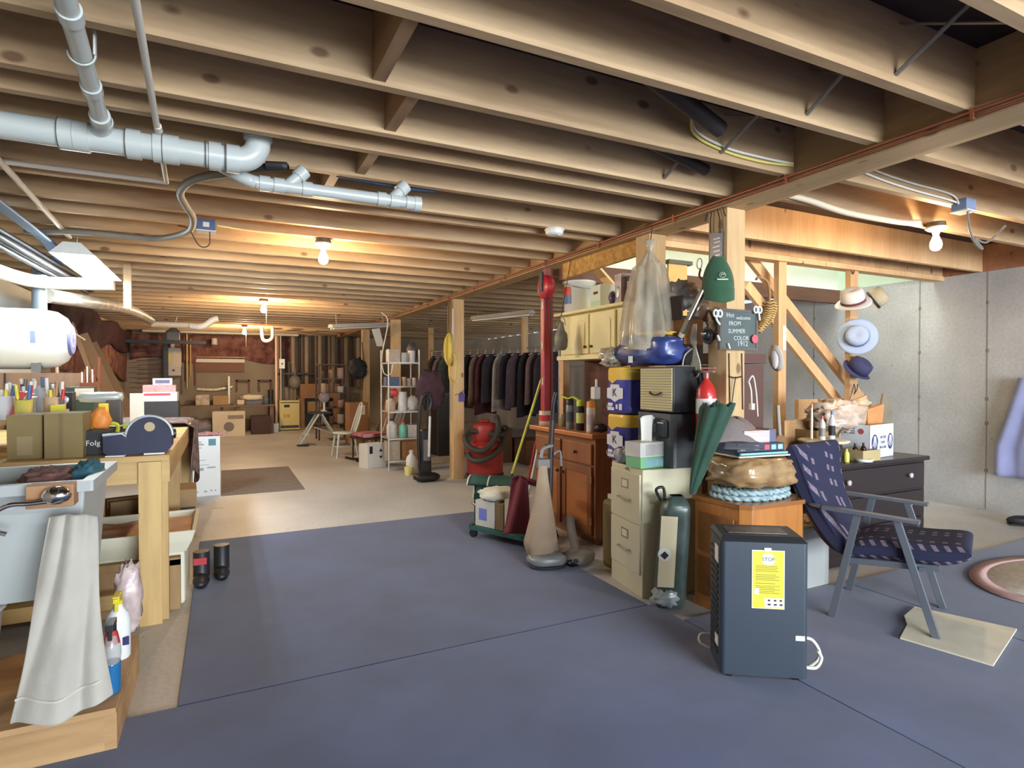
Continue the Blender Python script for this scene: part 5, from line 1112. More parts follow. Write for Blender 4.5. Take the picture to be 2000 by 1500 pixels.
# cords and bolts on the lower front of the post
b = MB()
for u in (1424, 1449): b.tube([on_front(u, 690, .006), on_front(u+2, 800, .006)], .003, 6)
b.tube(bez([on_front(1424, 735, .01), on_front(1437, 738, .015), on_front(1449, 735, .01)], 5), .004, 6); b.tube(bez([on_front(1437, 736, .02), on_front(1433, 760, .02), on_front(1430, 785, .02)], 5), .003, 6)
tag(b.build('wire_rack', BC), 'thin black wire frame on the lower front of the near post', 'wire')
q = on_front(1462, 745, .03); b = MB()
b.tube(bez([q, q+Vector((.02, 0, -.05)), q+Vector((.025, 0, -.13))], 5), .005, 6); b.tube(bez([q+Vector((0, 0, 0)), q+Vector((.035, 0, .03)), q+Vector((.06, .0, -.06)), q+Vector((.075, 0, -.2))], 5), .0045, 6); b.box(q.x+.014, q.y-.01, q.z-.16, q.x+.04, q.y+.01, q.z-.125)
tag(b.build('extension_cord', WCAB), 'white extension cord with a plug hanging right of the near post', 'cord')
# ================================================================ right side
def PATTERN(key, base, dot, k=44, th=.3):
    m = bpy.data.materials.new(key); m.use_nodes = True; nt = m.node_tree; b = nt.nodes['Principled BSDF']; b.inputs['Roughness'].default_value = .95
    N = nt.nodes.new; L = nt.links.new; tc = N('ShaderNodeTexCoord'); sp = N('ShaderNodeSeparateXYZ'); L(tc.outputs['Object'], sp.inputs[0])
    def sn(src, kk, ph=0):
        a = N('ShaderNodeMath'); a.operation = 'MULTIPLY_ADD'; a.inputs[1].default_value = kk; a.inputs[2].default_value = ph; L(src, a.inputs[0])
        s = N('ShaderNodeMath'); s.operation = 'SINE'; L(a.outputs[0], s.inputs[0]); return s.outputs[0]
    def op(o, x, y):
        a = N('ShaderNodeMath'); a.operation = o
        for i, q in enumerate((x, y)):
            if hasattr(q, 'links'): L(q, a.inputs[i])
            else: a.inputs[i].default_value = q
        return a.outputs[0]
    xz = op('ADD', sp.outputs[0], op('MULTIPLY', sp.outputs[2], .9))
    g = op('MULTIPLY', op('GREATER_THAN', sn(xz, k*2.6), th), op('GREATER_THAN', sn(sp.outputs[1], k*2.6), th-.3))
    stripes = op('GREATER_THAN', sn(sp.outputs[1], k*.7, .6), -.2)
    nz = N('ShaderNodeTexNoise'); nz.inputs['Scale'].default_value = 90; L(tc.outputs['Object'], nz.inputs['Vector'])
    g = op('MULTIPLY', op('MULTIPLY', g, stripes), op('ADD', nz.outputs[0], .15))
    mx = N('ShaderNodeMixRGB'); mx.inputs[1].default_value = srgb(*base); mx.inputs[2].default_value = srgb(*dot); L(g, mx.inputs[0]); L(mx.outputs[0], b.inputs['Base Color'])
    return m
# dehumidifier
DH = M('dehum_body', (50, 60, 72), .42, var=.04, scale=3); DHD = M('dehum_dark', (38, 42, 48), .4)
t = thing('dehumidifier', 'tall dark blue-grey dehumidifier with a yellow STOP tag on its back', 'dehumidifier', (2.053, 1.792, .009), math.atan2(-.187, .28))
W2, D2 = .172, .12
b = MB(); b.prism([(-W2, -D2+.012), (-W2+.012, -D2), (W2-.012, -D2), (W2, -D2+.012), (W2, D2-.03), (W2-.03, D2), (-W2+.03, D2), (-W2, D2-.03)], .55, 'z', (0, 0, .02)); b.build('body', DH, t, bevel=.006)
b = MB(); b.hexa([(-W2, -D2, .57), (W2, -D2, .57), (W2, D2, .57), (-W2, D2, .57), (-W2+.015, -D2+.03, .59), (W2-.015, -D2+.03, .59), (W2-.015, D2-.03, .59), (-W2+.015, D2-.03, .59)]); b.build('top_cover', DHD, t, bevel=.004)
MB().box(-.13, -.06, .59, .11, .05, .594).build('top_panel', M('dehum_panel', (58, 62, 68), .25), t, bevel=.002)
b = MB()
for i in range(16): z = .08+i*.028; b.box(-W2-.004, -D2+.05, z, -W2, D2-.06, z+.014)
b.build('side_grille', DHD, t)
MB().box(-W2-.006, -D2+.03, .47, -W2-.001, -D2+.09, .54).build('rating_label', PAPER, t); MB().box(-W2-.006, -D2+.03, .12, -W2-.001, -D2+.08, .16).build('rating_label', PAPER, t)
for x in (-W2+.04, W2-.04):
    for y in (-D2+.03, D2-.03): MB().cyl((x-.01, y, .012), (x+.01, y, .012), .012, n=12).build('caster', BK, t)
YT = M('tag_yellow', (238, 222, 60), .5); TG = M('tag_border', (226, 228, 196), .5)
g = MB().box(-.05, -D2-.0025, .30, .078, -D2-.001, .54).build('warning_tag', TG, t)
MB().box(-.046, -D2-.0035, .304, .074, -D2-.0025, .536).build('tag_face', YT, g)
MB().cyl((.014, -D2-.0035, .503), (.014, -D2-.0042, .503), .026, n=28).build('tag_circle', TG, g); text('stop_lettering', 'STOP', .021, INK, g, (.014, -D2-.0045, .503), (PI/2, 0, 0), ext=.0002)
b = MB(); OLV = M('print_olive', (140, 130, 44), .6)
for i, z in enumerate((.474, .467, .46, .453, .438, .431, .424, .417, .403, .392, .385, .378, .371, .364)): b.box(-.036, -D2-.0042, z, .05+.01*math.sin(i*3), -D2-.0035, z+.0028)
b.build('printed_text', OLV, g); b = MB(); b.box(-.04, -D2-.0043, .358, -.022, -D2-.0035, .385).box(.0, -D2-.0043, .308, .072, -D2-.0035, .345); b.build('white_fields', PAPER, g)
b = MB()
for x in (.012, .036, .058): b.box(x, -D2-.0048, .315, x+.012, -D2-.0043, .322).box(x, -D2-.0048, .332, x+.01, -D2-.0043, .339)
b.build('handwriting', INK, g)
MB().box(-.002, -D2-.004, .535, .026, -D2-.001, .55).build('tape', WH, t); MB().box(.122, -D2-.0025, .175, .158, -D2-.0005, .195).build('small_label', PAPER, t)
b = MB(); b.tube(bez([(W2-.01, -.05, .16), (W2+.04, -.05, .15), (W2+.07, -.05, .09), (W2+.03, -.05, .04), (W2-.01, -.05, .03)]), .007, 8); b.tube(bez([(W2-.01, -.09, .055), (W2+.04, -.09, .055), (W2+.065, -.08, .09), (W2+.05, -.08, .12)]), .007, 8); b.build('power_cord', WCAB, t)
MB().tube(bez([(-W2+.02, .1, .09), (-W2-.04, .08, .095), (-W2-.05, .06, .07), (-W2-.01, .05, .05)]), .006, 8).build('drain_tube', WCAB, t)

# armchair
CHM = M('chair_grey', (116, 122, 132), .35, .5); CU_ = PATTERN('chair_fabric', (36, 38, 66), (150, 134, 150))
t = thing('armchair', 'low armchair with grey splayed legs and navy patterned cushions, front foot on the beige mat', 'chair', (3.176, 1.874, .009), math.radians(-65.2))
for s in (-1, 1):
    y = .245*s
    MB().bar((-.30, y*1.04, .565), (.125, y*1.04, .55), .05, .018).tube([(-.30, y*1.04, .565), (-.34, y*1.0, .568), (-.36, y*.9, .57)], .02, 8, flat=.5).build('armrest', CHM, t, bevel=.003)
    a_ = MB().bar((-.138, y, .556), (-.252, y, .0), .034, .024, (0, 1, 0)); a_.build('leg', CHM, t, bevel=.002)
    a_ = MB().bar((.027, y, .553), (.193, y, .0), .034, .024, (0, 1, 0)); a_.build('leg', CHM, t, bevel=.002)
    b = MB().bar((-.2, y*.9, .30), (.2, y*.9, .335), .02, .03); b.build('seat_rail', CHM, t)
for x, z in ((-.19, .3), (.13, .32)): MB().bar((x, -.24, z), (x, .24, z), .02, .02).build('cross_rail', CHM, t)
def seat(u, v):
    a = 2*PI*u; c, s = math.cos(a), math.sin(a); w_ = .5-abs(v-.5); e = min(1, w_/.08)**.5
    return Vector((.05+.27*math.copysign(abs(c)**.45, c)*(1 if c > 0 else .95), -.225+.45*v, .38+.015*math.cos(v*PI*4)*0+.055*math.copysign(abs(s)**.7, s)*(.35+.65*e)+.04*c))
MB().grid(seat, 44, 18, closed_u=True).add([seat(i/44, 0) for i in range(44)], [tuple(range(44))]).add([seat(i/44, 1) for i in range(44)], [tuple(range(44))]).build('seat_cushion', CU_, t, sub=1)
def back(u, v):
    a = 2*PI*u; c, s = math.cos(a), math.sin(a); L_ = .56; w_ = .5-abs(v-.5); e = min(1, w_/.08)**.5
    base = Vector((-.2, 0, .33)); top = Vector((-.40, 0, .87)); d = (top-base).normalized(); nrm = Vector((d.z, 0, -d.x))
    l = .5+.5*math.copysign(abs(c)**.4, c); bend = -.05*math.sin(l*PI)
    return base + d*(l*L_*1.04) + nrm*(bend+.062*math.copysign(abs(s)**.7, s)*(.35+.65*e)*(1+.12*math.cos(l*PI*2))) + Vector((.13*(v-.5)*l, -.235+.47*v, 0))
MB().grid(back, 60, 18, closed_u=True).add([back(i/60, 0) for i in range(60)], [tuple(range(60))]).add([back(i/60, 1) for i in range(60)], [tuple(range(60))]).build('back_cushion', CU_, t, sub=1)
for s in (-1, 1): MB().bar((-.2, .17*s, .3), (-.42, .17*s, .82), .025, .012, (0, 1, 0)).build('back_frame', CHM, t)

# mats
BM = M('beige_mat', (230, 222, 200), .95, var=.12, scale=6, bump=.3)
zz = .010
pts = [pz(u, v, zz) for u, v in ((1758, 1248), (1772, 1222), (1766, 1205), (1787, 1187), (1986, 1231), (1940, 1302))]
b = MB().prism([(p.x, p.y) for p in pts], .008, 'z', (0, 0, zz)); tag(b.build('bath_mat', BM), 'beige rectangular mat under the front foot of the armchair', 'mat')
c = Vector((4.62, 1.68)); n = 40
t = thing('oval_rug', 'round braided pinkish rug at the right edge on the navy carpet', 'rug', (c.x, c.y, .009)); OVP = M('oval_pink', (214, 182, 184), .95, var=.1, scale=30, bump=.3); OVL = M('oval_light', (236, 234, 234), .95, var=.15, scale=40, bump=.3)
MB().lathe([(.6, 0), (.62, .006), (.5, .01), (.5, .0)], n=48, sx=1.1, sy=.72).build('border', OVP, t); MB().lathe([(.505, .0), (.505, .0105), (0, .011)], n=48, sx=1.1, sy=.72).build('centre', OVL, t)

# black dresser
DRB = M('dresser_dark', (44, 34, 36), .35, var=.1, scale=3, coat=.2)
t = thing('dresser', 'dark espresso dresser with white round knobs behind the armchair', 'dresser', (3.93, 2.75, 0)); dw, dd, dh = .64, .25, .655
MB().box(-dw, -dd+.0, .05, dw, dd, dh).build('body', DRB, t); MB().box(-dw-.025, -dd-.03, dh, dw+.025, dd, dh+.03).build('top', DRB, t, bevel=.008)
MB().box(-dw, -dd+.02, 0, dw, dd, .05).build('plinth', DRB, t)
KN = M('knob_glass', (206, 204, 204), .15)
for r in range(3):
    z0 = .07+r*.195; d = MB().box(-dw+.02, -dd-.015, z0, dw-.02, -dd, z0+.18).build('drawer', DRB, t, bevel=.006)
    for x in (-.25, .43): MB().lathe([(0, .03), (.018, .024), (.018, .012), (.008, .004), (.008, 0)], n=14).build('knob', KN, d).matrix_local = T(x, -dd-.015, z0+.1) @ RX(PI/2)
dz = dh+.031
# storage tub beneath the clutter, left of the dresser
t = thing('storage_tub', 'clear grey storage tub with a tan lid between the side cabinet and the armchair', 'tub', (3.1, 2.47, 0)); MB().prism([(-.2, -.14), (.2, -.14), (.2, .14), (-.2, .14)], .34).build('body', M('tub_clear', (186, 190, 188), .25, alpha=.9), t, bevel=.02)
MB().box(-.215, -.15, .34, .215, .15, .365).build('rim', M('tub_rim', (168, 176, 174), .3), t, bevel=.006)
MB().blob((0, 0, .375), .19, .13, .03, .35, 4, 30, 14, 4, .7, .366).build('folded_paper', M('paper_tan', (218, 194, 148), .8, var=.2, scale=10), t)
# white printed fruit carton
p, q, r_ = py(1687, 905, 2.60), py(1763, 892, 2.62), None
t = thing('carton', 'white fruit carton with navy oval logos, on the dresser', 'box', (p.x-.02, 2.545, dz), .13); w_ = .345; h_ = .235; d_ = .36
WC = M('carton_bright', (222, 226, 232), .6)
b = MB(); b.box(0, 0, 0, w_, d_, .004).box(0, 0, 0, w_, .005, h_).box(0, d_-.005, 0, w_, d_, h_).box(0, 0, 0, .005, d_, h_).box(w_-.005, 0, 0, w_, d_, h_); b.build('body', WC, t)
NV = M('logo_blue', (62, 62, 116), .6)
for x in (.07, .295):
    o = MB().lathe([(.0, .0008), (.045, .0006), (.046, 0)], n=32, sx=1 if x < .2 else .85, sy=1.25).build('oval_logo', NV, t); o.matrix_local = T(x, -.0002, h_*.47) @ RX(PI/2)
    b = MB()
    for k in range(-3, 4): b.tube(bez([(x+k*.004, -.0012, h_*.47+.045), (x+k*.006, -.0012, h_*.47+.01), (x+k*.012, -.0012, h_*.47-.04+abs(k)*.006)], 4), .0016, 5)
    b.build('tree_mark', WC, t)
for s_, z in (('NEW YORK', .075), ('APPLE', .11), ('SALES, INC.', .145)): text('lettering', s_, .026, NV, t, (.185, -.0006, z), (PI/2, PI, 0), sx=.72 if len(s_) > 6 else .9)
for i, y in enumerate((.06, .22)): MB().cyl((-.0005, y, h_*.8), (-.0015, y, h_*.8), .02, n=20).build('red_print', M('print_brick', (176, 84, 84), .6), t)
b = MB()
for z in (.2, .185, .17): b.box(-.0012, .1, z, -.0002, .19, z+.007)
b.build('side_print', M('print_slate', (86, 84, 110), .6), t)
cx_, cy_, cz_ = p.x, 2.565, dz+h_
# contents sticking out
KRF = M('kraft', (206, 176, 132), .8, var=.2, scale=8, bump=.3); CR = M('crumpled_clear', (222, 206, 192), .2, var=.35, scale=10, c2=(186, 158, 136), bump=.6)
t = thing('paper_bag', 'folded kraft paper bag sticking up from the fruit carton', 'bag', (cx_+.06, cy_+.2, cz_-.1)); b = MB(); b.hexa([(-.12,-.02,0),(.1,-.03,0),(.1,.03,0),(-.12,.02,0),(-.05,-.03,.24),(.2,-.02,.3),(.2,.0,.3),(-.05,.0,.24)]); b.hexa([(-.1,-.06,0),(.06,-.07,0),(.06,-.03,0),(-.1,-.03,0),(-.08,-.09,.17),(.1,-.1,.2),(.1,-.08,.2),(-.08,-.07,.17)]); b.build('bag', KRF, t)
tag(MB().hexa([(cx_+.15, cy_+.1, cz_-.08), (cx_+.27, cy_+.08, cz_-.08), (cx_+.27, cy_+.12, cz_-.08), (cx_+.15, cy_+.14, cz_-.08), (cx_+.14, cy_+.1, cz_+.1), (cx_+.27, cy_+.06, cz_+.14), (cx_+.27, cy_+.1, cz_+.14), (cx_+.14, cy_+.14, cz_+.1)]).build('paper_bag', M('orange_kraft', (206, 148, 96), .8, var=.15, scale=8)), 'orange-brown paper bag standing in the middle of the fruit carton', 'bag')
tag(MB().blob((cx_+.24, cy_+.2, cz_+.12), .08, .04, .05, .5, 4, 20, 14, 17).build('plastic_bag', M('white_news', (224, 214, 190), .5, var=.3, scale=14)), 'pale crumpled wrapper at the top of the fruit carton', 'bag')
t = thing('folded_bags', 'fan of grey-brown folded paper bags at the right of the fruit carton', 'bags', (cx_+.3, cy_+.14, cz_-.06))
for i in range(6):
    a = .35+.16*i; b = MB(); d = Vector((math.sin(a), 0, math.cos(a))); b.bar((-.02+.008*i, -.03+.012*i, 0), Vector((-.02+.008*i, -.03+.012*i, 0))+d*(.27-.01*i), .012, .09, (1, 0, 0)); b.build('paper_bag', M('taupe', (136, 126, 108), .8, var=.15, scale=12), t)
tag(MB().blob((cx_-.12, cy_+.16, cz_+.06), .22, .13, .11, .35, 4, 40, 24, 19, .8).build('plastic_bag', CR), 'large crumpled clear plastic bag spilling over the left of the fruit carton', 'bag')
t = carton('carton', 'open brown carton behind the white fruit carton', (cx_-.27, cy_+.24, dz), .2, .2, .2, .06, CARD, open_top=True, seam=False)
t = carton('box', 'small tan open tray on the dresser just left of the fruit carton', (cx_-.1, cy_-.02, dz), .19, .13, .075, 0, M('tray_tan', (186, 168, 124), .7), open_top=True, seam=False)
for i, (x, lab) in enumerate(((-.15, 'little brown glass bottle at the left in the tan tray'), (-.06, 'little brown glass bottle at the right in the tan tray'))):
    bottle('bottle', lab, (cx_+x, cy_+.0, dz+.005), .018, .11, M('brown_glass', (52, 32, 24), .1), cap=BK)
# slow cooker, lid, bottles
t = thing('slow_cooker', 'black slow cooker under a pale lid on the dresser', 'slow cooker', (3.63, 2.62, dz)); MB().lathe([(.09, 0), (.11, .02), (.115, .1), (.11, .13), (.0, .13)], n=32).build('pot', BK, t)
for s in (-1, 1): MB().box(.11*s-.02, -.02, .08, .11*s+.02, .02, .1).build('handle', BK, t, bevel=.004)
tag(MB().lathe([(.0, 0), (.15, .0), (.16, .012), (.145, .018), (0, .012)], (3.63, 2.62, dz+.131), 36).build('lid', M('lid_cream', (224, 216, 190), .4)), 'round pale lid resting on the black slow cooker', 'lid')
for i, (x, y, h, c1, c2, lab) in enumerate(((3.66, 2.58, .19, (206, 212, 212), (92, 128, 186), 'clear glue bottle with a blue cap and black label'), (3.59, 2.6, .16, (220, 214, 208), (214, 92, 82), 'white glue bottle with a red cap'), (3.565, 2.66, .24, (226, 214, 200), (232, 150, 96), 'tall thin white tube with an orange tip behind the glue bottles'))):
    bottle('glue_bottle', lab, (x, y, dz+.15), .02 if i < 2 else .009, h, M('glue_%d' % i, c1, .3), cap=M('gcap_%d' % i, c2, .4), neck=.35 if i < 2 else .8, band=INK if i == 0 else (M('glab', (140, 136, 128), .5) if i == 1 else None))
bottle('bottle', 'small yellow bottle in front of the slow cooker', (3.74, 2.53, dz), .018, .09, M('yellow_small', (226, 214, 110), .4), cap=M('yellow_cap2', (226, 214, 110), .4))
tag(MB().lathe([(.05, 0), (.06, .02), (.055, .02), (0, .005)], (3.88, 2.50, dz), 20).build('dish', WP), 'small white dish on the front edge of the dresser', 'dish')
tag(MB().tube([(4.42+.06*math.cos(a), 2.72+.04*math.sin(a), dz+.008+.003*math.sin(3*a)) for a in [2*PI*i/30 for i in range(30)]], .005, 6, closed=True).tube([(4.43+.05*math.cos(a), 2.72+.035*math.sin(a), dz+.02) for a in [2*PI*i/30 for i in range(30)]], .005, 6, closed=True).build('cord', GC), 'coiled grey cord on the right end of the dresser', 'cord')
tag(MB().box(3.55, 2.86, dz, 4.4, 2.9, dz+.26).build('plank', STUD), 'pine board standing on edge at the back of the dresser', 'board')

# tall brown cabinet behind the post
t = thing('tall_cabinet', 'plain chocolate brown tall cabinet behind the near post', 'cabinet', (3.02, 2.95, 0)); BC_ = M('choc', (92, 64, 60), .5, var=.08, scale=3)
zt = py(1480, 690, 2.8).z; MB().box(-.13, -.15, 0, .25, .15, zt-.08).build('body', BC_, t, bevel=.003); MB().box(-.14, -.16, zt-.07, .26, .16, zt).build('top', BC_, t, bevel=.003)
# hats on the cabinet side, paddle
q = py(1513, 700, 2.79)
t = thing('sun_hat', 'white cloth hat hung on edge beside the chocolate cabinet', 'hat', q); MB().blob((0, 0, 0), .022, .03, .07, .12, 3, 22, 14, 4).build('crown', M('hat_white2', (216, 210, 206), .9), t); MB().lathe([(.04, 0), (.062, .012), (.06, .016), (.038, .006)], n=24, sx=1.5).build('brim', M('hat_brim2', (196, 186, 178), .9), t).rotation_euler = (0, 1.35, 0)
q = py(1523, 800, 2.76)
t = thing('paddle', 'brown oval wooden paddle leaning behind the glue bottles', 'paddle', (q.x, q.y, dz)); 
MB().lathe([(0, 0), (.06, 0), (.065, .006), (.06, .012), (0, .012)], n=28, sy=1.4).build('blade', WOOD('paddle_wood', (150, 116, 80), (112, 84, 56), axis='z', knots=False), t).matrix_local = T(0, 0, .092) @ RX(PI/2)
MB().cyl((0, 0, .17), (-.02, 0, .38), .012, n=10).build('handle', M('paddle_handle', (176, 168, 156), .8), t)
# cornucopia basket
WK = M('wicker', (206, 168, 104), .8, var=.3, scale=40, bump=.3)
q = py(1492, 610, 2.6); t = thing('wicker_horn', 'curved wicker horn basket hanging right of the near post', 'basket', q); 
cpt = bez([(.0, 0, .16), (.035, 0, .12), (.05, 0, .04), (.03, 0, -.02), (.0, 0, -.07), (-.05, 0, -.12)], 8); rr = [.006+.034*min(1, (i/16)) if i < 26 else .04-.0016*(i-26) for i in range(len(cpt))]
for i in range(12, len(cpt)): 
    pass
b = MB()
for i in range(14, len(cpt), 2): 
    c_ = cpt[i]; r1 = max(.012, rr[i])*1.05; b.tube([(c_.x+r1*math.cos(a), c_.y+r1*math.sin(a), c_.z+.004*math.sin(a*6)) for a in [2*PI*k/18 for k in range(18)]], .0058, 6, closed=True)
b.build('weave', WK, t); MB().tube(cpt[14:], .02, 12, rs=[max(.006, r*.78) for r in rr[14:]]).build('core', M('wicker_dark', (150, 112, 62), .9), t)
MB().tube(bez([(.03, 0, .0), (.05, 0, .1), (.03, 0, .19), (-.04, 0, .215), (-.07, 0, .2)]), .008, 8).build('handle', M('vine', (156, 120, 84), .8), t)
# stairs framing: stud, hat post, two diagonals
def stud(u0, u1, Y, z0, lab, nm='stud'):
    a, c = py(u0, 600, Y), py(u1, 600, Y); w = c.x-a.x
    return tag(MB().box(a.x, Y, z0, a.x+w, Y+.05, JB-.051).build(nm, STUD), lab, 'stud')
s1 = stud(1521, 1536, 3.36, 0, 'upright pine stud below the stair header with a paper note on it')
q = py(1532, 660, 3.355); tag(MB().box(q.x-.02, 3.354, q.z-.1, q.x+.02, 3.358, q.z+.1).build('paper_note', PAPER), 'narrow white paper note stuck on the pine stud', 'note')
s2 = stud(1661, 1676, 3.36, 0, 'whitewashed pine stud on which the hats hang')
for (a, c, lab) in (((1458, 495), (1655, 745), 'upper one of two slanting stair boards'), ((1456, 556), (1630, 775), 'lower one of two slanting stair boards')):
    A_, B_ = py(a[0], a[1], 3.55), py(c[0], c[1], 3.55)
    tag(MB().bar(A_, B_+(B_-A_)*.35, .04, .085).build('stair_board', STUD), lab, 'board')
A_, B_ = py(1560, 785, 3.5), py(1650, 790, 3.5)
tag(MB().box(A_.x, 3.5, A_.z-.15, B_.x+.3, 3.54, A_.z+.02).build('pine_board', STUD), 'pine board across the foot of the slanting stair boards', 'board')
for i, (u, lab) in enumerate(((1338, 'yellow plywood panel behind the hanging bag'),)):
    A_, B_ = py(1306, 515, 3.6), py(1342, 572, 3.6)
    t = thing('plywood_panel', lab, 'panel', ((A_.x+B_.x)/2, 3.6, B_.z-.3)); hw = (B_.x-A_.x)/2
    MB().box(-hw, 0, 0, hw, .02, A_.z-B_.z+.3).build('sheet', M('ply_yellow', (214, 178, 108), .7, var=.15, scale=5), t); MB().box(-hw-.02, -.03, A_.z-B_.z+.3, hw+.03, .03, A_.z-B_.z+.33).build('top_rail', M('rail_dark', (78, 82, 74), .5), t)
# hats
def VD(*d): return Vector(d).to_track_quat('Z', 'Y').to_euler()
def hat(lab, u, v, m, band, br=.1, cr=.062, ch=.085, tilt=(1.2, 0, 0), sq=1.0, off=0, loc=None):
    q = loc or py(u, v, 3.30-off); t = thing('hat', lab, 'hat', q); t.rotation_euler = tilt
    MB().lathe([(cr, 0), (cr*.98, ch*.5), (cr*.9, ch*.85), (cr*.6, ch), (cr*.25, ch*.9), (0, ch*.86)], n=32, sx=sq).build('crown', m, t, solid=.003)
    n = 40; b = MB(); b.grid(lambda a, r: Vector(((cr+(br-cr)*r)*math.cos(a*2*PI)*sq, (cr+(br-cr)*r)*math.sin(a*2*PI), -.018*r*(.6+.6*math.cos(a*4*PI)))), n, 5, closed_u=True); b.build('brim', m, t, solid=.004)
    if band: MB().lathe([(cr*1.02, .004), (cr*1.02, .026)], n=32, sx=sq).build('band', band, t)
    return t
HWt = M('hat_white', (222, 218, 220), .9, bump=.15, scale=80); HT = M('hat_tan', (196, 184, 158), .9, var=.1, scale=80); HB_ = M('hat_blue', (176, 194, 226), .9, bump=.1, scale=80); HN = M('hat_navy', (62, 64, 102), .9, bump=.2, scale=60)
hat('white bucket hat with a thin red-black band, topmost on the hat stud', 1666, 590, HWt, M('band_red', (96, 52, 56), .8), .145, .095, .12, VD(-.47, -.19, .8))
hat('tan fedora with a black band, half behind the white hat', 1703, 588, HT, INK, .14, .09, .13, VD(.33, -.67, .5), off=-.12)
hat('pale blue straw hat with a navy band, brim facing the room', 1674, 657, HB_, M('band_navy', (70, 78, 120), .8),   .16, .092, .08, VD(-.8, -.5, .15))
t = hat('navy blue cloth bucket hat, lowest on the hat stud', 1674, 722, HN, None, .125, .095, .1, VD(.02, -.58, .6))
q = py(1668, 750, 3.32); tag(MB().tube(bez([q, q+Vector((.02, 0, -.05)), q+Vector((0, 0, -.09))], 5), .004, 6).tube(bez([q+Vector((.05, 0, .0)), q+Vector((.04, 0, -.05)), q+Vector((.0, 0, -.09))], 5), .004, 6).tube(bez([q, q+Vector((-.03, 0, -.08)), q+Vector((-.06, 0, -.14))], 5), .003, 6).build('chin_strap', BC), 'black straps dangling under the navy bucket hat', 'strap')
q = py(1666, 522, 3.35); tag(MB().tube([(q.x+.03*math.cos(a), 3.35, q.z+.04*math.sin(a)) for a in [PI*i/10-.2 for i in range(13)]], .004, 6).tube(bez([Vector((q.x-.03, 3.35, q.z)), Vector((q.x, 3.35, q.z-.06)), Vector((q.x+.03, 3.35, q.z))], 5), .004, 6).build('wire_hook', BC), 'bent wire hook at the top of the hat stud', 'hook')
# shirt on the right wall, and stain, shoe
SH = M('shirt_lilac', (150, 156, 198), .9, var=.12, scale=5, bump=.2)
a_ = px(1996, 745, X1-.08); c_ = px(1957, 930, X1-.08)
def shf(u, v): 
    yt = a_.y-.25+(.35*(1-v)**.5 if v < .5 else .25)*0; L = .02+v*.0
    y = a_.y+(.02+.16*min(1, v*1.4))-u*.5; return Vector((X1-.09-.03*math.sin(u*9+v)*(.4+v)-.02*math.sin(u*21), y, a_.z+.02-v*(a_.z-c_.z+.02)+.05*(u-.5)**2))
tag(MB().grid(shf, 40, 24).build('shirt', SH, solid=.008), 'lilac shirt hanging against the concrete wall at the right edge', 'shirt')
q = pz(1990, 1020, .009); t = thing('shoe', 'black shoe on the floor by the right wall', 'shoe', (q.x-.05, q.y-.08, .001), -.9)
MB().blob((0, 0, .04), .14, .05, .045, .08, 2, 28, 14, 2, .9, .002).blob((.05, 0, .07), .07, .045, .05, .08, 2, 20, 12, 3).build('upper', BK, t); MB().box(-.13, -.045, 0, .13, .045, .015).build('sole', INK, t, bevel=.01)
# ================================================================ old upright vacuum and the cart in front of the brown cabinet
VT = M('vac_tan', (176, 152, 128), .85, var=.15, scale=6, bump=.2); VG = M('vac_grey', (136, 138, 140), .4, .1)
t = thing('upright_vacuum', 'old upright vacuum with a long tan dust bag, on the carpet before the brown cabinet', 'vacuum', (1.93, 3.42, .009), -.25)
def vb(u, v):
    a = 2*PI*u; z = .07+.59*(1-v); r = .03+.095*v**1.25*(1 if v < .86 else 1-(v-.86)*3.2); c = Vector((-.02-.02*v, -.02-.03*math.sin(v*PI), z))
    return c+Vector((r*math.cos(a)*(1+.12*math.sin(a*4+v*4)*v), r*.75*math.sin(a), 0))
MB().grid(vb, 32, 26, closed_u=True).build('dust_bag', VT, t); MB().box(-.055, -.03, .64, .03, .02, .70).build('bag_clamp', M('clamp_grey', (112, 106, 104), .5), t, bevel=.004)
MB().tube(bez([(.03, .08, .1), (.06, .09, .45), (.07, .1, .75), (.08, .1, .95)]), .02, 10).build('handle_tube', M('vac_dark', (58, 46, 44), .5), t)
MB().tube(bez([(.08, .1, .95), (.085, .09, 1.06), (.1, .08, 1.14)]), .014, 8).build('grip', BK, t)
MB().tube(bez([(.07, .06, .78), (.0, .04, .76), (-.02, .02, .7)]), .012, 8).tube(bez([(.08, .06, .72), (.12, .05, .74), (.13, .05, .64)]), .008, 8).build('cord_hook', VG, t)
b = MB(); b.blob((0, -.05, .045), .125, .1, .045, .12, 2, 30, 14, 4, .75, .004); b.build('nozzle', VG, t); MB().blob((.02, .05, .09), .09, .08, .07, .05, 2, 26, 12, 5, .9).build('motor_housing', M('motor_tan', (146, 134, 122), .5), t)
MB().blob((.0, -.05, .012), .132, .108, .014, .04, 2, 30, 10, 4, .75, .001).build('bumper', M('bumper_black', (38, 38, 44), .6), t)
t = thing('vacuum_head', 'second worn grey vacuum floor head at the right of the tan bag vacuum', 'vacuum', (2.14, 3.33, .001), .3)
MB().blob((0, 0, .05), .12, .09, .05, .15, 3, 28, 14, 6, .8, .002).build('head', M('head_grey', (132, 122, 112), .6), t); MB().tube(bez([(0, .02, .08), (.0, .06, .2), (.02, .1, .3)]), .03, 10).build('hose_neck', M('neck_grey', (120, 108, 98), .6), t)
MB().blob((-.09, -.02, .04), .03, .05, .035, .3, 4, 16, 10, 7).build('brush', BK, t)
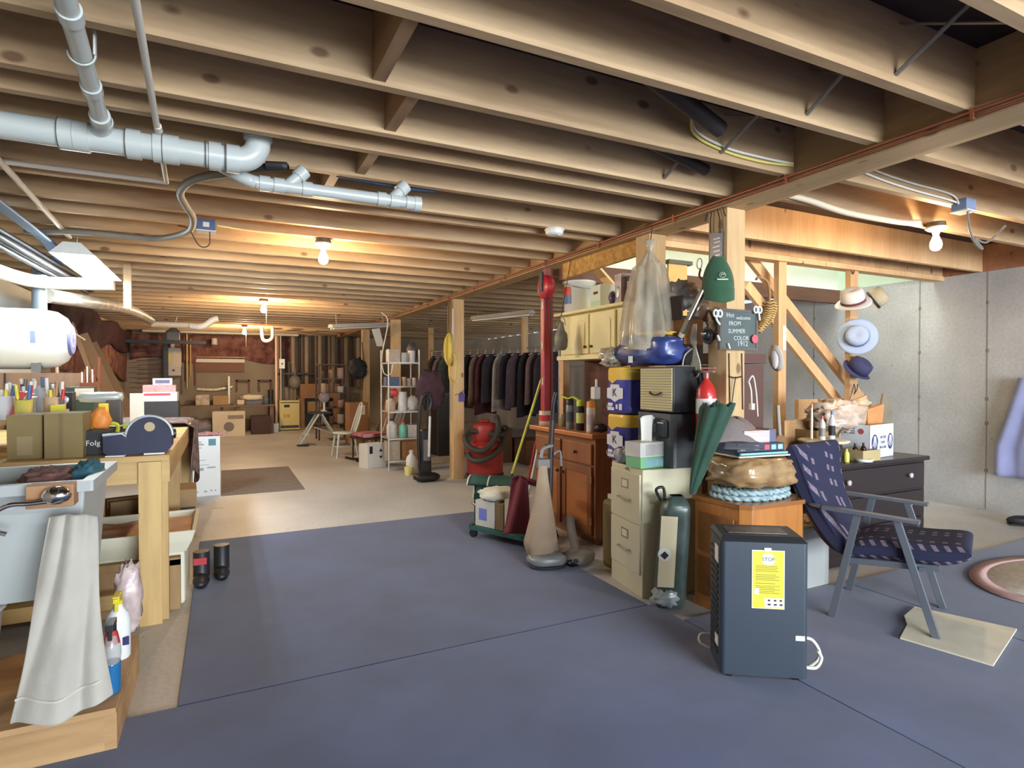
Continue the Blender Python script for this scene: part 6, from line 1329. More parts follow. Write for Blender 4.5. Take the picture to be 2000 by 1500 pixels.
# maroon cloth
MR = M('maroon_cloth', (112, 44, 54), .9, var=.15, scale=6, bump=.2)
t = thing('wheeled_cart', 'low green wheeled cart of boxes with a maroon cloth hung at its right end', 'cart', (2.0, 4.05, .009), -1.15)
GP_ = M('cart_green', (44, 88, 84), .5)
b = MB(); b.bar((-.3, -.16, .07), (.3, -.16, .07), .025, .025); b.bar((-.3, .16, .07), (.3, .16, .07), .025, .025); b.bar((-.3, -.16, .07), (-.3, .16, .07), .025, .025); b.bar((.3, -.16, .07), (.3, .16, .07), .025, .025); b.box(-.3, -.16, .075, .3, .16, .085); b.build('frame', GP_, t)
for x in (-.26, .28):
    for y in (-.16, .16): MB().cyl((x, y-.012, .035), (x, y+.012, .035), .034, n=18).build('wheel', BK, t)
cm = T(2.0, 4.05, .009) @ RZ(-1.15)
def cl(x, y, z): return cm @ Vector((x, y, z))
q = cl(-.17, 0, .087); t = carton('box', 'white printed box riding on the green cart', q, .2, .26, .2, -1.15, M('cart_box', (206, 200, 190), .6), seam=False); MB().box(-.06, -.1315, .05, .02, -.13, .14).build('blue_print', M('print_periw', (116, 126, 200), .6), t)
q = cl(-.02, .0, .087); carton('box', 'brown carton in the middle of the green cart', q, .08, .26, .2, -1.15, CARDD, seam=False)
q = cl(.08, .0, .087); carton('box', 'cream carton next to the maroon cloth on the cart', q, .1, .26, .24, -1.15, M('cart_cream', (206, 196, 172), .6), seam=False)
tag(MB().blob(cl(-.14, 0, .33), .15, .13, .045, .2, 3, 30, 14, 8, .7, cl(0, 0, .288).z).build('towel_bundle', M('white_towel', (226, 224, 206), .9, bump=.3, scale=30)), 'cream white folded cloth with dark trim on top of the cart boxes', 'cloth')
q = cl(.19, .0, 0)
def mc(u, v):
    p = cl(.13+.16*u, -.17-.02*v+.03*math.sin(u*6+v*2)-.1*v*(1-u), .50-.40*v-.1*u*0+.03*math.sin(u*3)); return p
t = MB().grid(mc, 24, 24).grid(lambda u, v: cl(.13+.16*u, -.17+.3*v, .50+.03*math.sin(u*3)-.1*v), 24, 8).build('cloth', MR, solid=.008); tag(t, 'maroon cloth draped over the right end of the green cart', 'cloth')
# green folded lawn chair behind
t = thing('folded_lawn_chair', 'dark green folded lawn chair cushion with white straps behind the cart', 'chair', (2.10, 4.52, .001), -.75); DG = M('lawn_green', (34, 72, 62), .7, bump=.15, scale=20)
def lc(u, v):
    a = -1.2+u*3.6; return Vector((-.24+.48*v, -.02+.09*math.sin(a), .30+.11*math.cos(a)-.06*max(0, u-.6)))
MB().grid(lc, 22, 6).build('cushion', DG, t, solid=.02)
MB().box(-.22, .0, 0, .22, .03, .25).build('frame', DG, t)
for x in (-.24, -.06, .24): MB().tube([lc(u/14, (x+.24)/.48)+Vector((0, -.012, .004)) for u in range(15)], .007, 6).build('strap', WH, t)
tag(MB().tube([pz(922, 982, .17), pz(960, 1005, .13), cl(-.3, -.16, .09)], .009, 6).build('metal_rod', STEEL), 'thin silver rod sticking out left of the cart', 'rod')
# brooms
YP = M('broom_yellow', (214, 212, 92), .4)
pa, pb = px(1057, 742, 2.55), px(1000, 925, 2.35)
t = thing('broom', 'broom with a long yellow handle leaning by the brown cabinet', 'broom', (pb.x, pb.y, .0)); o_ = Vector((pb.x, pb.y, 0)); dd_ = (pb-pa)
MB().cyl(pa-o_, pb-o_, .011, n=12).build('handle', YP, t); MB().cyl(pa-o_, pa-o_+(pa-pb)*.2, .011, n=12).build('grip', BK, t)
pe = pb-o_+dd_*.55; MB().hexa([(pe.x-.1, pe.y-.02, .0), (pe.x+.1, pe.y-.02, .0), (pe.x+.1, pe.y+.02, 0), (pe.x-.1, pe.y+.02, 0), (pb.x-o_.x-.04, -.015, pb.z-.1), (pb.x-o_.x+.04, -.015, pb.z-.1), (pb.x-o_.x+.04, .015, pb.z-.1), (pb.x-o_.x-.04, .015, pb.z-.1)]).cyl(pb-o_, (pb.x-o_.x, 0, pb.z-.12), .013).build('bristles', DG, t)
for i, (m, a_, b_, lab) in enumerate(((M('pole_red', (176, 44, 48), .4), (1040, 895), (1030, 945), 'red broom pole leaning against the left side of the brown cabinet'), (WH, (1044, 905), (1036, 945), 'white broom pole beside the red one at the brown cabinet'))):
    A_, B_ = px(a_[0], a_[1], 2.42), px(b_[0], b_[1], 2.38); d = (A_-B_).normalized()
    foot = B_-d*(B_.z/d.z); tag(MB().cyl(foot, A_+d*.15, .009, n=8).build('pole', m), lab, 'pole')

# ================================================================ red shop vacuum
SR = M('shopvac_red', (172, 52, 50), .45, var=.08, scale=5); HG = M('hose_black', (62, 58, 50), .6)
t = thing('shop_vacuum', 'red shop vacuum with a black hose coiled round it, behind the cord post', 'vacuum', (2.86, 6.55, 0))
MB().lathe([(.2, .07), (.22, .1), (.225, .38), (.235, .39), (.235, .42), (.2, .46), (.14, .48), (.12, .5)], n=36).build('drum', SR, t)
MB().lathe([(.14, .48), (.15, .5), (.15, .66), (.13, .69), (.06, .70), (.0, .70)], n=28).build('motor_head', SR, t)
MB().box(-.06, -.02, .7, .06, .02, .74).build('carry_handle', SR, t, bevel=.01)
MB().lathe([(.21, .045), (.23, .06), (.23, .085), (.2, .09)], n=32).build('dolly', BK, t)
for a in (.4, 1.97, 3.5, 5.1): MB().cyl((.22*math.cos(a)-.012, .22*math.sin(a), .03), (.22*math.cos(a)+.012, .22*math.sin(a), .03), .03, n=14).build('caster', BK, t)
hp = bez([(.1, -.12, .78), (.08, -.22, .66), (-.0, -.27, .52), (-.14, -.3, .4), (-.26, -.22, .42), (-.3, -.1, .52), (-.2, -.03, .6), (-.04, -.1, .58), (.12, -.2, .56), (.24, -.12, .6), (.25, .0, .62), (.1, -.25, .42), (-.1, -.3, .3), (-.24, -.2, .28), (-.26, -.1, .35)], 7)
MB().tube(hp, .032, 10, rs=[.032+.003*(i % 2) for i in range(len(hp))]).build('hose', HG, t)

# ================================================================ posts' hangings
q = px(885, 690, GX0-.012)
YC = M('cord_yellow', (216, 194, 84), .5)
t = thing('cord_coil', 'thick coil of yellow extension cord hanging on the post', 'cord', (GX0-.02, YP3+.05, 1.55)); b = MB()
for k in range(9):
    a0 = -.5+.12*k; b.tube([(-.02-.012*(k % 3), .02*math.cos(x)*0+(.05+.012*k)*math.cos(x)*.9, .04+(.17+.008*(k % 4))*math.sin(x)) for x in [2*PI*i/24 for i in range(24)]], .008, 6, closed=True)
b.tube(bez([(-.03, .0, -.1), (-.03, -.02, -.3), (-.03, -.14, -.38), (-.03, -.24, -.3), (-.03, -.26, -.1), (-.03, -.18, -.02)]), .008, 6); b.cyl((-.05, -.1, .12), (-.05, -.1, -.08), .02, n=10); b.build('cord', YC, t)
t = thing('cord_loop', 'brown and dark cord loops hanging at the top of the yellow-cord post', 'cord', (GX0-.02, YP3+.08, 1.98)); b = MB()
for k in range(3): b.tube([(-.015, .05*math.cos(x)-.01*k, -.04+.24*math.sin(x)+.02*k) for x in [2*PI*i/26 for i in range(26)]], .007, 6, closed=True)
b.build('cord', M('cord_brown', (112, 84, 52), .6), t)
tag(MB().box(GX0-.03, YP3-.03, 1.62, GX0-.011, YP3-.002, 2.08).build('saw_blade', M('white_blade', (196, 192, 186), .4)), 'long pale saw hanging on the edge of the yellow-cord post', 'saw')
t = thing('door_tag', 'purple paper tag tied round the yellow-cord post', 'tag', (GX0+.09, YP3-.012, .95)); MB().prism([(-.035, 0), (.04, .0), (.045, .09), (.0, .125), (-.035, .08)], .004, 'y').build('tag', M('tag_purple', (96, 80, 150), .7), t)
MB().tube(bez([(-.09, -.002, .08), (.0, -.004, .11), (.07, .0, .2)]), .003, 5).build('string', BC, t)
b = MB()
for k in range(3): b.tube(bez([Vector((GX0-.02, YP5+.02, 1.95)), Vector((GX0-.02, YP5-.05-.03*k, 1.5)), Vector((GX0-.02, YP5+.0, .98+.04*k))]), .009, 6)
tag(b.build('brown_cord', M('cord_rust', (104, 58, 42), .6)), 'brown cord looped down the farthest post', 'cord')
# tube lights and the loose panel near the fourth post
tl_ = tube_light('dusty fluorescent fixture tilted near the farthest posts', (1.93, 9.2, 2.03), .5, 1.15, -.1)
tl2 = tube_light('long unlit fluorescent fixture over the hanging clothes', (3.62, 7.7, 2.12), -1.25, 1.25, 0)
t = thing('light_reflector', 'grey ribbed reflector panel hanging below the tilted fixture', 'reflector', (2.17, 9.0, 1.72)); MB().hexa([(-.04, 0, 0), (.07, 0, 0), (.07, .02, 0), (-.04, .02, 0), (-.12, 0, .26), (-.0, 0, .28), (-.0, .02, .28), (-.12, .02, .26)]).build('panel', M('reflector_grey', (160, 156, 148), .4, .3), t)
tag(MB().tube(bez([Vector((2.2, 9.0, 2.24)), Vector((2.3, 9.0, 2.1)), Vector((2.2, 8.95, 1.6)), Vector((2.22, 8.95, 1.32)), Vector((2.33, 8.95, 1.3)), Vector((2.38, 8.95, 1.55))]), .009, 7).build('hanging_cable', WCAB), 'white cord hanging in a long loop by the tilted fixture', 'cord')

# ================================================================ wire shelf of cleaning supplies, upright vacuum
WS = M('wire_white', (206, 204, 198), .4, .2)
sx0, sx1, sy0, sy1 = 1.98, 2.40, 7.72, 8.12
t = thing('wire_shelf', 'tall white wire shelving unit crowded with cleaning supplies', 'shelf', ((sx0+sx1)/2, (sy0+sy1)/2, 0)); hx, hy = (sx1-sx0)/2, (sy1-sy0)/2
for x in (-hx, hx):
    for y in (-hy, hy): MB().cyl((x, y, 0), (x, y, 1.62), .011, n=8).build('upright', WS, t)
lev = (.12, .42, .78, 1.12, 1.44)
for z in lev:
    b = MB()
    for i in range(9): x = -hx+2*hx*i/8; b.bar((x, -hy, z), (x, hy, z), .006, .006)
    b.bar((-hx, -hy, z), (hx, -hy, z), .012, .02); b.bar((-hx, hy, z), (hx, hy, z), .012, .02); b.build('wire_deck', WS, t)
SOX, SOY = (sx0+sx1)/2, (sy0+sy1)/2
items = [ # x, y, level, kind, r, h, colour, label
 (-.14, -.1, 0, 'box', .09, .26, (170, 158, 140), 'grey carton on the bottom deck of the wire shelf'),
 (.08, -.12, 0, 'box', .1, .25, (160, 112, 70), 'brown carton at the front of the bottom deck'),
 (-.15, -.12, 1, 'jug', .07, .26, (206, 200, 194), 'big white jug on the second deck'),
 (-.0, -.14, 1, 'jug', .055, .22, (122, 196, 176), 'mint green bottle on the second deck'),
 (.12, -.13, 1, 'box', .06, .17, (206, 202, 196), 'white carton right of the mint bottle'),
 (-.16, -.1, 2, 'jug', .065, .2, (206, 176, 150), 'tan detergent jug with a blue label on the middle deck'),
 (.0, -.12, 2, 'can', .06, .26, (224, 222, 220), 'white roll of paper towel on the middle deck'),
 (.14, -.12, 2, 'blob', .08, .2, (226, 222, 218), 'white plastic bag slumped on the middle deck'),
 (-.14, -.08, 3, 'box', .09, .12, (74, 88, 116), 'blue-grey bin on the fourth deck'),
 (.03, -.1, 3, 'can', .03, .12, (180, 160, 140), 'tan spray can on the fourth deck'),
 (.1, -.1, 3, 'can', .03, .1, (198, 170, 170), 'pale pink bottle on the fourth deck'),
 (.17, -.1, 3, 'can', .028, .11, (216, 210, 206), 'small white bottle at the right of the fourth deck'),
 (-.12, -.08, 4, 'box', .08, .17, (190, 170, 150), 'beige box on the top deck'),
 (.03, -.1, 4, 'can', .05, .13, (186, 186, 180), 'grey pot on the top deck'),
 (.14, -.08, 4, 'can', .05, .16, (214, 206, 200), 'white jar on the top deck'),
 (.18, .06, 4, 'blob', .07, .26, (96, 84, 84), 'dark lumpy bag on top of the wire shelf'),
]
for i, (x, y, lv, kd, r, h, c, lab) in enumerate(items):
    m = M('sup_%d' % i, c, .5, var=.12, scale=20); p = (SOX+x, SOY+y, lev[lv]+.011)
    if kd == 'box': carton('box', lab, p, r*2, r*1.6, h, 0, m, seam=False)
    elif kd == 'jug': bottle('jug', lab, p, r, h, m, cap=M('cap_%d' % (i % 3), [(206, 60, 74), (236, 236, 230), (40, 44, 90)][i % 3], .4), neck=.4)
    elif kd == 'can': can('canister', lab, p, r, h, m, cat='canister')
    else: tag(MB().blob((p[0], p[1], p[2]+h/2), r, r, h/2, .35, 4, 22, 14, i, .9, p[2]).build('bag', m), lab, 'bag')
tag(MB().blob((SOX-.11, SOY-.12, lev[2]+.26), .05, .05, .05, .3, 4, 18, 12, 44).build('cleaning_cloth', M('pink_cloth', (214, 72, 92), .8)), 'bright pink cloth on the tan jug of the middle deck', 'cloth')
carton('box', 'white box with black arrows beside the wire shelf', (1.87, 8.18, 0), .3, .22, .33, .35, M('arrow_box', (214, 212, 208), .6), seam=False)
b = MB(); b.prism([(.03, .22), (.09, .22), (.06, .26)], .001, 'y', (0, -.112, 0)); b.prism([(.03, .16), (.09, .16), (.06, .12)], .001, 'y', (0, -.112, 0)); b.box(-.12, -.1115, .2, -.07, -.11, .3); b.build('printed_arrows', INK, [o for o in bpy.data.objects if o.get('label') == 'white box with black arrows beside the wire shelf'][0])
tag(MB().lathe([(.045, 0), (.055, .11), (.05, .11), (.04, .004), (0, .004)], (2.12, 7.28, .001), 22).build('cup', M('cup_yellow', (226, 216, 140), .5)), 'small pale yellow pot on the floor before the wire shelf', 'pot')
t = bottle('jug', 'white spray jug on the floor beside the pale yellow pot', (2.2, 7.42, .001), .07, .3, WP, cap=WH)
t = thing('upright_vacuum', 'black upright vacuum with a white wand left of the yellow-cord post', 'vacuum', (2.2, 6.82, 0))
MB().blob((0, -.03, .05), .16, .12, .05, .1, 3, 28, 14, 3, .8, .003).build('floor_head', BK, t)
MB().box(-.07, -.03, .08, .07, .08, .62, .015, .01).build('body', M('vac_black', (44, 38, 42), .35), t, bevel=.02)
MB().cyl((.0, -.05, .25), (.0, -.04, .5), .045, n=18).build('dust_cup', M('cup_smoke', (110, 104, 104), .15), t)
MB().tube(bez([(-.07, .0, .1), (-.09, .0, .5), (-.06, .0, .95), (.03, 0, 1.05), (.07, 0, .95), (.05, 0, .85)]), .02, 10).build('hose', BK, t)
MB().cyl((.01, -.09, .3), (.03, -.07, .78), .015, n=10).build('wand', WH, t); MB().cyl((.04, .03, .6), (.04, .03, 1.02), .018, n=10).build('handle', BK, t)
t = thing('jacket', 'dark maroon jacket hanging over the upright vacuum', 'jacket', (2.31, 6.96, .96)); MB().blob((0, 0, .14), .17, .05, .22, .3, 3, 30, 22, 13, .8).build('body', M('jacket_maroon', (70, 46, 56), .9, var=.3, scale=12, bump=.3), t)

# ================================================================ chairs, planks and boxes around the far posts
WCH = M('chair_white', (196, 204, 196), .5)
t = thing('windsor_chair', 'small white hoop-back wooden chair standing on the concrete', 'chair', (1.72, 9.42, 0), .05); 
MB().lathe([(0, .36), (.17, .36), (.19, .37), (.19, .39), (0, .39)], n=28).build('seat', WCH, t)
for x, y in ((-.12, -.12), (.12, -.12), (-.12, .13), (.12, .13)): MB().cyl((x*1.35, y*1.35, 0), (x, y, .36), .012, .018, n=10).build('leg', WCH, t)
MB().cyl((-.14, -.14, .16), (-.14, .14, .16), .009).cyl((.14, -.14, .16), (.14, .14, .16), .009).cyl((-.14, 0, .16), (.14, 0, .16), .009).build('stretcher', WCH, t)
MB().tube(bez([(.13, -.13, .38), (.2, -.13, .6), (.25, -.08, .78), (.27, .02, .84), (.25, .1, .78), (.2, .14, .6), (.13, .14, .38)]), .013, 8).build('back_hoop', WCH, t)
for k in (-2, -1, 0, 1, 2): MB().cyl((.145, .045*k, .38), (.25, .035*k, .8-.01*k*k), .007, n=8).build('spindle', WCH, t)
RKD = M('rocker_dark', (52, 36, 34), .5)
t = thing('rocking_chair', 'dark rocking chair with a caned back and pink striped seat pad', 'chair', (1.98, 8.75, 0), .2)
for y in (-.2, .2):
    MB().tube(bez([(-.32, y, .06), (-.15, y, .02), (.1, y, .022), (.3, y, .07), (.4, y, .12)]), .014, 8, flat=1.4).build('rocker', RKD, t)
    for x in (-.2, .16): MB().cyl((x, y, .03), (x, y*.95, .36), .014, n=8).build('leg', RKD, t)
    MB().cyl((.17, y, .34), (.33, y, .86), .016, n=8).build('back_post', RKD, t)
MB().box(-.24, -.23, .34, .2, .23, .37).build('seat', RKD, t); MB().bar((.29, -.22, .82), (.33, -.22, .88), .03, .02); MB().box(-.22, -.24, .375, .15, .2, .43).build('seat_pad', M('pad_pink', (206, 140, 144), .9, stretch=(1, 6, 1), var=.5, scale=6, c2=(120, 44, 60)), t, bevel=.01)
MB().hexa([(.19, -.18, .42), (.2, .18, .42), (.21, .18, .42), (.205, -.18, .42), (.31, -.18, .84), (.31, .18, .84), (.325, .18, .84), (.325, -.18, .84)]).build('cane_back', M('cane', (126, 98, 62), .8, var=.3, scale=60), t)
t = thing('folding_stool', 'white A-frame step stool with a dark seat near the back', 'stool', (1.62, 11.5, 0))
MB().box(-.16, -.15, .56, .2, .15, .6).build('seat', M('stool_seat', (48, 42, 38), .6), t)
for y in (-.15, .15):
    MB().bar((-.36, y, 0), (-.02, y, .56), .03, .045, (0, 1, 0)).build('front_leg', WCH, t); MB().bar((.3, y, .1), (.04, y, .56), .022, .03, (0, 1, 0)).build('rear_leg', WCH, t)
MB().box(-.3, -.15, .18, -.18, .15, .2).build('step', WCH, t); MB().cyl((-.1, -.15, .32), (.2, -.15, .2), .01).build('brace', WCH, t)
tag(MB().lathe([(.0, 0), (.1, 0), (.11, .02), (0, .03)], (1.3, 11.2, .001), 20).build('round_mat', M('dark_disc', (62, 50, 44), .7)), 'small dark disc lying by the foot of the step stool', 'disc')
t = thing('carton', 'tall brown carton with a white shipping label in front of the farthest post', 'box', (2.22, 11.0, 0), .1); MB().box(-.17, -.15, 0, .17, .15, .78).build('body', M('tall_carton', (156, 112, 76), .8, var=.1, scale=4), t); MB().box(-.0, -.1515, .56, .11, -.15, .73).build('shipping_label', PAPER, t)
b = MB()
for i in range(5): b.box(.012, -.1525, .58+.026*i, .095, -.1515, .588+.026*i)
b.build('label_text', M('lab_text', (120, 130, 150), .6), t)
PLK = WOOD('plank_wood', (172, 136, 96), (124, 92, 62), axis='z')
p_, q_ = Vector((2.25, 9.25, 0.05)), Vector((2.47, 9.45, 1.05)); tag(MB().bar(p_, q_, .13, .02, (0, 1, .2)).build('plank', PLK), 'pale plank leaning against the post behind the rocking chair', 'plank')
p_, q_ = Vector((2.18, 9.6, 0.05)), Vector((2.50, 9.5, .85)); tag(MB().bar(p_, q_, .16, .02, (0, 1, .2)).build('plank', M('plank_olive', (130, 110, 76), .8)), 'darker board leaning beside the pale plank', 'plank')
t = thing('crib_side', 'white slatted crib rail leaning beside the wire shelf', 'rail', (2.42, 8.8, .0)); 
for i in range(6): MB().bar((-.3+.05*i, -.02, .3), (-.12+.05*i, .02, .82), .02, .02).build('slat', M('slat_white', (196, 190, 182), .5), t)
MB().bar((-.14, 0, .84), (.2, 0, .8), .03, .03).build('top_rail', M('slat_white', (196, 190, 182), .5), t); MB().bar((-.32, -.02, .28), (.0, 0, .27), .03, .03).build('bottom_rail', M('slat_white', (196, 190, 182), .5), t)
MB().bar((-.36, -.06, 0), (.04, .02, .8), .016, .02).build('side_rail', M('slat_white', (196, 190, 182), .5), t)
# cluttered metal shelf between farthest posts
t = thing('steel_shelf', 'dark steel shelf full of small pots left of the farthest post', 'shelf', (2.0, 12.2, 0)); DSH = M('steel_dark', (92, 74, 66), .6)
for x, y in ((-.3, -.2), (.25, -.2), (-.3, .2), (.25, .2)): MB().box(x-.015, y-.015, 0, x+.015, y+.015, 1.5).build('upright', DSH, t)
for z in (.3, .62, .92, 1.2, 1.48): MB().box(-.31, -.21, z, .26, .21, z+.02).build('deck', DSH, t)
k = 0
for z in (.32, .64, .94, 1.22):
    for x in (-.2, -.05, .12):
        c = [(176, 160, 150), (120, 92, 76), (200, 196, 190), (66, 56, 56), (158, 120, 90), (186, 150, 140)][k % 6]
        r_ = .045+.012*(k % 3); h_ = .12+.03*(k % 4)
        can('pot', ['pale', 'brown', 'white', 'black', 'tan', 'pinkish'][k % 6]+' pot on the '+['lowest', 'second', 'third', 'fourth'][k//3]+' deck of the dark steel shelf', (2.0+x, 12.08, z+.001), r_, h_, M('pot_%d' % (k % 6), c, .6), cat='pot'); k += 1
tag(MB().blob((2.42, 11.84, 1.42), .17, .12, .2, .3, 3, 30, 20, 23, .9).build('backpack', M('bag_black', (44, 48, 50), .8, var=.3, scale=10)), 'black bag hanging at the farthest post', 'bag')
t = thing('desk_fan', 'grey and white desk fan perched on the step stool', 'fan', (1.72, 11.5, .601)); MB().cyl((0, 0, 0), (0, 0, .2), .02).build('stand', WH, t); MB().lathe([(.06, 0), (.07, .01), (0, .02)], n=16).build('base', WH, t); MB().lathe([(0, -.03), (.09, -.02), (.1, 0), (.09, .02), (0, .03)], n=20).build('head', M('fan_grey', (150, 140, 144), .4), t).matrix_local = T(0, 0, .26) @ RX(PI/2)

# ================================================================ clothes storage beyond the girder
DKS = M('rail_steel', (150, 144, 136), .4, .5)
t = thing('clothes_rack', 'long steel rail of hanging clothes in the dark bay beyond the girder', 'rack', (4.3, 9.2, 0)); RA, RB = Vector((-.75, 1.4, 1.72)), Vector((.35, -1.4, 1.72))
MB().cyl(RA, RB, .015, n=8).build('rail', DKS, t)
for p_ in (RA, RB): MB().cyl((p_.x, p_.y, 0), p_, .02, n=8).build('upright', DKS, t)
gc = [(96, 74, 66), (150, 132, 120), (74, 84, 76), (40, 36, 42), (134, 124, 128), (36, 32, 40), (120, 100, 90), (88, 46, 56), (58, 52, 60), (168, 158, 150), (44, 38, 48), (84, 66, 74), (34, 30, 36), (110, 84, 84), (50, 44, 52), (64, 40, 50)]
gn = ['brown', 'tan', 'grey-green', 'black', 'pale grey', 'charcoal', 'taupe', 'maroon', 'slate', 'cream', 'ink-dark', 'mauve', 'jet black', 'rosy brown', 'dim grey', 'wine']
for i in range(16):
    f = (i+.5)/16; p_ = RA.lerp(RB, f)+Vector((4.3, 9.2, 0)); L_ = .72+.35*((i*7) % 5)/5; w_ = .2+.03*(i % 3); ga = (RB-RA).normalized(); ra = math.atan2(ga.y, ga.x)
    m = M('garment_%d' % i, gc[i], .95, var=.3, scale=10, bump=.2)
    t = thing('garment', gn[i]+' garment on the clothes rail, number '+str(i+1)+' counting from the far end' if False else gn[i]+' '+['coat', 'shirt', 'jacket', 'dress'][i % 4]+' hanging on the rail in the dark bay', 'clothing', (p_.x, p_.y, 1.72-.02), ra, 'clothes on the rail')
    def gm(u, v, L_=L_, w_=w_, i=i):
        a = 2*PI*u; z = -.06-L_*v; ww = (w_*(.35+.65*min(1, v*7)))*(1+.15*v); return Vector(((.045+.02*v)*math.cos(a)*(1+.3*math.sin(a*5+i)), ww*math.sin(a), z+.04*abs(math.sin(a))*-min(1, v*7)))
    MB().grid(gm, 24, 10, closed_u=True).build('body', m, t)
    MB().tube(bez([(0, 0, -.06), (0, .0, -.02), (0, .02, .03), (0, 0, .045)]), .004, 5).tube([(0, -.17, -.1), (0, 0, -.05), (0, .17, -.1)], .006, 5).build('hanger', WH, t)
tag(MB().box(3.6, 10.9, 0, 3.68, 10.98, 2.2).build('pine_upright', POSTW), 'thin upright timber among the hanging clothes', 'post')
tag(MB().box(4.35, 8.4, 1.6, 4.43, 8.48, 2.22).build('pine_upright', POSTW), 'short pale timber hanging over the nearer end of the clothes rail', 'post')
tag(MB().cyl((2.7, 9.9, 2.02), (4.6, 9.9, 1.98), .008, n=6).build('hanging_rod', DKS), 'thin pale rod crossing the dark bay', 'rod')
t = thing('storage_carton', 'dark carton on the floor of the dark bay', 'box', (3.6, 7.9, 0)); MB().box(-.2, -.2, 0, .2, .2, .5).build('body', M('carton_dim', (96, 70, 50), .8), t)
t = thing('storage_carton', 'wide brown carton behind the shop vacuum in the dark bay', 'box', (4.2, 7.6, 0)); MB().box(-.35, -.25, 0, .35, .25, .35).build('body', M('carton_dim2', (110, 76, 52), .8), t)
t = thing('filing_cabinet', 'black tall cabinet in the dark bay behind the cord post', 'cabinet', (3.25, 9.0, 0)); MB().box(-.2, -.2, 0, .2, .2, 1.0).build('body', BK, t); MB().box(-.18, -.21, .5, .18, -.2, .95).build('door', INK, t)

# ================================================================ back wall: heating plant, bench, pipes
t = thing('furnace', 'cream enamel furnace with an orange emblem on the back floor', 'furnace', (1.40, 14.75, 0)); FU = M('furnace_cream', (206, 190, 122), .5)
MB().box(-.22, -.22, .02, .22, .22, .7).build('body', FU, t, bevel=.008); MB().box(-.2, -.228, .06, .2, -.22, .12).build('vent', BK, t); MB().box(-.2, -.228, .64, .2, -.22, .66).build('vent', BK, t); MB().box(-.12, -.228, .54, -.0, -.22, .6).build('control_panel', INK, t)
MB().box(-.13, -.224, .3, -.08, -.22, .38).box(-.06, -.224, .3, -.0, -.22, .38).build('emblem', M('emblem_orange', (206, 142, 58), .5), t)
tag(MB().blob((1.55, 14.8, 1.12), .15, .15, .17, .03, 1, 28, 18).cyl((1.55, 14.8, .98), (1.55, 14.8, .72), .03).cyl((1.55, 14.8, 1.28), (1.55, 14.8, 1.45), .02).build('expansion_tank', M('tank_grey', (122, 116, 106), .5)), 'grey round expansion tank above the cream furnace', 'tank')
# insulated pipes row
INS = M('insulation_tan', (158, 138, 114), .8, var=.15, scale=8); INS2 = M('insulation_dark', (70, 48, 42), .8)
for i in range(13):
    x = 1.22+.155*i; m = INS if i % 2 == 0 else INS2
    tag(MB().cyl((x, 15.0, 1.0), (x, 15.0, JB), .052 if i % 2 == 0 else .03, n=14).build('insulated_pipe', m), 'pale lagged vertical pipe on the back wall right of the furnace' if i % 2 == 0 else 'dark bare pipe between the pale lagged pipes', 'pipe', 'pale lagged pipes' if i % 2 == 0 else 'dark bare pipes')
tag(MB().box(1.1, 14.85, 1.30, 2.0, 14.9, 1.34).build('black_rail', BK), 'black rail crossing the lagged pipes', 'rail')
t = thing('niche_cabinet', 'brown fireboard niche with a black opening on the back wall', 'cabinet', (2.1, 14.7, 0)); BRW = M('niche_brown', (146, 110, 80), .8, var=.15, scale=3)
MB().box(-.45, -.1, .74, .45, .4, 1.08).build('mantel', BRW, t); MB().box(-.5, -.1, 0, -.36, .4, .74).build('jamb', BRW, t); MB().box(.3, -.1, 0, .45, .4, .74).build('jamb', BRW, t); MB().box(-.36, .1, 0, .3, .12, .74).build('opening', BK, t); MB().box(-.5, -.14, 0, .45, .1, .06).build('hearth', M('hearth', (140, 120, 100), .8), t)
carton('carton', 'brown carton on the black ledge of the niche', (2.02, 14.68, .40), .42, .2, .26, 0, CARD, seam=False)
tag(MB().box(1.76, 14.59, .37, 2.38, 14.8, .399).build('ledge', BK), 'dark ledge in the niche opening carrying a carton', 'ledge')
# far bench
t = thing('work_table', 'long dark table against the back wall', 'table', (.1, 14.3, 0)); TB = WOOD('table_dark', (122, 96, 74), (84, 62, 48), axis='x', knots=False)
MB().box(-1.2, -.3, .60, .95, .35, .64).build('tabletop', TB, t)
for x in (-1.1, .2, .88):
    MB().box(x-.04, -.27, 0, x+.04, -.2, .6).build('leg', TB, t); MB().box(x-.04, .22, 0, x+.04, .3, .6).build('leg', TB, t)
bt = .641
carton('box', 'white and brown printed carton on the left of the back table', (-.38, 14.3, bt), .26, .2, .22, 0, M('bk1', (186, 170, 150), .7, var=.4, scale=10), seam=False)
carton('box', 'plain brown carton in the middle of the back table', (-.02, 14.3, bt), .32, .2, .2, 0, CARD, seam=False)
carton('box', 'low pale carton right of the white tube on the back table', (.36, 14.25, bt), .14, .1, .1, 0, M('bk2', (206, 190, 166), .7), seam=False)
carton('box', 'blue-grey tray at the right of the back table', (.62, 14.25, bt), .32, .2, .08, 0, M('bk3', (96, 100, 116), .6), seam=False)
tag(MB().blob((.6, 14.25, bt+.15), .22, .1, .06, .3, 4, 24, 12, 31, .6, bt+.082).build('folded_cloth', M('bk4', (206, 194, 172), .9)), 'cream folded cloths on the blue-grey tray at the back', 'cloth')
can('tin', 'blue tin at the right end of the back table', (.88, 14.25, bt), .06, .14, M('bk5', (76, 96, 116), .5), cat='tin')
tag(MB().cyl((.13, 14.22, bt+.02), (.13, 14.22, bt+.62), .022, n=12).build('white_tube', WH), 'upright bright white tube standing on the back table', 'tube')
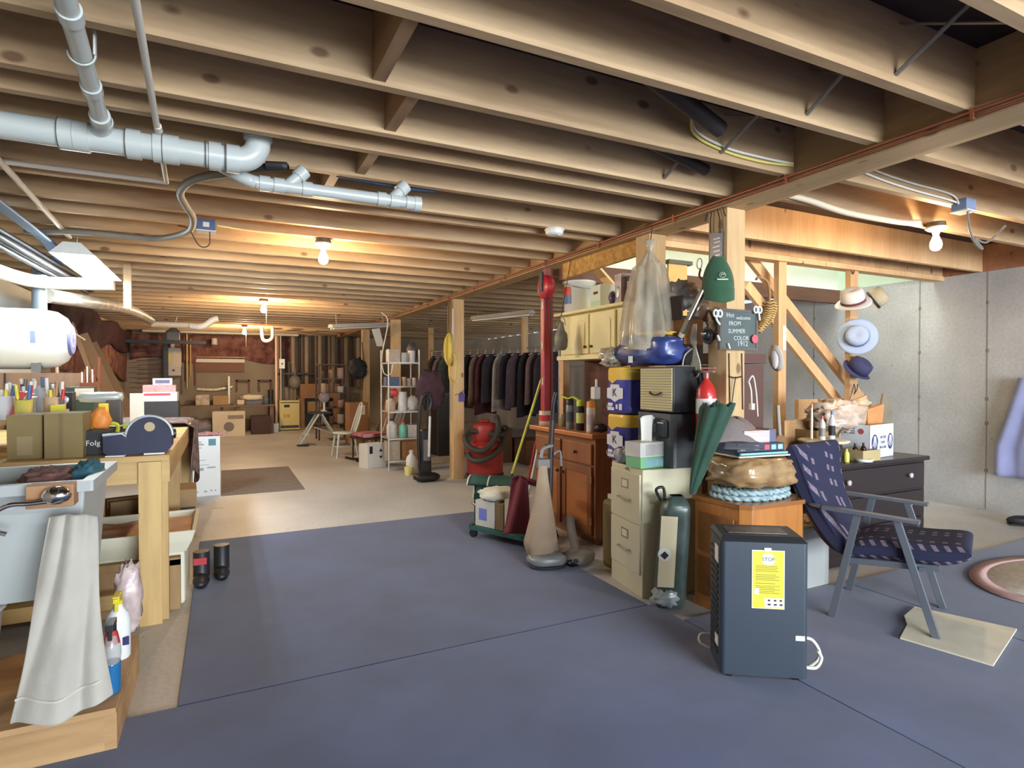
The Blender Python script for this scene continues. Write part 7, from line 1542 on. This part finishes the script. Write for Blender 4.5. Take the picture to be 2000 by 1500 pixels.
tag(MB().lathe([(.05, 0), (.06, .02), (.03, .06), (0, .06)], (.13, 14.22, bt), 14).build('tube_base', STEEL) if False else MB().lathe([(.03, 0), (.06, .0), (.06, .015), (.03, .02)], (.24, 14.12, bt), 14).build('saucer', STEEL), 'small round tin saucer on the back table', 'saucer')
tag(MB().tube(bez([Vector((-.5, 14.6, .98)), Vector((-.2, 14.6, .96)), Vector((.05, 14.6, .99)), Vector((.2, 14.62, 1.02))]), .05, 10).build('duct_hose', M('foil', (190, 180, 156), .4, .4, var=.4, scale=20)), 'crinkled foil duct lying behind the boxes of the back table', 'duct')
for i, x in enumerate((.55, 1.02)):
    t = thing('wall_bracket', ['small brown wooden wall frame above the back table, left one', 'small brown wooden wall frame above the back table, right one'][i], 'frame', (x-.12, 15.1, .92)); b = MB(); b.box(-.15, 0, 0, -.11, .03, .26).box(.11, 0, 0, .15, .03, .26).box(-.15, 0, .22, .15, .03, .26); b.build('frame', WOOD('frame_red', (120, 72, 50), (84, 50, 38), axis='z', knots=False), t)
carton('carton', 'large white printed carton on the floor under the back table', (.12, 13.85, 0), .62, .3, .52, 0, M('wcarton', (206, 192, 166), .7, var=.1, scale=3), seam=False)
t = [o for o in bpy.data.objects if o.get('label') == 'large white printed carton on the floor under the back table'][0]; MB().box(-.02, -.1515, .36, .28, -.15, .44).build('printed_name', M('wc_print', (130, 116, 100), .6), t); MB().cyl((.0, -.15, .2), (.0, -.153, .2), .1, n=20).build('picture', M('wc_pic', (120, 106, 96), .6), t)
tag(MB().blob((-.45, 13.75, .18), .26, .18, .16, .25, 3, 28, 16, 27, .8, .0).build('grey_tub', M('greytub', (116, 112, 116), .5)), 'grey covered equipment on the floor beside the large white carton', 'equipment')
carton('box', 'dark crate in the shadow under the back table', (.75, 14.0, 0), .4, .3, .4, 0, INS2, seam=False)
can('bucket', 'small white bucket at the right end of the back table floor', (1.05, 14.3, 0), .1, .2, WH, cat='bucket')
# manifold
t = thing('heating_manifold', 'copper heating manifold fanned over a white header on the back wall', 'manifold', (-.03, 15.12, 1.36)); 
MB().box(-.5, 0, .22, .5, .06, .3).build('white_header', M('header_white', (216, 206, 194), .5), t); MB().box(-.5, .03, .0, .5, .06, .22).build('backboard', WOOD('mani_board', (140, 92, 62), (108, 68, 48), axis='x', knots=False), t)
for i in range(12): x = -.46+.083*i; MB().tube(bez([(x, .02, .32), (x-.01, .02, .5), (x-.04-.01*i*.3, .03, .72), (x-.08, .03, .86)]), .018, 8).build('branch_pipe', M('mani_copper', (120, 76, 62), .5, .4), t)
MB().box(-.53, .0, -.3, -.5, .04, .36).build('side_board', RU, t); MB().cyl((-.5, .0, .34), (.5, .0, .34), .022, n=10).build('valve_row', M('brassy', (176, 132, 78), .4, .6), t)
# water heater
t = thing('water_heater', 'grey wall-hung water heater with a paper stuck on it', 'water heater', (-.97, 14.95, 1.27)); MB().box(-.2, 0, 0, .15, .2, .62).build('body', M('heater_grey', (182, 172, 156), .4), t, bevel=.01)
MB().box(.0, -.004, .2, .16, .0, .55).build('paper_note', M('heater_paper', (206, 192, 170), .8), t); MB().box(-.12, -.004, .32, -.03, 0, .48).build('yellow_label', M('heater_label', (206, 190, 92), .6), t); MB().cyl((-.02, .1, .62), (-.02, .1, .85), .05).build('flue', M('flue', (190, 182, 168), .4), t)
MB().box(-.02, -.006, .1, .03, 0, .14).build('display', BK, t)
tag(MB().cyl((-.7, 14.9, 1.0), (-.7, 14.9, JB), .025, n=8).cyl((-.63, 14.9, 1.25), (-.63, 14.9, 2.1), .018, n=8).build('brass_pipe', M('brass_dull', (176, 146, 92), .4, .5)), 'brass coloured pipes beside the wall-hung water heater', 'pipe')
t = thing('louver_rack', 'rack of dark curved slats left of the wall-hung water heater', 'rack', (-1.35, 14.9, 1.1))
for i in range(9): MB().tube(bez([(-.3, .1, .1*i), (0, .02, .1*i+.02), (.2, 0, .1*i+.03)]), .022, 6, flat=.5).build('slat', M('slat_brown', (130, 92, 74), .6), t)
tag(MB().box(-1.13, 14.7, .9, -1.05, 14.8, JB).build('dark_upright', BK), 'black vertical duct next to the wall-hung water heater', 'duct')
can('vent_bell', 'pale round vent piece over the manifold', (-.15, 14.6, 1.96), .06, .14, M('vent_pale', (196, 186, 170), .5), cat='vent')
# thin poles by the furnace
for i, (x, c, r, z0, z1, lab) in enumerate(((1.12, (236, 196, 176), .028, .0, 2.24, 'bright pinkish vertical pipe left of the furnace'), (1.22, (196, 186, 170), .015, .0, 2.24, 'thin grey conduit beside the pinkish pipe'), (1.0, (44, 36, 36), .06, .0, .95, 'black pump body low beside the furnace'))):
    tag(MB().cyl((x, 14.6, z0), (x, 14.6, z1), r, n=12).build('vertical_pipe', M('vp_%d' % i, c, .5)), lab, 'pipe')
t = thing('switch_box', 'white switch box on the thin grey conduit', 'box', (1.24, 14.52, 1.44)); MB().box(-.06, 0, 0, .06, .05, .22).build('body', WH, t); MB().box(-.015, -.01, .09, .015, 0, .13).build('toggle', BK, t)
tag(MB().cyl((-1.5, 14.5, 2.219), (1.6, 14.5, 2.219), .03, n=10).build('header_pipe', OW), 'pale pipe crossing high in front of the back wall', 'pipe')
yt = min(ys, key=lambda q: abs(q-13))+.02
tag(MB().tube(bez([Vector((.72, yt, 2.26)), Vector((.74, yt, 2.02)), Vector((.84, yt, 1.98)), Vector((.92, yt, 2.06)), Vector((.92, yt, 2.26))]), .035, 10).build('trap_pipe', OW), 'white U-shaped trap pipe hanging near the farthest bulb', 'pipe')
tag(MB().box(X0+.05, 14.35, 1.75, 1.6, 15.15, 1.78).build('dark_soffit', INS2) if False else MB().box(-1.75, 13.9, 1.93, -.3, 14.0, 2.0).build('black_board', BK), 'black board below the pipes in the back left corner', 'board')
# boards leaning in the back left corner
for i, (y0, z, x0, w_, c, lab) in enumerate(((9.2, 1.95, -1.45, .05, (176, 148, 116), 'thin pale board leaning on the left wall, leftmost'), (9.9, 1.85, -1.38, .12, (160, 132, 100), 'wide grey-tan board leaning on the left wall'), (10.5, 1.75, -1.28, .14, (150, 122, 92), 'widest board leaning at the right of the group'), (8.8, 1.3, -1.5, .16, (132, 86, 56), 'reddish brown board behind the leaning ones'), (8.3, 1.15, -1.4, .04, (58, 34, 32), 'dark narrow board leaning nearest'))):
    tag(MB().bar((x0+.35, y0-.1, .0), (X0+.16, y0+.1, z), w_, .025, (0, 1, 0)).build('leaning_board', M('lb_%d' % i, c, .8, var=.15, scale=4, stretch=(1, 1, .2))), lab, 'board')
# fibreglass insulation over the left wall
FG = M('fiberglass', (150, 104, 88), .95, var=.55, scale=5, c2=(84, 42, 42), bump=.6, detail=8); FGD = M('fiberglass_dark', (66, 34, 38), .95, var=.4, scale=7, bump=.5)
def fg(u, v): y = 8.4+6.5*u; zt = 2.2; return Vector((X0+.05+.04*mnoise.noise(Vector((u*9, v*3, 0))), y, 1.25+.1*math.sin(u*11)*(1-v)-.1*(1-u)*0+v*(zt-1.25)))
tag(MB().grid(fg, 60, 10).build('insulation_batt', FG, solid=.04), 'pinkish brown insulation batt sagging along the left wall', 'insulation')
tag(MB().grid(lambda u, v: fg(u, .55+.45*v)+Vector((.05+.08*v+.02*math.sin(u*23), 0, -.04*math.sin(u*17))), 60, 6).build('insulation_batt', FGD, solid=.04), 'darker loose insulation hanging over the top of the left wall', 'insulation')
tag(MB().grid(lambda u, v: Vector((-1.8+6.4*u*.52, 15.15-.04*mnoise.noise(Vector((u*8, v*3, 4))), 1.62+.06*math.sin(u*13)*(1-v)+.58*v)), 40, 8).build('insulation_batt', FG, solid=.04), 'reddish insulation batt across the top of the back wall', 'insulation')
# trouble lamp at back left
t = thing('hanging_lamp', 'small grey metal lamp shade hanging on a wire at the back left', 'lamp', (-.72, 11.2, 1.98)); MB().lathe([(.12, 0), (.11, .02), (.05, .07), (.02, .09)], n=20).build('shade', M('shade_grey', (170, 164, 152), .4, .4), t); MB().box(-.09, -.05, -.12, .09, .05, 0).build('housing', M('lamp_house', (110, 98, 86), .5), t); MB().cyl((0, 0, .09), (.06, 0, .27), .006).build('hook_wire', WCAB, t)
tag(MB().box(-.80, min(ys, key=lambda q: abs(q-6.55))-.042, 1.88, -.74, min(ys, key=lambda q: abs(q-6.55))-.001, 2.40).build('hanging_board', JOIST), 'short board dropping from the joists beside the wall pipe', 'board')
# ================================================================ lamps' own light
for i, (x, y, p) in enumerate(BULBS):
    t = thing('ceiling_bulb', ['bare glowing bulb in a porcelain socket, largest one left of the girder', 'bare glowing bulb further back with a pull cord', 'farthest bare bulb near the back wall', 'bare glowing bulb on the right below the joists'][i], 'lamp', (x, y, JB))
    PORC = M('porcelain', (225, 220, 205), .35); BR = M('brown_socket', (80, 66, 54), .6)
    MB().lathe([(.052, 0), (.055, -.02), (.05, -.03)], n=20).build('mount', BR, t)
    MB().lathe([(.06, -.03), (.062, -.038), (.045, -.05), (.022, -.06), (.02, -.072)], n=20).build('socket', PORC, t)
    prof = [(.014, -.07), (.015, -.085), (.02, -.1), (.031, -.125), (.034, -.145), (.03, -.163), (.018, -.177), (.0, -.182)]
    MB().lathe(prof, n=20).build('bulb', EMIT('bulb_glow_%d' % p, WARM, p*18), t)
    if i in (1, 2):
        MB().cyl((.03, 0, -.06), (.03, 0, -.42), .002, n=6).build('pull_cord', PORC, t)
